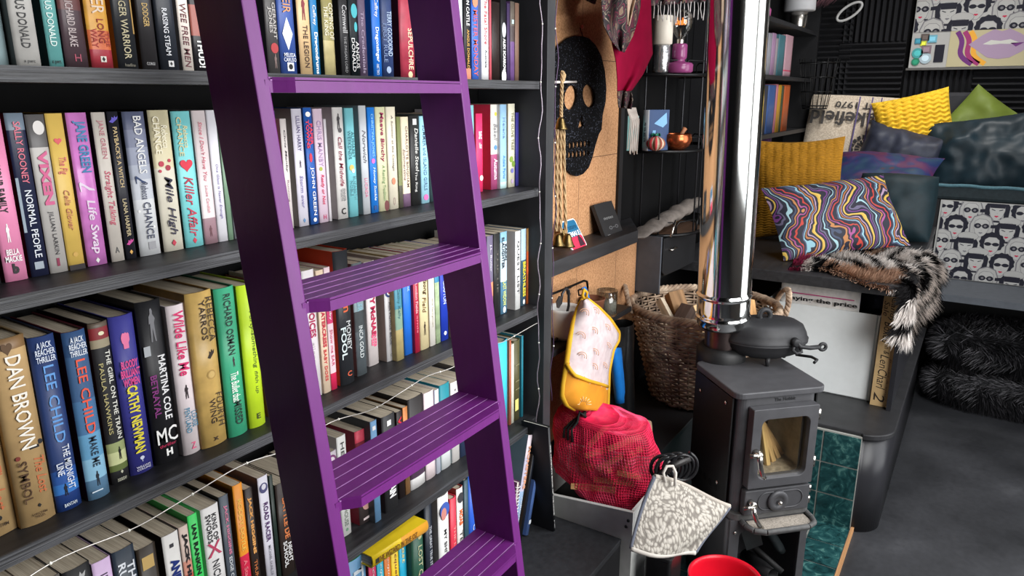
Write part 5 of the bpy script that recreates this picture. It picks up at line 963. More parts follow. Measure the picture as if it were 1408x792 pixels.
def ell(u, v, a, c, n=18, tilt=0): return pxloop([(u + a * cos(t) + tilt * sin(t) * c, v + c * sin(t)) for t in [2 * pi * i / n for i in range(n)]])
es = loop(skull_poly()); es += loop(ell(806, 132, 8.5, 16, tilt=.1)); es += loop(ell(781, 134, 9, 17, tilt=-.1))
es += loop(pxloop([(796, 157), (800, 176), (797, 173), (795, 176), (791, 176)]))
for r_ in range(2):
    for c_ in range(6): es += loop(ell(780 + c_ * 5.2 - r_ * 1, 200 + r_ * 13 - c_ * .6, 2.0, 5.2 - .2 * abs(c_ - 2), 10))
bmesh.ops.triangle_fill(bm, edges=es, use_beauty=True)
me = bpy.data.meshes.new('skull_plate'); bm.to_mesh(me); bm.free(); me.materials.append(GLIT)
o = bpy.data.objects.new('skull_plate', me); COL.objects.link(o); o.parent = sk; q = o.modifiers.new('solid', 'SOLIDIFY'); q.thickness = .005; q.offset = 0
MB().tube([Vector((on_y(797, 52, YW).x - sk0.x, -.004, on_y(797, 52, YW).z - sk0.z)), Vector((on_y(796, 38, YW).x - sk0.x, .004, on_y(796, 38, YW).z - sk0.z))], .0015, 6).build('hanging_wire', WIRE, sk)
MB().lathe([(0, 0), (.006, .001), (.006, .006), (0, .008)], 12, M=Matrix.Translation((on_y(796, 37, YW).x - sk0.x, .0, on_y(796, 37, YW).z - sk0.z)) @ Matrix.Rotation(pi / 2, 4, 'X')).build('pin', mat((200, 90, 80), .4), sk)
# bells on twisted straw ropes
bl = on_y(772, 112, 1.03); be = thing('bell_ropes', 'brass bells strung on plaited straw ropes hanging beside the bookcase post', 'bells', bl)
STRAW = mat((176, 148, 110), .85, var=.3, scale=60)
def rope(name, pts, rad, parent, base_):
    m = MB(); pts = [Vector(p) - base_ for p in pts]; dense = []
    for i in range(len(pts) - 1):
        for j in range(14): dense.append(pts[i].lerp(pts[i + 1], j / 14))
    dense.append(pts[-1])
    for s_ in range(3): m.tube([p + Vector((cos(i * .8 + s_ * 2.1), sin(i * .8 + s_ * 2.1), 0)) * rad * .7 for i, p in enumerate(dense)], rad * .62, 5)
    return m.build(name, STRAW, parent)
for pts, yy in (([(773, 100), (772, 140), (771.5, 165)], 1.03), ([(766, 178), (765.5, 250), (765, 318)], 1.03), ([(771, 176), (770, 250), (771, 320)], 1.035), ([(775, 178), (776, 250), (778, 322)], 1.03), ([(774, 112), (776, 103), (773, 98)], 1.03)):
    rope('rope', [on_y(u, v, yy) for u, v in pts], .0042, be, bl)
def bell(u, v, yy, s_):
    c_ = on_y(u, v, yy) - bl
    m = MB(); m.lathe([(0, .030), (.006, .030), (.010, .024), (.013, .012), (.017, .002), (.021, -.004), (.019, -.004), (.012, .008), (0, .02)], 24, M=Matrix.Translation(c_) @ Matrix.Scale(s_, 4)); o_ = m.build('bell', BRASS, be)
    MB().lathe([(0, -.008), (.004, -.005), (.004, -.001), (0, .002)], 10, M=Matrix.Translation(c_) @ Matrix.Scale(s_, 4)).build('clapper', BRASS, o_)
for a_ in ((771, 176, 1.03, 1.0), (767, 336, 1.03, 1.05), (780, 337, 1.02, 1.15), (773, 328, 1.05, 1.0)): bell(*a_)
MB().tube([on_y(762, 113, 1.02) - bl, on_y(792, 112.5, 1.09) - bl], .0035, 8).build('peg', mat((206, 200, 196), .5), be)
# coaster and notebook on the ledge
def slab_on(name, label, cat, quad, yy, th, rgb, rough=.4):
    """thin upright card whose four corners were surveyed at depth yy, leaning back slightly"""
    P = [on_y(u, v, y_) for (u, v), y_ in zip(quad, yy)]; c_ = (P[2] + P[3]) / 2; t_ = thing(name, label, cat, c_)
    nrm = (P[1] - P[0]).cross(P[3] - P[0]).normalized()
    if nrm.y > 0: nrm = -nrm
    return t_, P, c_, nrm
t_, P, c_, nn = slab_on('coaster_card', 'rounded blue and red card lettered FEMALE leaning on the ledge', 'card', ((782, 308), (802, 302), (807, 339), (788, 346)), (1.085, 1.085, 1.04, 1.04), .004, None)
X_ = (P[1] - P[0]); Z_ = (P[0] - P[3]); Wc, Hc = X_.length, Z_.length; X_.normalize(); Z_ = nn.cross(X_) ; Z_ = Z_ if Z_.z > 0 else -Z_
Bm = Matrix(((X_.x, -nn.x, Z_.x, P[3].x), (X_.y, -nn.y, Z_.y, P[3].y), (X_.z, -nn.z, Z_.z, P[3].z), (0, 0, 0, 1))); t_.matrix_world = Bm
MB().prism(rrect(0, Wc, 0, Hc, .012), 0, .004, 0, 'y').build('card', WHITE, t_)
MB().prism(rrect(.004, Wc - .004, Hc * .42, Hc - .004, .009), -.0006, 0, 0, 'y').build('blue_field', flat((36, 104, 142), .4), t_)
MB().prism(rrect(.004, Wc - .004, .004, Hc * .43, .009), -.0006, 0, 0, 'y').build('red_field', flat((222, 54, 84), .4), t_)
text('lettering', 'FEMALE', t_, (Wc * .5, -.0012, Hc * .52), (1, 0, 0), (0, 0, 1), Wc * .8, Hc * .16, WH, weight=.03)
text('lettering', 'Future', t_, (Wc * .55, -.0012, Hc * .75), (1, 0, 0), (0, 0, 1), Wc * .6, Hc * .16, (20, 60, 90), shear=.2)
MB().add([(Wc * .55, -.0012, .008), (Wc * .9, -.0012, .008), (Wc * .86, -.0012, Hc * .3), (Wc * .72, -.0012, Hc * .5), (Wc * .62, -.0012, Hc * .32)], [(0, 1, 2, 3, 4)]).build('dark_figure', flat((60, 30, 44)), t_)
t_, P, c_, nn = slab_on('black_notebook', 'black notebook with a red page edge standing on the ledge', 'notebook', ((826, 283), (850, 277), (856, 321), (834, 330)), (1.10, 1.10, 1.05, 1.05), .015, None)
X_ = (P[1] - P[0]); Wc = X_.length; Hc = (P[0] - P[3]).length; X_.normalize(); Z_ = nn.cross(X_); Z_ = Z_ if Z_.z > 0 else -Z_
t_.matrix_world = Matrix(((X_.x, -nn.x, Z_.x, P[3].x), (X_.y, -nn.y, Z_.y, P[3].y), (X_.z, -nn.z, Z_.z, P[3].z), (0, 0, 0, 1)))
MB().box(0, Wc, 0, .0015, 0, Hc).box(0, Wc, .012, .0135, 0, Hc).box(0, .0015, 0, .0135, 0, Hc).build('cover', mat((42, 42, 44), .5), t_, bevel=.0006)
MB().box(.002, Wc - .002, .0016, .0119, .002, Hc - .002).build('page_block', flat((196, 40, 90)), t_)
text('lettering', 'notes', t_, (Wc * .5, -.0006, Hc * .56), (1, 0, 0), (0, 0, 1), Wc * .5, Hc * .07, (150, 150, 150))
text('lettering', 'o-o', t_, (Wc * .6, -.0006, Hc * .28), (1, 0, 0), (0, 0, 1), Wc * .5, Hc * .1, (110, 110, 112))
text('lettering', 'co', t_, (Wc * .22, -.0006, Hc * .09), (1, 0, 0), (0, 0, 1), Wc * .14, Hc * .05, (170, 170, 170))
# hook rail with ladle hook
hr = thing('hook_rail', 'black wire hook rail on the cork below the ledge', 'rail', on_y(765, 402, 1.09)); h0 = Vector(hr.location)
MB().tube([on_y(u, v, 1.075) - h0 for u, v in ((745, 409), (765, 402), (803, 386), (807, 387), (808, 394))] + [on_y(808, 400, 1.118) - h0], .004, 8).build('rail', WIRE, hr)
for u, v in ((781, 397), (797, 399)): MB().tube([on_y(a_, b_, 1.075) - h0 for a_, b_ in ((u + 4, v - 2), (u - 2, v), (u - 1, v + 7), (u + 3, v + 7))], .003, 6).build('hook', WIRE, hr)
lh = thing('leaf_hook_wire', 'curved black wire utensil with a leaf shaped end hanging from the hook rail', 'utensil', on_y(781, 397, 1.06)); h0 = Vector(lh.location)
MB().tube([on_y(u, v, 1.06) - h0 for u, v in ((771, 418), (773, 404), (778, 396), (782, 400), (782, 420), (776, 445), (768, 462), (762, 470))], .0045, 8).build('wire', mat((60, 60, 64), .35, .6), lh)
lf = [on_y(u, v, 1.055) - h0 for u, v in ((766, 423), (765, 415), (769, 407), (772, 408), (772, 417), (768, 424))]
MB().add(lf, [tuple(range(6))]).build('leaf', mat((110, 112, 116), .3, .8), lh, solid=.004)
# double oven glove
def rainbow(nt, b):
    L = nt.links.new; n = N(nt, 'TexNoise', Scale=40.0); L(_obj_coord(nt), n.inputs['Vector'])
    r = ramp(nt, [(0.3, (186, 168, 170)), (0.7, (204, 190, 190))]); L(n.outputs['Fac'], r.inputs[0]); L(r.outputs[0], b.inputs['Base Color'])
PINKW = node_mat('pale_pink_cotton', rainbow, .9); YEL = mat((206, 158, 30), .75, var=.12, scale=18, bump=.15); ORA = mat((206, 136, 32), .8, var=.15, scale=14)
GP = lambda u, v, y_=.98: on_y(u, v, y_)
g0 = GP(803, 412); og = thing('oven_glove', 'pale pink rainbow print oven glove with yellow trim and pockets hanging from the hook rail', 'oven glove', g0)
L_ = [(801, 413), (795, 424), (788, 445), (783, 470), (779, 500), (774, 530), (773, 545), (779, 556), (790, 562)]
R_e = [(806, 412), (822, 424), (838, 440), (850, 458), (849, 468), (842, 480), (836, 510), (835, 540), (834, 566)]
def edge_at(E, t): 
    x = t * (len(E) - 1); i = min(int(x), len(E) - 2); return Vector(E[i]).lerp(Vector(E[i + 1]), x - i)
def gf(u, v, off=0.0):
    a = edge_at(L_, v); c_ = edge_at(R_e, v); p = a.lerp(c_, u); dep = .985 - .035 * sin(pi * u) - .02 * v - off
    return GP(p.x, p.y, dep) - g0
MB().grid(gf, 16, 34, lambda u, v: 0 if v < .50 + .34 * u + .05 * sin(pi * u) else 1).build('glove_body', [PINKW, ORA], og, solid=.010)
for E_, u_ in ((L_, 0), (R_e, 1)): MB().tube([gf(u_, i / 30) for i in range(31)], .0085 if u_ == 0 else .010, 8).build('trim', YEL, og)
MB().tube([gf(i / 12, .50 + .34 * i / 12 + .05 * sin(pi * i / 12), .006) for i in range(13)], .006, 8).build('trim', YEL, og)
MB().tube([GP(u, v, .99) - g0 for u, v in ((804, 414), (801, 406), (803, 398), (807, 402), (806, 412))], .005, 8).build('hanging_loop', YEL, og)
for (u, v) in ((.30, .17), (.72, .16), (.22, .35), (.50, .33), (.80, .32), (.30, .50), (.55, .52), (.80, .52), (.62, .66), (.85, .70)):
    c_ = gf(u, v, .006); m = MB()
    for k_, rr in enumerate((.015, .009)): m.tube([c_ + ax_r * rr * cos(a) + ax_u * rr * sin(a) for a in [pi * i / 10 - .5 for i in range(11)]], .0012, 5)
    m.build('rainbow_print', flat((208, 160, 128)), og)
m = MB()
for k_ in range(9):
    c_ = gf(.35, .93, .008); a = pi * k_ / 8; m.tube([c_ + ax_r * .010 * cos(a) + ax_u * .010 * sin(a), c_ + ax_r * .026 * cos(a) + ax_u * .026 * sin(a)], .0012, 5)
m.build('sunburst_print', flat((236, 206, 150)), og)
bp_ = thing('blue_cleaning_cloth', 'blue rubber strap and flap hanging behind the oven glove', 'strap', on_y(806, 398, 1.05)); h0 = Vector(bp_.location)
BLUE = mat((28, 120, 206), .45, var=.08)
MB().grid(lambda u, v: on_y(*(Vector((800, 396)).lerp(Vector((806, 425)), v) + Vector((5 * u + 2 * sin(v * 3), -2 * u))), 1.05) - h0, 3, 8).build('strap', BLUE, bp_, solid=.004)
MB().grid(lambda u, v: on_y(838 + 10 * v + (14 + 3 * v) * u * (1 if v < .9 else .8), 478 + 76 * v, 1.02 - .02 * sin(pi * u)) - h0, 6, 10).build('flap', BLUE, bp_, solid=.012)
# white jug, glass candle, terracotta cup on a small black shelf under the cork
ls0 = on_y(800, 452, 1.06)
o = thing('small_black_shelf', 'small black shelf on the wall behind the oven glove', 'shelf', (2.18, 1.02, .90))
MB().box(-.42, .22, .0, .098, -.02, 0).build('board', BLACK, o, bevel=.003)
SHZ = .901
wj = thing('white_enamel_jug', 'white enamel pot partly hidden by the bookcase post', 'pot', (on_y(775, 450, 1.06).x, 1.06, SHZ))
MB().lathe([(0, 0), (.040, 0), (.048, .02), (.050, .09), (.054, .10), (.050, .10), (.045, .09), (.042, .01), (0, .008)], 32).build('pot', WHITE, wj)
cj = thing('glass_candle_jar', 'clear glass candle jar with pale wax on the small black shelf', 'candle', (on_y(834, 435, 1.05).x, 1.05, SHZ))
MB().lathe([(0, 0), (.036, 0), (.038, .09), (.036, .09), (.034, .006), (0, .006)], 28).build('glass', thin_glass('clear_glass', (.9, .92, .92), .15), cj)
MB().lathe([(0, .007), (.033, .007), (.033, .05), (0, .05)], 24).build('wax', mat((206, 200, 186), .6), cj)
tc_ = thing('terracotta_cup', 'brown terracotta cup behind the oven glove loop', 'cup', (on_y(815, 432, 1.07).x, 1.07, SHZ))
MB().lathe([(0, 0), (.030, 0), (.040, .07), (.043, .075), (.040, .076), (.028, .008), (0, .008)], 28).build('cup', mat((110, 66, 46), .7), tc_)
o = thing('black_bin_bag', 'black glossy sack standing in the dark gap left of the log basket', 'bag', (2.36, 1.04, .481))
MB().grid(lambda u, v: Vector(((.075 - .02 * v + .015 * noise.noise(Vector((cos(6.28 * u) * 3, sin(6.28 * u) * 3, v * 4)))) * cos(2 * pi * u), (.06 - .02 * v) * sin(2 * pi * u), .36 * v)), 28, 14, closed_u=True).build('sack', mat((18, 18, 19), .3, bump=.2, scale=14), o)
# ================================================================== CORNER: CABINET, WIRE SHELF UNIT, SCARVES
cab = thing('corner_cabinet', 'black corner cabinet with a grey side and a drop-down flap below the wire shelves', 'cabinet', (2.66, 1.02, .50))
MB().box(0, .012, .0, .13, .385, .615).build('side_panel', mat((84, 88, 96), .4, var=.08), cab)
MB().box(.012, .40, .008, .13, .44, .615).build('carcass', BLACKWALL, cab)
fl_ = MB().prism([(.02, .47), (.05, .452), (.2, .445), (.40, .442), (.40, .605), (.02, .605)], -.004, .008, 0, 'y').build('flap', BLACK, cab, bevel=.002)
MB().tube([(.075, -.004, .555), (.075, -.016, .553), (.135, -.016, .553), (.135, -.004, .555)], .004, 8).build('flap_handle', NICKEL, fl_)
CSX, CSY, CRX, CRY = 2.88, 1.145, .215, .195
cs = thing('wire_corner_shelf', 'black metal half-round wire shelf unit with three tiers against the wall', 'shelf unit', (CSX, CSY, 0))
TZ = (1.731, 1.446, 1.118)
for i, z in enumerate(TZ):
    pts = [(CRX * cos(a), -CRY * sin(a)) for a in [pi * k / 28 for k in range(29)]]
    t1 = MB().prism(pts, z - .007, z, 0).build('tier', mat((84, 62, 48), .5, var=.25, scale=10, stretch=(.4, 6, 6)) if i != 1 else BLACK, cs)
    MB().tube([(x, y, z - .006) for x, y in pts], .007, 8).build('tier_rim', WIRE, t1)
    m = MB()
    for a0, a1 in ((25, 60), (62, 92), (95, 128), (130, 160)):
        a0r, a1r = radians(a0), radians(a1); am = (a0r + a1r) / 2
        f_ = lambda a, zz: (CRX * .985 * cos(a), -CRY * .985 * sin(a), zz)
        m.tube([f_(a0r, z), f_(a0r, z + .034), f_(a0r + .06, z + .046), f_(a1r - .06, z + .046), f_(a1r, z + .034), f_(a1r, z)], .0026, 6)
    m.build('guard_rail', WIRE, t1)
for a in (8, 52, 100, 150, 172):
    MB().tube([(CRX * .97 * cos(radians(a)), -CRY * .97 * sin(radians(a)), 1.112), (CRX * .97 * cos(radians(a)), -CRY * .97 * sin(radians(a)), 2.05)], .0034, 8).build('upright_rod', mat((52, 52, 55), .35, .5), cs)
T1, T2, T3 = TZ
def on_tier(u, Y): return solve(lambda X: px((X, Y, 1.5))[0], u, 1.5, 4.5)
# tier 1: pillar candle in silver glass, pink bulb lamp
x = on_tier(904, 1.075); o = thing('pillar_candle_holder', 'tall white pillar candle shade above a silver patterned glass on the top tier', 'candle', (x, 1.075, T1))
MB().lathe([(0, .0), (.028, .0), (.032, .006), (.032, .098), (.030, .100), (.0, .100)], 28).build('silver_glass', mat((176, 176, 178), .25, .85, var=.5, scale=60, bump=.2), o)
MB().lathe([(0, .1005), (.030, .1005), (.0375, .104), (.0375, .20), (.035, .203), (0, .201)], 28).build('candle', mat((206, 198, 184), .5, var=.05), o)
x = on_tier(928, 1.02); lm = thing('bulb_lamp', 'glossy pink lamp base with a large clear bulb whose filament reads hello', 'lamp', (x, 1.02, T1))
PK = mat((126, 58, 102), .18, var=.03)
MB().lathe([(0, 0), (.046, 0), (.052, .006), (.053, .030), (.047, .037), (.026, .039), (.020, .046), (.026, .052), (.028, .058), (.028, .100), (.024, .105), (0, .105)], 36).build('base', PK, lm)
MB().lathe([(.014, .104), (.0145, .118), (.013, .122), (.0, .122)], 20).build('socket', NICKEL, lm)
MB().lathe([(.0135, .118), (.016, .128), (.030, .146), (.041, .168), (.0435, .185), (.039, .206), (.026, .221), (0.0, .228)], 36).build('bulb', thin_glass('bulb_glass', (.86, .86, .84), .12), lm)
m = MB(); m.tube([(0, 0, .118), (0, 0, .160)], .002, 6); m.build('filament_post', NICKEL, lm)
fm = bpy.data.materials.new('filament'); fm.use_nodes = True; fb_ = fm.node_tree.nodes['Principled BSDF']; fb_.inputs['Base Color'].default_value = lin((240, 130, 30)); fb_.inputs['Emission Color'].default_value = lin((255, 130, 30)); fb_.inputs['Emission Strength'].default_value = 1.6
tf = text('filament', 'hello', lm, (0, 0, .184), (sin(HEAD), -cos(HEAD), 0), (0, 0, 1), .042, .026, (240, 130, 30), shear=.3, weight=.02); tf.data.materials.clear(); tf.data.materials.append(fm)
# tier 2: books, pumpkin ornament, copper bowl
x = on_tier(886, 1.095)
o = book(0, .034, 0, 0, .150, (64, 110, 168), 'blue illustrated hardback facing out on the middle tier of the wire shelf', 'books on the wire shelf', [('saga', .3, .8, .3, .7, (90, 100, 110))], hard=True, depth=.105, side=(34, 62, 104), cat='book', M=Matrix.Translation((x, 1.095, T2 + .001)) @ Matrix.Rotation(radians(-116), 4, 'Z') , bands=((0, 1, (196, 198, 202)),))
MB().add([(.0176, .03, .10), (.0176, .09, .14), (.0176, .095, .10), (.0176, .075, .085)], [(0, 1, 2, 3)]).add([(.0176, .02, .02), (.0176, .035, .02), (.0176, .04, .075), (.0176, .025, .075)], [(0, 1, 2, 3)]).build('cover_picture', flat((120, 168, 206)), o)
o = book(0, .018, 0, 0, .128, (150, 196, 192), 'small pale teal book behind the scarf end on the middle tier of the wire shelf', 'books on the wire shelf', M=Matrix.Translation((on_tier(876, 1.115) + .01, 1.115, T2 + .001)) @ Matrix.Rotation(radians(20), 4, 'Z'), depth=.08)
x = on_tier(902, 1.055); pu = thing('yarn_pumpkin', 'little red and cream striped yarn pumpkin on the middle tier', 'ornament', (x, 1.055, T2))
def pumpf(u, v):
    a = 2 * pi * u; e = (v - .5) * pi; r_ = .033 * cos(e) * (1 + .10 * cos(9 * a)); return Vector((r_ * cos(a), r_ * sin(a), .028 + .027 * sin(e)))
pm = MB().grid(pumpf, 72, 18, lambda u, v: int(u * 27) % 3, closed_u=True).build('body', [mat((176, 50, 56), .8, var=.2), mat((206, 190, 166), .8, var=.15), mat((150, 90, 66), .8, var=.2)], pu)
m = MB()
for a in range(5): c_ = Vector((.012 * cos(a * 1.3), .012 * sin(a * 1.3), .056)); m.grid(lambda u, v: c_ + Vector(((u - .5) * .022 * cos(a), (u - .5) * .022 * sin(a), .012 * sin(pi * v) * (1 - abs(u - .5)))), 4, 4)
m.build('leaves', [mat((50, 140, 110), .6)], pu, solid=.001)
MB().lathe([(0, 0), (.008, .002), (.006, .010), (0, .013)], 12, M=Matrix.Translation((0, 0, .052))).build('red_bead', mat((206, 40, 80), .4), pu)
x = on_tier(930, 1.02); cb = thing('copper_bowl', 'round copper bowl on the middle tier of the wire shelf', 'bowl', (x, 1.02, T2))
MB().lathe([(0, 0), (.030, 0), (.050, .014), (.060, .036), (.058, .058), (.053, .062), (.051, .058), (.054, .038), (.044, .016), (0, .006)], 40).build('bowl', mat((176, 92, 56), .25, .9, var=.2, scale=20), cb)
o = MB().lathe([(0, 0), (.008, .002), (.008, .075), (.010, .085), (0, .09)], 14).build('wooden_pestle', mat((150, 98, 66), .6), loc=(x - .01, 1.02, T2 + .012), rot=(0, radians(38), radians(-20))); tag(o, 'wooden pestle standing in the copper bowl', 'pestle')
# tier 3: folded grey cloth cushion
x0_, x1_ = on_tier(871, 1.07), on_tier(968, 1.04)
def cloth3(u, v):
    t = (u - .5) * 2; th = (.012 + .020 * u) * (1 - abs(t) ** 2.6) ** .5 ; a = 2 * pi * v
    c_ = Vector((x0_ + (x1_ - x0_) * u, 1.07 - .03 * u, T3 + .012 + .075 * u + .004 * sin(u * 40)))
    return c_ + Vector((0, .04 * cos(a) * (1 - abs(t) ** 4) ** .5, th * sin(a) * (1 + .08 * sin(u * 70)))) - Vector((2.88, 1.05, T3))
o = thing('gathered_grey_pouch', 'long gathered grey fabric pouch lying on the lowest tier of the wire shelf', 'pouch', (2.88, 1.05, T3))
MB().grid(cloth3, 60, 16).build('pouch', mat((108, 100, 94), .8, var=.2, scale=40, bump=.3), o)
o = MB().tube([(on_tier(930, .98), .98, T3 + .004), (on_tier(936, .98), .98, T3 + .062)], .004, 8).build('silver_pen', NICKEL); tag(o, 'silver pen standing at the front of the lowest tier', 'pen')

# scarves hanging from above
def paisley(nt, b):
    L = nt.links.new; oc = _obj_coord(nt); n = N(nt, 'TexNoise', Scale=15.0, Detail=.5, Distortion=2.0); L(oc, n.inputs['Vector'])
    r = ramp(nt, [(0.0, (26, 18, 24)), (0.36, (80, 18, 40)), (0.41, (24, 14, 20)), (0.475, (126, 112, 98)), (0.495, (20, 14, 18)), (0.57, (96, 22, 46)), (0.60, (24, 16, 20)), (0.635, (118, 104, 90)), (0.65, (110, 88, 70)), (0.70, (18, 14, 18))], 'CONSTANT'); L(n.outputs['Fac'], r.inputs[0]); L(r.outputs[0], b.inputs['Base Color'])
PAIS = node_mat('patterned_scarf', paisley, .8)
CRIM = mat((128, 6, 44), .9, var=.12, scale=14, spec=.1)
def drape(name, left, right, y0, amp, mats, parent, base_, mi=0, nf=5.0, dep=0.0):
    def f(u, v):
        a = edge_at(left, v); c_ = edge_at(right, v); p = a.lerp(c_, u)
        q = on_y(p.x, p.y, y0 - amp * (.5 + .5 * sin(nf * 2 * pi * u + 2 * v)) * (.3 + .7 * v) + dep * v); return q - base_
    return MB().grid(f, 40, 40, mi).build(name, mats, parent, solid=.003)
s0 = on_y(862, 0, .98); sc = thing('crimson_scarf', 'crimson scarf with a dark patterned border hanging beside the cork wall', 'scarf', s0)
drape('crimson_cloth', [(836, -30), (838, 30), (842, 62), (847, 84), (849, 110), (849, 125)], [(894, -30), (895, 20), (896, 55), (897, 74), (884, 102), (868, 125)], .99, .022, CRIM, sc, s0, nf=1.3)
drape('patterned_end', [(849, 125), (849, 136), (851, 148)], [(868, 124), (870, 138), (868, 150)], .985, .03, PAIS, sc, s0, nf=2)
fr = MB()
for i in range(16): fr.tube([on_y(862 + i * .8, 148, .985) - s0, on_y(867 + i * .7 + (i % 3), 165, .985) - s0, on_y(863 + i * .7 + (i * 7 % 5), 205 + (i * 5 % 9), .985) - s0], .0018, 4)
fr.build('fringe', mat((190, 180, 172), .9), sc)
s1 = on_y(850, 0, .93); ps = thing('patterned_scarf', 'dark red, black and cream patterned scarf folded over the crimson one', 'scarf', s1)
drape('cloth', [(826, -30), (827, 10), (830, 35), (840, 55), (852, 70)], [(882, -30), (880, 10), (876, 30), (870, 50), (858, 72)], .95, .025, PAIS, ps, s1, nf=1.6)
drape('folded_corner', [(862, -30), (862, 0), (863, 34)], [(876, -30), (874, 0), (865, 36)], .90, .02, mat((150, 128, 110), .85, var=.2, scale=60), ps, s1, nf=1)
s2 = on_y(800, 0, 1.05); p2 = thing('dark_scarf_edge', 'edge of a dark patterned cloth hanging over the top of the cork', 'scarf', s2)
drape('cloth', [(790, -40), (796, -4)], [(832, -40), (818, 6)], 1.06, .02, PAIS, p2, s2, nf=1)
s3 = on_y(925, 0, 1.0); fs = thing('fringed_black_shawl', 'black shawl with long white knotted fringe hanging above the bulb lamp', 'shawl', s3)
drape('cloth', [(892, -40), (893, 8)], [(972, -40), (970, 2)], 1.02, .03, PAIS, fs, s3, nf=3)
fr = MB()
for i in range(17):
    u = 895 + i * 4.6; e = 22 + (i * 13 % 12) + (i * 7 % 5); y_ = 1.0 + .01 * (i % 3)
    fr.tube([on_y(u, 2, y_) - s3, on_y(u + (i % 3) - 1, 12, y_) - s3, on_y(u + (i * 5 % 4) - 2, e, y_) - s3], [.0018, .0014, .002], 5)
fr.build('fringe', mat((206, 200, 198), .9, var=.2, scale=30), fs)

# ================================================================== BENCH, MAGAZINE BOX, CARD
bn = thing('bench', 'long black bench beyond the stove with storage underneath', 'bench', (3.04, .178, 0))
MB().box(0, 1.56, 0, .96, .912, .95).build('seat', BLACKWOOD, bn, bevel=.003)
MB().box(.06, 1.56, .004, .022, .419, .912).build('side_panel', mat((40, 40, 44), .3, var=.1), bn)
MB().box(.60, .62, .022, .96, .419, .912).build('partition', BLACK, bn)
MB().box(-.002, .006, .0, .96, .906, .936).build('front_lip', BLACKWOOD, bn)
P = [on_x(u, v, 3.165) for u, v in ((1060, 416), (1197, 437), (1192, 552), (1058, 530))]
mb_ = thing('white_magazine_box', 'large white box file full of newspapers standing under the bench beside the stove', 'box file', (3.165, .43, .4185))
yL, yR = .72 - .43, .266 - .43; zt_ = .372
MB().box(0, .006, yR, yL, 0, zt_).box(0, .24, yR, yR + .006, 0, zt_ - .004).box(0, .24, yL - .006, yL, 0, zt_ - .004).box(.234, .24, yR, yL, 0, zt_ + .0).box(0, .24, yR, yL, 0, .006).build('case', mat((238, 242, 242), .4, var=.02), mb_, bevel=.002)
MB().box(-.003, .0, yR + .012, yR + .016, .0, zt_).build('folded_edge', mat((190, 200, 202), .35), mb_)
for i in range(5):
    hgt = .40 - .012 * i; xx = 3.178 + .022 * i
    pts = [on_x(1072 + 5 * i, 412 - 3 * i, xx), on_x(1180 - 6 * i, 433 - 4 * i, xx)]
    ya, yb_ = pts[0].y, pts[1].y
    o = MB().grid(lambda u, v: Vector((xx + .006 * sin(u * 7 + i) + .012 * v, ya + (yb_ - ya) * u, .45 + (.420 + .012 * sin(u * 3 + i) + .008 * i) * v)), 16, 6).build('newspaper', mat((238 - 4 * i, 234 - 5 * i, 230 - 5 * i), .8, var=.1, scale=50), solid=.004)
    tag(o, ('newspaper with a bold black headline, frontmost in the white box', 'folded newspaper second from the front in the white box', 'newspaper third from the front in the white box', 'newspaper fourth from the front in the white box', 'newspaper at the back of the white box')[i], 'newspaper', 'newspapers in the white box')
    if i == 0:
        text('headline', 'Paying the price', o, (3.170, (ya + yb_) / 2 - .01, .812), (0, -1, 0), (0, 0, 1), abs(ya - yb_) * .9, .024, (30, 30, 32), weight=.03)
        MB().box(3.171, 3.172, yb_ + .02, ya - .02, .834, .838).build('coloured_rule', flat((200, 60, 130)), o)
    if i == 1: MB().grid(lambda u, v: Vector((xx - .006, ya - .10 - .12 * u, .862 + .008 * sin(3 * u) + .010 * v)), 6, 2).build('orange_picture', flat((206, 120, 50)), o)
cdm = thing('cardboard_strip', 'tall strip of brown cardboard with handwriting standing right of the white box', 'card', (3.13, .232, .4185))
MB().box(0, .006, -.031, .031, 0, .470).build('board', mat((206, 174, 126), .8, var=.08, scale=30), cdm, bevel=.001)
for s_, z0_, z1_, y_, hh in (('Candy\nSale', .36, .462, .004, .045), ('Boxed', .27, .36, .002, .030), ('in &', .225, .265, -.004, .02), ('Len', .165, .222, .0, .03), ('Charl', .075, .16, 0, .034), ('2', .02, .06, 0, .04), ('Books & vinyl', .03, .21, -.021, .010)):
    text('handwriting', s_, cdm, (-.0008, y_, (z0_ + z1_) / 2), (0, 0, -1), (0, -1, 0), z1_ - z0_, hh, (48, 40, 36) if 'Books' not in s_ else (150, 116, 90), shear=.25)
for i, (yy, xx, zz, rr, cl, lb) in enumerate(((.50, 3.33, .80, .06, (130, 100, 80), 'crumpled brown paper bundle in the dark under the bench'), (.33, 3.36, .80, .045, (120, 124, 150), 'crumpled pale blue cloth bundle in the dark under the bench'))):
    o = MB().grid(lambda u, v: Vector(((rr + .02 * noise.noise(Vector((u * 6, v * 6, i)))) * cos(2 * pi * u) * sin(pi * v), (rr * 1.5 + .02 * noise.noise(Vector((v * 6, u * 5, i)))) * sin(2 * pi * u) * sin(pi * v), rr * cos(pi * v))), 20, 12, closed_u=True).build('paper_bundle' if i == 0 else 'cloth_bundle', mat(cl, .8), loc=(xx, yy, zz)); tag(o, lb, 'bundle')
    bx_ = MB().box(-.07, .07, -.10, .10, 0, zz - rr - .419).build('storage_crate', BLACK, loc=(xx + .05, yy, .419)); tag(bx_, ('black crate under the brown paper bundle below the bench', 'black crate under the pale blue bundle below the bench')[i], 'crate')

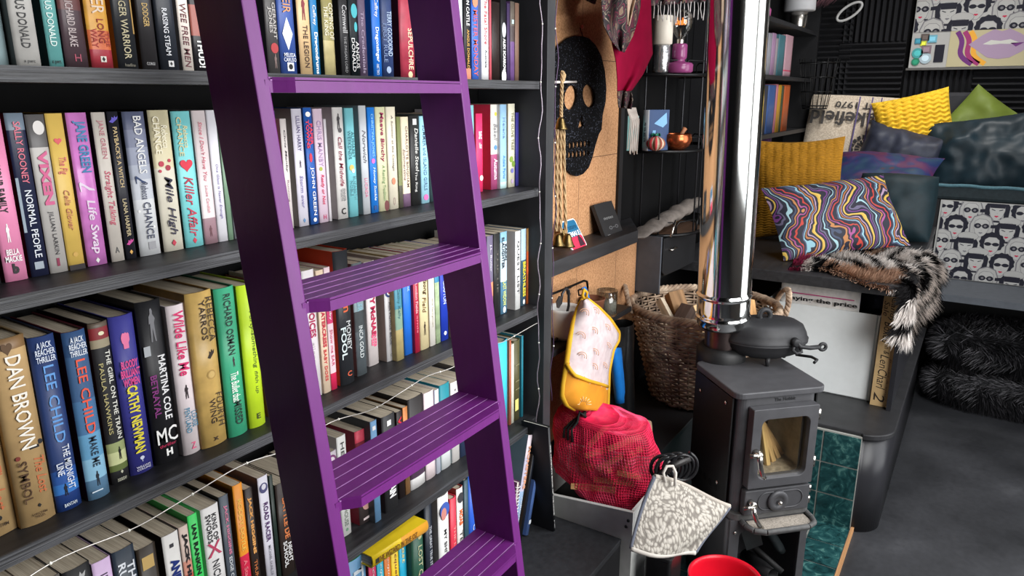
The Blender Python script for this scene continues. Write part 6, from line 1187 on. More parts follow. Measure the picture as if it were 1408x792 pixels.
# ---- fur throw over the bench corner
FW, FB_, FT, FM = mat((214, 206, 200), .9, var=.1), mat((26, 25, 26), .95, var=.1, spec=.05), mat((172, 136, 112), .9, var=.2), mat((130, 20, 60), .9, var=.1)
th = thing('fur_throw', 'zebra striped black, cream and tan fluffy throw hanging over the end of the bench', 'throw', (3.3, .17, .95))
def throw_pt(s, t):
    """s runs along the bench (0 at the front edge .. 1 far), t from the inner end across the seat, over the side edge and down"""
    top = .46 - .10 * s; hang = max(.05, .165 - .40 * max(0, s - .25)) + .025 * sin(s * 17)
    d_ = t * (top + hang); X = 3.05 + .62 * s + .05 * sin(t * 9) * (1 - s)
    X += .03
    if d_ < top - .04: Y, Z = .17 + top - d_, .958 + .012 * sin(s * 11 + t * 8)
    else:
        q = min((d_ - top + .04) / .09, 1.0); Y = .17 + .04 - .085 * sin(q * pi / 2) + .06 * max(0, d_ - top - .1); Z = .958 - max(0, d_ - top)
        Y -= .02 * sin(s * 16) * min(1, q); X -= .07 * min(1, q) * (1 - s)
    if d_ >= top - .04 and s < .55:
        wq = q * max(0, min(1, (.55 - s) / .35)); X = X * (1 - wq) + (2.995 + .10 * s) * wq; Y += q * max(0, .34 - s) * .20
    if s < .05: Z -= (.05 - s) * .3
    return Vector((X, Y, Z)) - Vector((3.3, .17, .95))
MB().grid(lambda u, v: throw_pt(u, v), 30, 50).build('backing', FB_, th, solid=.006)
def stripe(s, t):
    n = noise.noise(Vector((s * 2.2, t * 2.5, 1.7))) * .5
    if t < .06: return 3
    if s < .22 and .18 < t < .62 and noise.noise(Vector((s * 5, t * 8, 4))) > -.25: return 2
    w_ = sin((s * 3.2 + t * 7.5 + n * 3.0) * 5.2 + 1.5 * sin(t * 13))
    if .25 < t < .5 and w_ > -.2 and noise.noise(Vector((s * 4, t * 6, 9))) > .05: return 2
    return 0 if w_ > -.35 else 1
m = MB(); rnd = random.Random(5)
for i in range(36000):
    s, t = rnd.random(), rnd.random(); p = throw_pt(s, t); p2_ = throw_pt(min(s + .01, 1), t); p3_ = throw_pt(s, min(t + .01, 1)) if t < .985 else p * 2 - throw_pt(s, t - .01)
    du, dv_ = (p2_ - p), (p3_ - p)
    if du.length < 1e-6 or dv_.length < 1e-6: continue
    du.normalize(); dv_.normalize(); nn_ = dv_.cross(du); nn_ = nn_ if nn_.z > -.2 and (nn_.z > .3 or nn_.y < 0) else -nn_
    ln_ = .026 + .026 * rnd.random() + (.025 if t > .94 else 0); dr = (nn_ * (.45 + .4 * rnd.random()) + dv_ * (.7 * rnd.random() + .1) - du * (.5 * rnd.random() + (.4 if s < .04 else -.1)) + Vector((0, 0, -.35 if t > .6 else -.05))).normalized()
    sd = dr.cross(nn_).normalized() * .0014
    k_ = len(m.v); m.v += [tuple(p - sd), tuple(p + sd), tuple(p + dr * ln_ * .55 + sd * .8), tuple(p + dr * ln_ + Vector((0, 0, -.004)))]
    m.f.append((k_, k_ + 1, k_ + 2, k_ + 3)); m.m.append(stripe(s, t)); m.sm.append(True)
m.build('fur_pile', [FW, FB_, FT, FM], th)

# ================================================================== CUSHIONS
def cushion(name, label, cat, mats, w_, h_, t_, centre, yaw, tilt=0, roll=0, group='cushions on the bench and bed', ears=.08, wrinkle=.010, seed=0, rib=None, fn_mat=0, nu=44):
    o = thing(name, label, cat, centre, (0, 0, 0), group)
    o.matrix_world = Matrix.Translation(centre) @ Matrix.Rotation(yaw, 4, 'Z') @ Matrix.Rotation(tilt, 4, 'X') @ Matrix.Rotation(roll, 4, 'Y')
    m = MB()
    for sd in (-1, 1):
        def f(u, v):
            a, c_ = u * 2 - 1, v * 2 - 1
            x = w_ / 2 * a * (1 - ears * (1 - c_ * c_)) ; z = h_ / 2 * c_ * (1 - ears * (1 - a * a))
            prof = max(0, (1 - abs(a) ** 2.6)) ** .62 * max(0, (1 - abs(c_) ** 2.6)) ** .62
            nz = noise.noise(Vector((x * 7 + seed, z * 7, sd * 2 + seed))) * wrinkle * 1.6 + noise.noise(Vector((x * 18, z * 18 + seed, sd))) * wrinkle * .5
            y = sd * (t_ / 2 * prof + nz * min(1, prof * 3))
            if rib: y += sd * rib(x, z) * min(1, prof * 4)
            return Vector((x, y, z))
        fn = f if sd < 0 else (lambda u, v, f=f: f(1 - u, v))
        m.grid(fn, nu, nu, fn_mat)
    m.build('cover', mats, o)
    return o
def marble(nt, b):
    L = nt.links.new; oc = _obj_coord(nt)
    n = N(nt, 'TexNoise', Scale=5.0, Detail=1.2); mp = N(nt, 'Mapping'); mp.inputs['Scale'].default_value = (.75, 1, 1.35); L(oc, mp.inputs[0]); L(mp.outputs[0], n.inputs['Vector'])
    n2 = N(nt, 'TexNoise', Scale=11.0, Detail=1.0, Distortion=.8); L(oc, n2.inputs['Vector'])
    s = N(nt, 'SeparateXYZ'); L(oc, s.inputs[0])
    a1 = N(nt, 'Math', operation='MULTIPLY_ADD'); a1.inputs[1].default_value = 1.7; L(n.outputs['Fac'], a1.inputs[0])
    x1 = N(nt, 'Math', operation='MULTIPLY'); x1.inputs[1].default_value = 5.0; L(s.outputs['X'], x1.inputs[0]); L(x1.outputs[0], a1.inputs[2])
    a2 = N(nt, 'Math', operation='MULTIPLY_ADD'); a2.inputs[1].default_value = .42; L(n2.outputs['Fac'], a2.inputs[0]); L(a1.outputs[0], a2.inputs[2])
    fr_ = N(nt, 'Math', operation='FRACT'); L(a2.outputs[0], fr_.inputs[0])
    NV = (26, 26, 42); cols = [NV, (176, 56, 46), NV, NV, (66, 72, 98), (130, 172, 186), NV, (166, 104, 54), NV, (160, 134, 158), NV, NV, (190, 154, 62), (200, 168, 80), NV, NV, (110, 56, 122), NV, (94, 88, 114), NV, NV, (148, 182, 190), NV, (58, 68, 92), NV, (172, 116, 68), NV, (150, 72, 126), NV]
    r = ramp(nt, [(i / len(cols), c_) for i, c_ in enumerate(cols)], 'CONSTANT'); L(fr_.outputs[0], r.inputs[0]); L(r.outputs[0], b.inputs['Base Color'])
MARB = node_mat('marbled_swirl_print', marble, .7)
yw = radians(-90)
P = [on_x(1045, 262, 3.52), on_x(1225, 228, 3.52), on_x(1262, 330, 3.52), on_x(1085, 345, 3.52)]
c_ = sum(P, Vector()) / 4
cushion('marbled_cushion', 'large rectangular cushion with a multicoloured marbled swirl print on the bench', 'cushion', MARB, .60, .36, .15, (3.50, c_.y, 1.125), yw + radians(38), radians(-36), radians(-6), seed=2, ears=.04)
MUST = mat((158, 110, 18), .85, var=.15, scale=70, bump=.4)
knit = lambda x, z: .0028 * sin(z * 520 + 1.2 * sin(x * 160)) + .003 * abs(sin(x * 80))
P = [on_x(1056, 205, 3.72), on_x(1164, 190, 3.72)]
cushion('mustard_cushion', 'mustard yellow knitted cushion behind the marbled one on the bench', 'cushion', MUST, .42, .50, .14, (3.83, (P[0].y + P[1].y) / 2 + .04, 1.20), yw + radians(10), radians(-12), radians(-4), seed=7, rib=knit, nu=170)
# cushions heaped on the bed at the back
def place(u, v, X): return on_x(u, v, X)
BUR = node_mat('burlap', lambda nt, b: (lambda n, r: (nt.links.new(_obj_coord(nt), n.inputs['Vector']), nt.links.new(n.outputs['Fac'], r.inputs[0]), nt.links.new(r.outputs[0], b.inputs['Base Color'])))(N(nt, 'TexNoise', Scale=120.0, Detail=3), ramp(nt, [(0.3, (186, 168, 146)), (0.7, (230, 216, 196))])), .95)
c_ = place(1181, 190, 5.0)
sk_ = cushion('burlap_cushion', 'large beige burlap sack cushion with upside-down black stencil lettering', 'cushion', BUR, .60, .62, .12, (5.02, c_.y + .02, c_.z - .06), yw + radians(3), radians(-10), radians(3), seed=3, ears=-.02, wrinkle=.004)
for s_, cx, cz, w__, h__, wt in (('Wakefield', -.03, .165, .50, .085, .02), ('EST 1970', -.02, .25, .26, .04, .02)):
    text('stencil_lettering', s_, sk_, (cx, -.066 if cz < .2 else -.05, cz), (-1, 0, 0), (0, 0, -1), w__, h__, (66, 62, 60), weight=wt)
m = MB()
for k_ in range(16):
    for r0, r1 in ((.030, .055), (.062, .085)):
        a0 = 2 * pi * k_ / 16 + .04; a1 = a0 + .26; pts_ = [(r0 * cos(a0), r0 * sin(a0)), (r1 * cos(a0), r1 * sin(a0)), (r1 * cos(a1), r1 * sin(a1)), (r0 * cos(a1), r0 * sin(a1))]
        m.add([(.06 + x_, -.0705, -.01 + z_) for x_, z_ in pts_], [(0, 1, 2, 3)])
m.build('stencil_emblem', flat((50, 48, 50)), sk_)
for xs_ in (-.02, .05, .10): MB().add([(xs_, -.067, .30), (xs_ + .008, -.067, .30), (xs_ + .006, -.074, -.1), (xs_ - .002, -.074, -.1)], [(3, 2, 1, 0)]).build('woven_stripe', flat((96, 84, 130)), sk_)
CHY = mat((226, 182, 44), .85, var=.12, scale=40, bump=.3)
chunk = lambda x, z: .006 * sin(z * 240 + 1.2 * sin(x * 130)) * (.7 + .3 * abs(sin(x * 65))) + .005 * abs(sin(x * 65))
c_ = place(1258, 158, 4.92)
cushion('chunky_yellow_cushion', 'bright yellow chunky knit cushion leaning on the burlap one', 'cushion', CHY, .40, .34, .15, (4.90, c_.y, c_.z - .05), yw + radians(6), radians(-12), radians(-14), seed=11, rib=chunk, nu=130, ears=.05)
GRN = mat((104, 120, 46), .6, var=.1, scale=12)
c_ = place(1352, 158, 5.0)
cushion('olive_green_cushion', 'olive green satin cushion standing on one corner at the back', 'cushion', GRN, .44, .44, .16, (5.04, c_.y, c_.z - .13), yw, radians(-12), radians(36), seed=15, wrinkle=.02, ears=.05)
NAVY = mat((40, 44, 58), .55, var=.35, scale=16)
c_ = place(1235, 208, 4.75)
cushion('navy_velvet_cushion', 'crushed navy velvet cushion in front of the burlap one', 'cushion', NAVY, .46, .34, .20, (4.78, c_.y, c_.z - .03), yw + radians(-6), radians(-24), radians(14), seed=21, wrinkle=.022)
TEAL = mat((16, 34, 42), .5, var=.3, scale=10)
c_ = place(1340, 208, 4.78)
cushion('dark_teal_cushion', 'big dark teal satin cushion at the right end of the bed', 'cushion', TEAL, .62, .46, .22, (4.80, c_.y - .08, c_.z - .02), yw, radians(-20), radians(-10), seed=25, wrinkle=.026)
def multi(nt, b):
    L = nt.links.new; n = N(nt, 'TexNoise', Scale=4.5, Detail=3, Distortion=1.2); L(_obj_coord(nt), n.inputs['Vector'])
    r = ramp(nt, [(0.25, (84, 20, 42)), (0.42, (74, 26, 70)), (0.5, (22, 34, 84)), (0.6, (16, 54, 78)), (0.68, (96, 28, 34)), (0.8, (28, 26, 60))]); L(n.outputs['Fac'], r.inputs[0]); L(r.outputs[0], b.inputs['Base Color'])
c_ = place(1215, 236, 4.45)
cushion('jewel_coloured_cushion', 'flat lying cushion blotched in plum, blue and red under the navy velvet one', 'cushion', node_mat('jewel_print', multi, .6), .52, .46, .13, (4.36, c_.y, 1.075 + .17), yw, radians(-68), radians(4), seed=31)
c_ = place(1240, 285, 4.2)
cushion('dark_round_cushion', 'dark teal bolster behind the right end of the marbled cushion', 'cushion', mat((14, 34, 40), .6, var=.2), .34, .32, .22, (4.05, c_.y + .02, 1.115), yw, radians(-18), 0, seed=35, ears=-.05)

# ================================================================== BED PLATFORM, PANELS OF PRINTED FACES
bed = thing('bed_platform', 'raised black bed platform with a teal mattress across the end of the room', 'bed', (4.62, .0, 0))
MB().box(0, .68, -.94, 1.14, .655, 1.10).box(.25, .68, -.94, 1.14, 0, .655).build('base', BLACK, bed)
def matt(u, v):
    pass
MB().box(-.012, .66, -.93, 1.12, 1.10, 1.180).build('mattress', mat((34, 44, 48), .8, var=.2, scale=60), bed, bevel=.018)
MB().tube([(-.008, -.93 + 2.05 * i / 40, 1.178 + .003 * sin(i * 1.7)) for i in range(41)], .009, 8).build('lit_mattress_edge', mat((74, 108, 118), .8, var=.15, scale=120), bed)  # lighter strip stands for light caught along the mattress edge
structure(MB().box(4.22, 4.62, -.94, .155, .630, .665).build('trim_2', mat((84, 88, 94), .55, var=.1)))

PAPER = mat((176, 175, 172), .7, var=.02); INKM = flat((26, 26, 40), .7); LIPR = flat((190, 30, 70), .6); SKINM = flat((182, 181, 178), .7); GRYL = flat((120, 118, 122), .7)
CLIP = [0, 1, 0, 1]
def clip_rect(pts, R):
    for ax, lim, sg in ((0, R[0], 1), (0, R[1], -1), (1, R[2], 1), (1, R[3], -1)):
        out = []
        for i in range(len(pts)):
            p, q = pts[i - 1], pts[i]; ip, iq = sg * (p[ax] - lim) >= 0, sg * (q[ax] - lim) >= 0
            if ip != iq: t = (lim - p[ax]) / (q[ax] - p[ax]); out.append((p[0] + t * (q[0] - p[0]), p[1] + t * (q[1] - p[1])))
            if iq: out.append(q)
        pts = out
        if not pts: return []
    return pts
def face(m, cx, cz, s, style, M, lip=3, level=0):
    """one printed woman's head and shoulders; layers lie fractions of a millimetre apart. mats: 0 paper 1 ink 2 skin 3 lips 4 grey"""
    lay = [0]
    def poly(pts, mi):
        pts = clip_rect([(cx + a * s, cz + b_ * s) for a, b_ in pts], CLIP); lay[0] += 1
        if len(pts) < 3: return
        pts = [((a - cx) / s, (b_ - cz) / s) for a, b_ in pts]; y = -.0004 - .00006 * lay[0] - .0011 * level
        k = len(m.v); m.v += [tuple(M @ Vector((cx + a * s, y, cz + b_ * s))) for a, b_ in pts]; m.f.append(tuple(range(k, k + len(pts)))); m.m.append(mi); m.sm.append(False)
    el = lambda x, z, a, b_, n=18, a0=0, a1=2 * pi: [(x + a * cos(a0 + (a1 - a0) * i / n), z + b_ * sin(a0 + (a1 - a0) * i / n)) for i in range(n)]
    # shoulders and top
    poly([(-1.2, -2.2), (-1.10, -1.50), (-.39, -1.15), (-.32, -.7), (.32, -.7), (.39, -1.15), (1.10, -1.50), (1.2, -2.2)], 4)
    poly([(-1.15, -2.2), (-1.05, -1.55), (-.35, -1.2), (-.28, -.7), (.28, -.7), (.35, -1.2), (1.05, -1.55), (1.15, -2.2)], 2)
    if style != 2: poly([(-.85, -2.2), (-.9, -1.75), (-.5, -1.85), (0, -1.78), (.5, -1.85), (.9, -1.75), (.85, -2.2)], 1)
    else:
        poly([(-.34, -.98), (.34, -.98), (.34, -.84), (-.34, -.84)], 1); poly([(-.9, -2.2), (-.95, -1.95), (.95, -1.95), (.9, -2.2)], 1)
    if style == 0:                                     # long pale hair, round dark glasses
        poly([(-.78, -1.3), (-.85, .2), (-.6, .85), (0, 1.08), (.6, .85), (.85, .2), (.78, -1.3), (.5, -1.2), (.55, .1), (-.55, .1), (-.5, -1.2)], 4)
        poly([(-.70, -1.2), (-.76, .2), (-.54, .78), (0, 1.0), (.54, .78), (.76, .2), (.70, -1.2), (.52, -1.1), (.55, .1), (-.55, .1), (-.52, -1.1)], 0)
        for q in (.62, 1.0): poly([(.62, q * .3 - .1), (1.15, q * .3 - .02), (1.15, q * .3 - .2), (.62, q * .3 - .24)], 1)
    elif style == 1:                                   # big dark curls
        poly([(r_ * cos(a), .25 + r_ * .95 * sin(a)) for a, r_ in [(2 * pi * i / 26, .82 + .08 * (i % 2)) for i in range(26)]], 1)
    else:                                              # dark bob with a fringe and a pale beret
        poly([(-.8, -.75), (-.85, .3), (-.55, .8), (.55, .8), (.85, .3), (.8, -.75), (.5, -.7), (.45, .1), (-.45, .1), (-.5, -.7)], 1)
        poly(el(.08, .78, .74, .36), 4); poly(el(.08, .79, .71, .33), 0)
    poly([(-.5, .45), (-.54, 0), (-.42, -.5), (-.12, -.85), (.12, -.85), (.42, -.5), (.54, 0), (.5, .45), (.25, .66), (-.25, .66)], 4)
    poly([(-.47, .43), (-.51, 0), (-.40, -.47), (-.11, -.81), (.11, -.81), (.40, -.47), (.51, 0), (.47, .43), (.24, .63), (-.24, .63)], 2)
    if style == 2:
        poly([(-.52, .62), (-.5, .18), (.5, .18), (.52, .62)], 1)
        for sx in (-1, 1): poly([(sx * .12, .0), (sx * .38, .10), (sx * .40, .04), (sx * .14, -.05)], 1)
    else:
        for sx in (-1, 1): poly(el(sx * .27, .08, .24, .21 if style == 0 else .15), 1); 
        poly([(-.1, .12), (.1, .12), (.1, .06), (-.1, .06)], 1)
        if style == 0:
            for sx in (-1, 1): poly(el(sx * .25, .08, .10, .09), 4)
    poly([(-.16, -.48), (-.06, -.42), (0, -.45), (.06, -.42), (.16, -.48), (0, -.58)], lip)
    poly([(-.04, -.28), (.06, -.26), (.05, -.23)], 4)
def wallpaper(m, x0, x1, z0, z1, s, M):
    CLIP[:] = [x0, x1, z0, z1]
    rows = int((z1 - z0) / (1.42 * s)) + 4; cols = int((x1 - x0) / (1.75 * s)) + 3
    for r_ in range(rows):
        for c__ in range(cols):
            cx = x0 - .6 * s + c__ * 1.78 * s + (.89 * s if r_ % 2 else 0); cz = z1 + .9 * s - r_ * 1.42 * s - .2 * s * (c__ % 2)
            face(m, cx, cz, s, (c__ * 2 + r_) % 3, M, 3 if (c__ + r_) % 4 else 4, r_)
FMATS = [PAPER, INKM, SKINM, LIPR, GRYL]
pn = thing('printed_bed_panel', 'panel below the mattress papered with black and white faces of women with red lips', 'panel', (4.615, 0, 0))
m = MB(); m.box(-.004, .004, -.93, .175, .667, 1.098)
Mp = Matrix(((0, 1, 0, -.005), (-1, 0, 0, 0), (0, 0, 1, 0), (0, 0, 0, 1)))    # picture x -> -Y, picture y(depth) -> X
wallpaper(m, -.165, .93, .672, 1.095, .066, Mp)
m.build('papered_board', FMATS, pn)
PSY = [flat(c, .7) for c in ((190, 180, 144), (160, 54, 112), (236, 170, 60), (40, 130, 110), (110, 50, 120), (170, 146, 172), (126, 76, 126), (206, 206, 198))]
def curvy(m, pts, wd_, mi, y, M):
    k = len(m.v); n = len(pts)
    for i, (a, c) in enumerate(pts):
        t = (Vector(pts[min(i + 1, n - 1)]) - Vector(pts[max(i - 1, 0)])).normalized(); nx, nz = -t.y, t.x
        m.v += [tuple(M @ Vector((a + nx * wd_ / 2, y, c + nz * wd_ / 2))), tuple(M @ Vector((a - nx * wd_ / 2, y, c - nz * wd_ / 2)))]
    for i in range(n - 1): m.f.append((k + 2 * i, k + 2 * i + 1, k + 2 * i + 3, k + 2 * i + 2)); m.m.append(mi); m.sm.append(False)
def lips(m, cx, cz, s, body, y, M, K):
    el = lambda pts, mi, yy: (m.v.extend([tuple(M @ Vector((cx + a * s, yy, cz + b_ * s))) for a, b_ in pts]), m.f.append(tuple(range(len(m.v) - len(pts), len(m.v)))), m.m.append(mi), m.sm.append(False))
    el([(-1, 0), (-.6, .32), (-.25, .52), (0, .44), (.25, .52), (.6, .34), (1, .02), (.7, -.3), (.35, -.5), (0, -.54), (-.35, -.48), (-.7, -.22)], body, y)
    el([(-.55, 0), (-.3, .14), (0, .10), (.3, .15), (.6, .02), (.3, -.02), (0, 0), (-.3, -.03)], K, y - .0003)
    el([(.32, .02), (.75, .03), (.5, -.12)], K + 2, y - .0003)
bd = thing('printed_headboard', 'pale board on the foam wall printed with faces above and pop art lips below', 'board', (5.24, 0, 0))
yl, zb = .478, 1.812
m = MB(); m.box(-.010, .012, -.94, yl, zb, 2.42)
Mp = Matrix(((0, 1, 0, -.0105), (-1, 0, 0, 0), (0, 0, 1, 0), (0, 0, 0, 1)))
wallpaper(m, -yl + .005, .93, zb + .205, 2.41, .080, Mp)
k0 = 5
def rect(m, x0, x1, z0, z1, mi, y): k = len(m.v); m.v += [tuple(Mp @ Vector(q)) for q in ((x0, y, z0), (x1, y, z0), (x1, y, z1), (x0, y, z1))]; m.f.append((k, k + 1, k + 2, k + 3)); m.m.append(mi); m.sm.append(False)
rect(m, -yl + .20, .93, zb + .002, zb + .205, k0, -.0035)
for off, mi in ((0, 8), (.030, 6), (.055, 7)): curvy(m, [(-yl + .235 + off * 1.2 + .10 * t * t + .02 * sin(6 * t), zb + .20 - .185 * t) for t in [i / 14 for i in range(15)]], .026, k0 + mi - 5 + (1 if mi == 8 else -0), -.0040, Mp)
for off, mi in ((0, 1), (.030, 2), (.072, 3)): curvy(m, [(-yl + .62 + off + .03 * sin(4 * t), zb + .205 - .19 * t) for t in [i / 14 for i in range(15)]], .028, k0 + mi, -.0040, Mp)
lips(m, -yl + .455, zb + .125, .155, k0 + 5, -.0045, Mp, k0 + 7 - 0)
lips(m, -yl + .86, zb + .13, .13, k0 + 2, -.0045, Mp, k0 + 7)
rect(m, -yl + .13, -yl + .18, zb + .03, zb + .13, 1, -.0036)
m.build('printed_board', FMATS + PSY + [flat((240, 240, 230)), flat((110, 50, 120))], bd)
MB().box(-.016, .0, -.94, yl + .012, zb - .014, zb - .001).build('edge_strip', mat((96, 94, 92), .5), bd)
for i, (a, c, r_, col, lb) in enumerate(((.035, .155, .018, (60, 130, 150), 'blue rectangular'), (.07, .175, .022, (90, 80, 76), 'grey patterned'), (.11, .165, .024, (110, 170, 190), 'pale blue camera shaped'), (.065, .14, .016, (200, 206, 70), 'yellow'), (.085, .105, .026, (130, 110, 120), 'mauve checked'), (.04, .085, .030, (70, 160, 160), 'turquoise round'), (.085, .055, .032, (170, 190, 200), 'white and blue round'), (.035, .035, .022, (40, 130, 100), 'green oval'))):
    pg = [(cos(2 * pi * k / 18), sin(2 * pi * k / 18)) for k in range(18)] if i in (5, 6, 7) else [(-1, -.9), (1, -.9), (1, .9), (-1, .9)]
    o = MB().add([(x_ * r_, 0, z_ * r_) for x_, z_ in pg], [tuple(range(len(pg)))]).add([(x_ * r_ * .6, -.0004, z_ * r_ * .55) for x_, z_ in pg], [tuple(range(len(pg)))], 1).build('sticker', [flat(col), flat(tuple(min(255, int(q * 1.25)) for q in col))], loc=(5.24 - .0162, yl - a, zb + c), rot=(0, 0, radians(-90))); tag(o, lb + ' sticker in the lower left corner of the printed headboard', 'sticker', 'stickers on the headboard')
# acoustic foam tiles
FOAM = mat((34, 34, 37), .75, var=.06)
ts = .378
def foam(y_right, z0, vert, label, x=5.298, w_=ts, h_=ts):
    t_ = MB(); n = 11
    t_.box(-.012, 0, 0, w_, 0, h_)
    for i in range(n):
        a0, a1 = i / n, (i + 1) / n; am = (a0 + a1) / 2
        if vert: q = [(-.012, a0 * w_, 0), (-.012, a1 * w_, 0), (-.046, am * w_, 0), (-.012, a0 * w_, h_), (-.012, a1 * w_, h_), (-.046, am * w_, h_)]
        else: q = [(-.012, 0, a0 * h_), (-.012, 0, a1 * h_), (-.046, 0, am * h_), (-.012, w_, a0 * h_), (-.012, w_, a1 * h_), (-.046, w_, am * h_)]
        t_.add(q, [(0, 3, 5, 2), (1, 2, 5, 4), (0, 2, 1), (3, 4, 5)])
    o = t_.build('acoustic_foam_tile', FOAM, loc=(x, y_right, z0)); tag(o, label, 'foam tile', 'acoustic foam on the end wall')
yq = on_x(1246, 60, 5.27).y; ym = on_x(1171, 60, 5.27).y; zA = on_x(1210, 57, 5.27).z; zB_ = on_x(1210, 133, 5.27).z
foam(yq, zA, True, 'foam tile of vertical ridges left of the printed board, upper one'); foam(yq, zA - ts, False, 'foam tile of horizontal ridges left of the printed board, above the burlap cushion')
foam(yq, zA - 2 * ts, True, 'foam tile behind the burlap cushion')
zC_ = on_x(1150, 84, 5.27).z
foam(ym, zC_, False, 'foam tile of horizontal ridges nearest the far bookcase, upper one'); foam(ym, zC_ - ts, True, 'foam tile of vertical ridges nearest the far bookcase, lower one')
foam(ym, zC_ + ts, True, 'foam tile near the ceiling beside the far bookcase')
zD_ = zb - .016 - ts
foam(yq - ts, zD_, True, 'foam tile of vertical ridges under the left of the printed board'); foam(yq - 2 * ts, zD_, False, 'foam tile of horizontal ridges under the printed board, behind the olive cushion'); foam(yq - 3 * ts, zD_, True, 'foam tile of vertical ridges under the right of the printed board')
hb = place(1275, 127, 5.1); o = thing('dark_headrest', 'dark grey padded headrest behind the yellow and olive cushions', 'headrest', (5.16, (hb.y + place(1345, 127, 5.1).y) / 2, 1.19))
MB().box(-.03, .03, -.19, .17, 0, hb.z - 1.19).build('pad', mat((52, 52, 56), .8, var=.1), o, bevel=.02)

# ---- fluffy floor cushions
def pouf(name, label, z0, h_, seed):
    cx, cy, a_, c__ = 4.56, -.27, .27, .43
    o = thing(name, label, 'floor cushion', (cx, cy, z0), group='fluffy floor cushions')
    def f(u, v):
        a = 2 * pi * u; e = (v - .5) * pi; k = cos(e) ** .35 if cos(e) > 0 else 0
        sq = 1 / max(abs(cos(a)) ** 4 + abs(sin(a)) ** 4, 1e-6) ** .25
        return Vector((a_ * .86 * sq * cos(a) * k, c__ * .86 * sq * sin(a) * k, h_ / 2 + h_ / 2 * sin(e)))
    MB().grid(f, 40, 14, closed_u=True).build('core', mat((20, 20, 22), .9), o)
    rnd = random.Random(seed); m = MB()
    for i in range(26000):
        u, v = rnd.random(), rnd.random() ** .8; p = f(u, v); p2 = f(u + .004, v); p3 = f(u, min(v + .01, 1)); n_ = (p2 - p).cross(p3 - p)
        if n_.length < 1e-12: continue
        n_.normalize(); dr = (n_ * .55 + Vector((.25, .45 * noise.noise(p * 9 + Vector((seed, 0, 0))) * 2 + rnd.uniform(-.3, .3), -.45 + rnd.uniform(-.4, .3)))).normalized(); ln_ = .03 + .03 * rnd.random(); sd = dr.orthogonal().normalized() * .0011
        k_ = len(m.v); m.v += [tuple(p - sd), tuple(p + sd), tuple(p + dr * ln_ * .6 + sd), tuple(p + dr * ln_ + Vector((0, 0, -.006)))]; m.f.append((k_, k_ + 1, k_ + 2, k_ + 3)); m.m.append(0 if rnd.random() < .62 else 1); m.sm.append(True)
    m.build('fur_pile', [mat((30, 30, 33), .7, var=.1), mat((78, 76, 80), .6, var=.1)], o)
pouf('fluffy_floor_cushion', 'long haired black floor cushion, lower of the two stacked at the right', .02, .20, 3)
pouf('fluffy_floor_cushion', 'long haired black floor cushion with a silvery top, upper of the two at the right', .235, .21, 4)

# ================================================================== FAR BOOKCASE
fb2 = thing('far_bookcase', 'black bookcase in the dim far corner right of the flue', 'bookcase', (3.25, 1.0, 0))
for zt_ in (2.032, 1.752, 1.447, 1.15): MB().box(0, 1.84, 0, .148, zt_ - .022, zt_).build('shelf', BLACKWOOD, fb2)
MB().box(1.84, 1.87, -.01, .148, .96, 2.5).build('upright', BLACK, fb2)
MB().box(.0, .03, -.01, .148, 1.15, 2.5).build('upright', BLACK, fb2)
def fbk(x0, x1, zs_, u0, u1, v, rgb, label, **k):
    X0 = solve(lambda X: px((X, 1.02, zs_))[0], u0, 3.0, 5.4); X1 = solve(lambda X: px((X, 1.02, zs_))[0], u1, 3.0, 5.4)
    z = solve(lambda Z: -px(((X0 + X1) / 2, 1.02, Z))[1], -v, 1.0, 2.6)
    return book(X0 + .0005, X1 - .0005, 1.02, zs_ + .0006, z - zs_, rgb, label, 'books in the far bookcase', **k)
for (u0, u1, v, rgb, lb) in ((1047, 1053, 47, (120, 122, 126), 'grey book beside the flue on the upper shelf of the far bookcase'), (1053.2, 1058.5, 46, (150, 150, 158), 'pale grey book on the upper shelf of the far bookcase'), (1058.7, 1064, 46, (160, 128, 158), 'mauve book on the upper shelf of the far bookcase'), (1064.2, 1067, 53, (150, 140, 146), 'thin grey-pink book on the upper shelf of the far bookcase'), (1067.2, 1076.5, 48.5, (70, 112, 122), 'teal book on the upper shelf of the far bookcase'), (1076.7, 1087, 49, (176, 140, 150), 'dusty pink book that ends the upper row of the far bookcase')):
    fbk(0, 0, 1.752, u0, u1, v, rgb, lb, bands=((.84, .87, (190, 60, 90)),) if u0 > 1076 else ())
for (u0, u1, v, rgb, lb) in ((1046, 1051.5, 118, (60, 60, 66), 'black book beside the flue on the second shelf of the far bookcase'), (1052, 1062.5, 117, (60, 86, 136), 'blue book on the second shelf of the far bookcase'), (1063, 1065.5, 116, (176, 110, 120), 'thin pink book on the second shelf of the far bookcase'), (1066, 1070.5, 117, (172, 130, 40), 'yellow ochre book on the second shelf of the far bookcase'), (1071, 1073.5, 118, (60, 70, 50), 'thin dark green book on the second shelf of the far bookcase'), (1074, 1082, 117, (170, 84, 44), 'rust orange book that ends the second row of the far bookcase')):
    fbk(0, 0, 1.447, u0, u1, v, rgb, lb)
for (u0, u1, v, rgb, lb) in ((1044, 1050, 196, (110, 104, 110), 'grey book low beside the flue in the far bookcase'), (1050.5, 1056, 190, (76, 50, 84), 'dark purple book low in the far bookcase')):
    fbk(0, 0, 1.15, u0, u1, v, rgb, lb)
lx = solve(lambda X: px((X, 1.03, 2.06))[0], 1100, 3.5, 5.4)
tl = thing('table_lamp', 'small lamp with a white shade and silver foot on top of the far bookcase', 'lamp', (lx, 1.04, 2.032))
MB().lathe([(0, 0), (.045, 0), (.047, .01), (.05, .085), (.044, .092), (0, .092)], 28).build('base', NICKEL, tl)
MB().lathe([(.02, .092), (.085, .094), (.088, .10), (.086, .22), (.08, .225), (0, .225)], 32).build('shade', mat((190, 190, 192), .6, var=.03), tl)
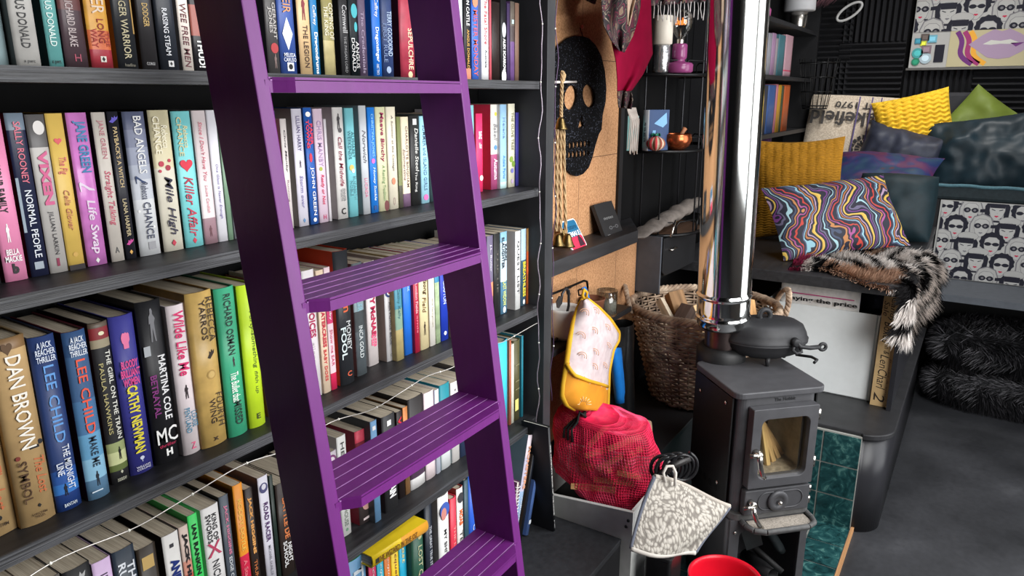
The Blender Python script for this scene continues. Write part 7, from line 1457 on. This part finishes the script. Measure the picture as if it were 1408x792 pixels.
lx = solve(lambda X: px((X, 1.03, 2.06))[0], 1058, 3.4, 5.4)
pb_ = thing('pink_bottle', 'small pink bottle on top of the far bookcase beside the flue', 'bottle', (lx, 1.05, 2.032))
MB().lathe([(0, 0), (.026, 0), (.028, .04), (.012, .062), (.011, .08), (.014, .082), (.014, .098), (0, .1)], 20).build('bottle', mat((190, 90, 150), .3), pb_)
# wire basket and ring in the dim corner
wb_ = thing('wire_hanging_basket', 'thin black wire basket standing in the dim corner by the foam wall', 'basket', on_x(1120, 150, 4.95))
m = MB()
for k_ in range(4): m.tube([((.075 + .012 * k_) * cos(a), (.075 + .012 * k_) * sin(a), .02 + .085 * k_) for a in [2 * pi * i / 28 for i in range(28)]], .003, 5, closed=True)
for j in range(10): m.tube([(.07 * cos(2 * pi * j / 10), .07 * sin(2 * pi * j / 10), 0), (.115 * cos(2 * pi * j / 10), .115 * sin(2 * pi * j / 10), .30)], .0025, 5)
m.build('wires', mat((26, 26, 27), .4, .3), wb_)
MB().lathe([(0, 0), (.072, 0), (.072, .006), (0, .006)], 28).build('base', BLACK, wb_)
rg = on_x(1168, 16, 5.15); o = MB().tube([Vector((.0 + .01 * cos(a), -.066 * cos(a), .04 * sin(a) - .035 * cos(a) * -1)) for a in [2 * pi * i / 36 for i in range(36)]], .008, 10, closed=True).build('white_ring', mat((190, 190, 188), .5), loc=rg); tag(o, 'white ring hanging against the foam wall', 'ring')
for i in range(1):
    pc_ = on_x(1140, 0, 5.0); o = thing('pink_feathery_cloth', 'tips of a dusty pink fringed cloth hanging at the top of the far corner', 'cloth', pc_); m = MB()
    for j in range(26): m.tube([Vector((.02 * (j % 3), .10 - j * .008, .12)), Vector((.01, .07 - j * .005 - .02, .03)), Vector((0, .075 - j * .004 + .01 * (j % 4), -.03 - .03 * ((j * 7) % 5) / 5 + j * .001))], [.004, .003, .001], 5)
    m.build('fringe', mat((110, 76, 84), .9, var=.2), o)

# ================================================================== FAIRY LIGHT WIRES
def wire(name, label, pts, rad=.001, mt=None, beads=True):
    base_ = Vector(pts[0]); o = thing(name, label, 'string light', base_)
    MB().tube([Vector(p) - base_ for p in pts], rad, 6).build('wire', mt or mat((206, 202, 196), .35, .4), o)
    if beads:
        m = MB()
        for i in range(4, len(pts) - 2, 6): m.lathe([(0, -.003), (.0025, -.001), (.0025, .001), (0, .003)], 8, M=Matrix.Translation(Vector(pts[i]) - base_))
        m.build('lamp_beads', mat((226, 224, 214), .3), o)
pp = []
for i in range(90):
    t = i / 89; X = .10 + 1.58 * t; sag = -.004 + .006 * sin(t * 40) - .010 * (1 - abs(2 * ((t * 2.5) % 1) - 1)); pp.append((X, .992 - .003 * sin(t * 60), SC - .030 + sag + .0 * t))
wire('fairy_lights', 'fine white fairy light wire slung along the edge of the third shelf', pp)
pp = [(1.672 + .004 * sin(i * 1.3) + .003 * sin(i * .37), .988 + .003 * cos(i * .9), 2.2 - i * .0235) for i in range(74)]
wire('fairy_lights', 'fine silver fairy light wire down the left side of the bookcase post', pp, .0016, mat((150, 140, 150), .3, .6))
pp = [(1.727 + .003 * sin(i * 1.1) + .004 * sin(i * .4), .975 + .003 * cos(i * .8), 2.2 - i * .024) for i in range(60)]
wire('fairy_lights', 'fine violet fairy light wire down the right side of the bookcase post', pp, .0013, mat((84, 66, 92), .35, .4))
fit_texts()
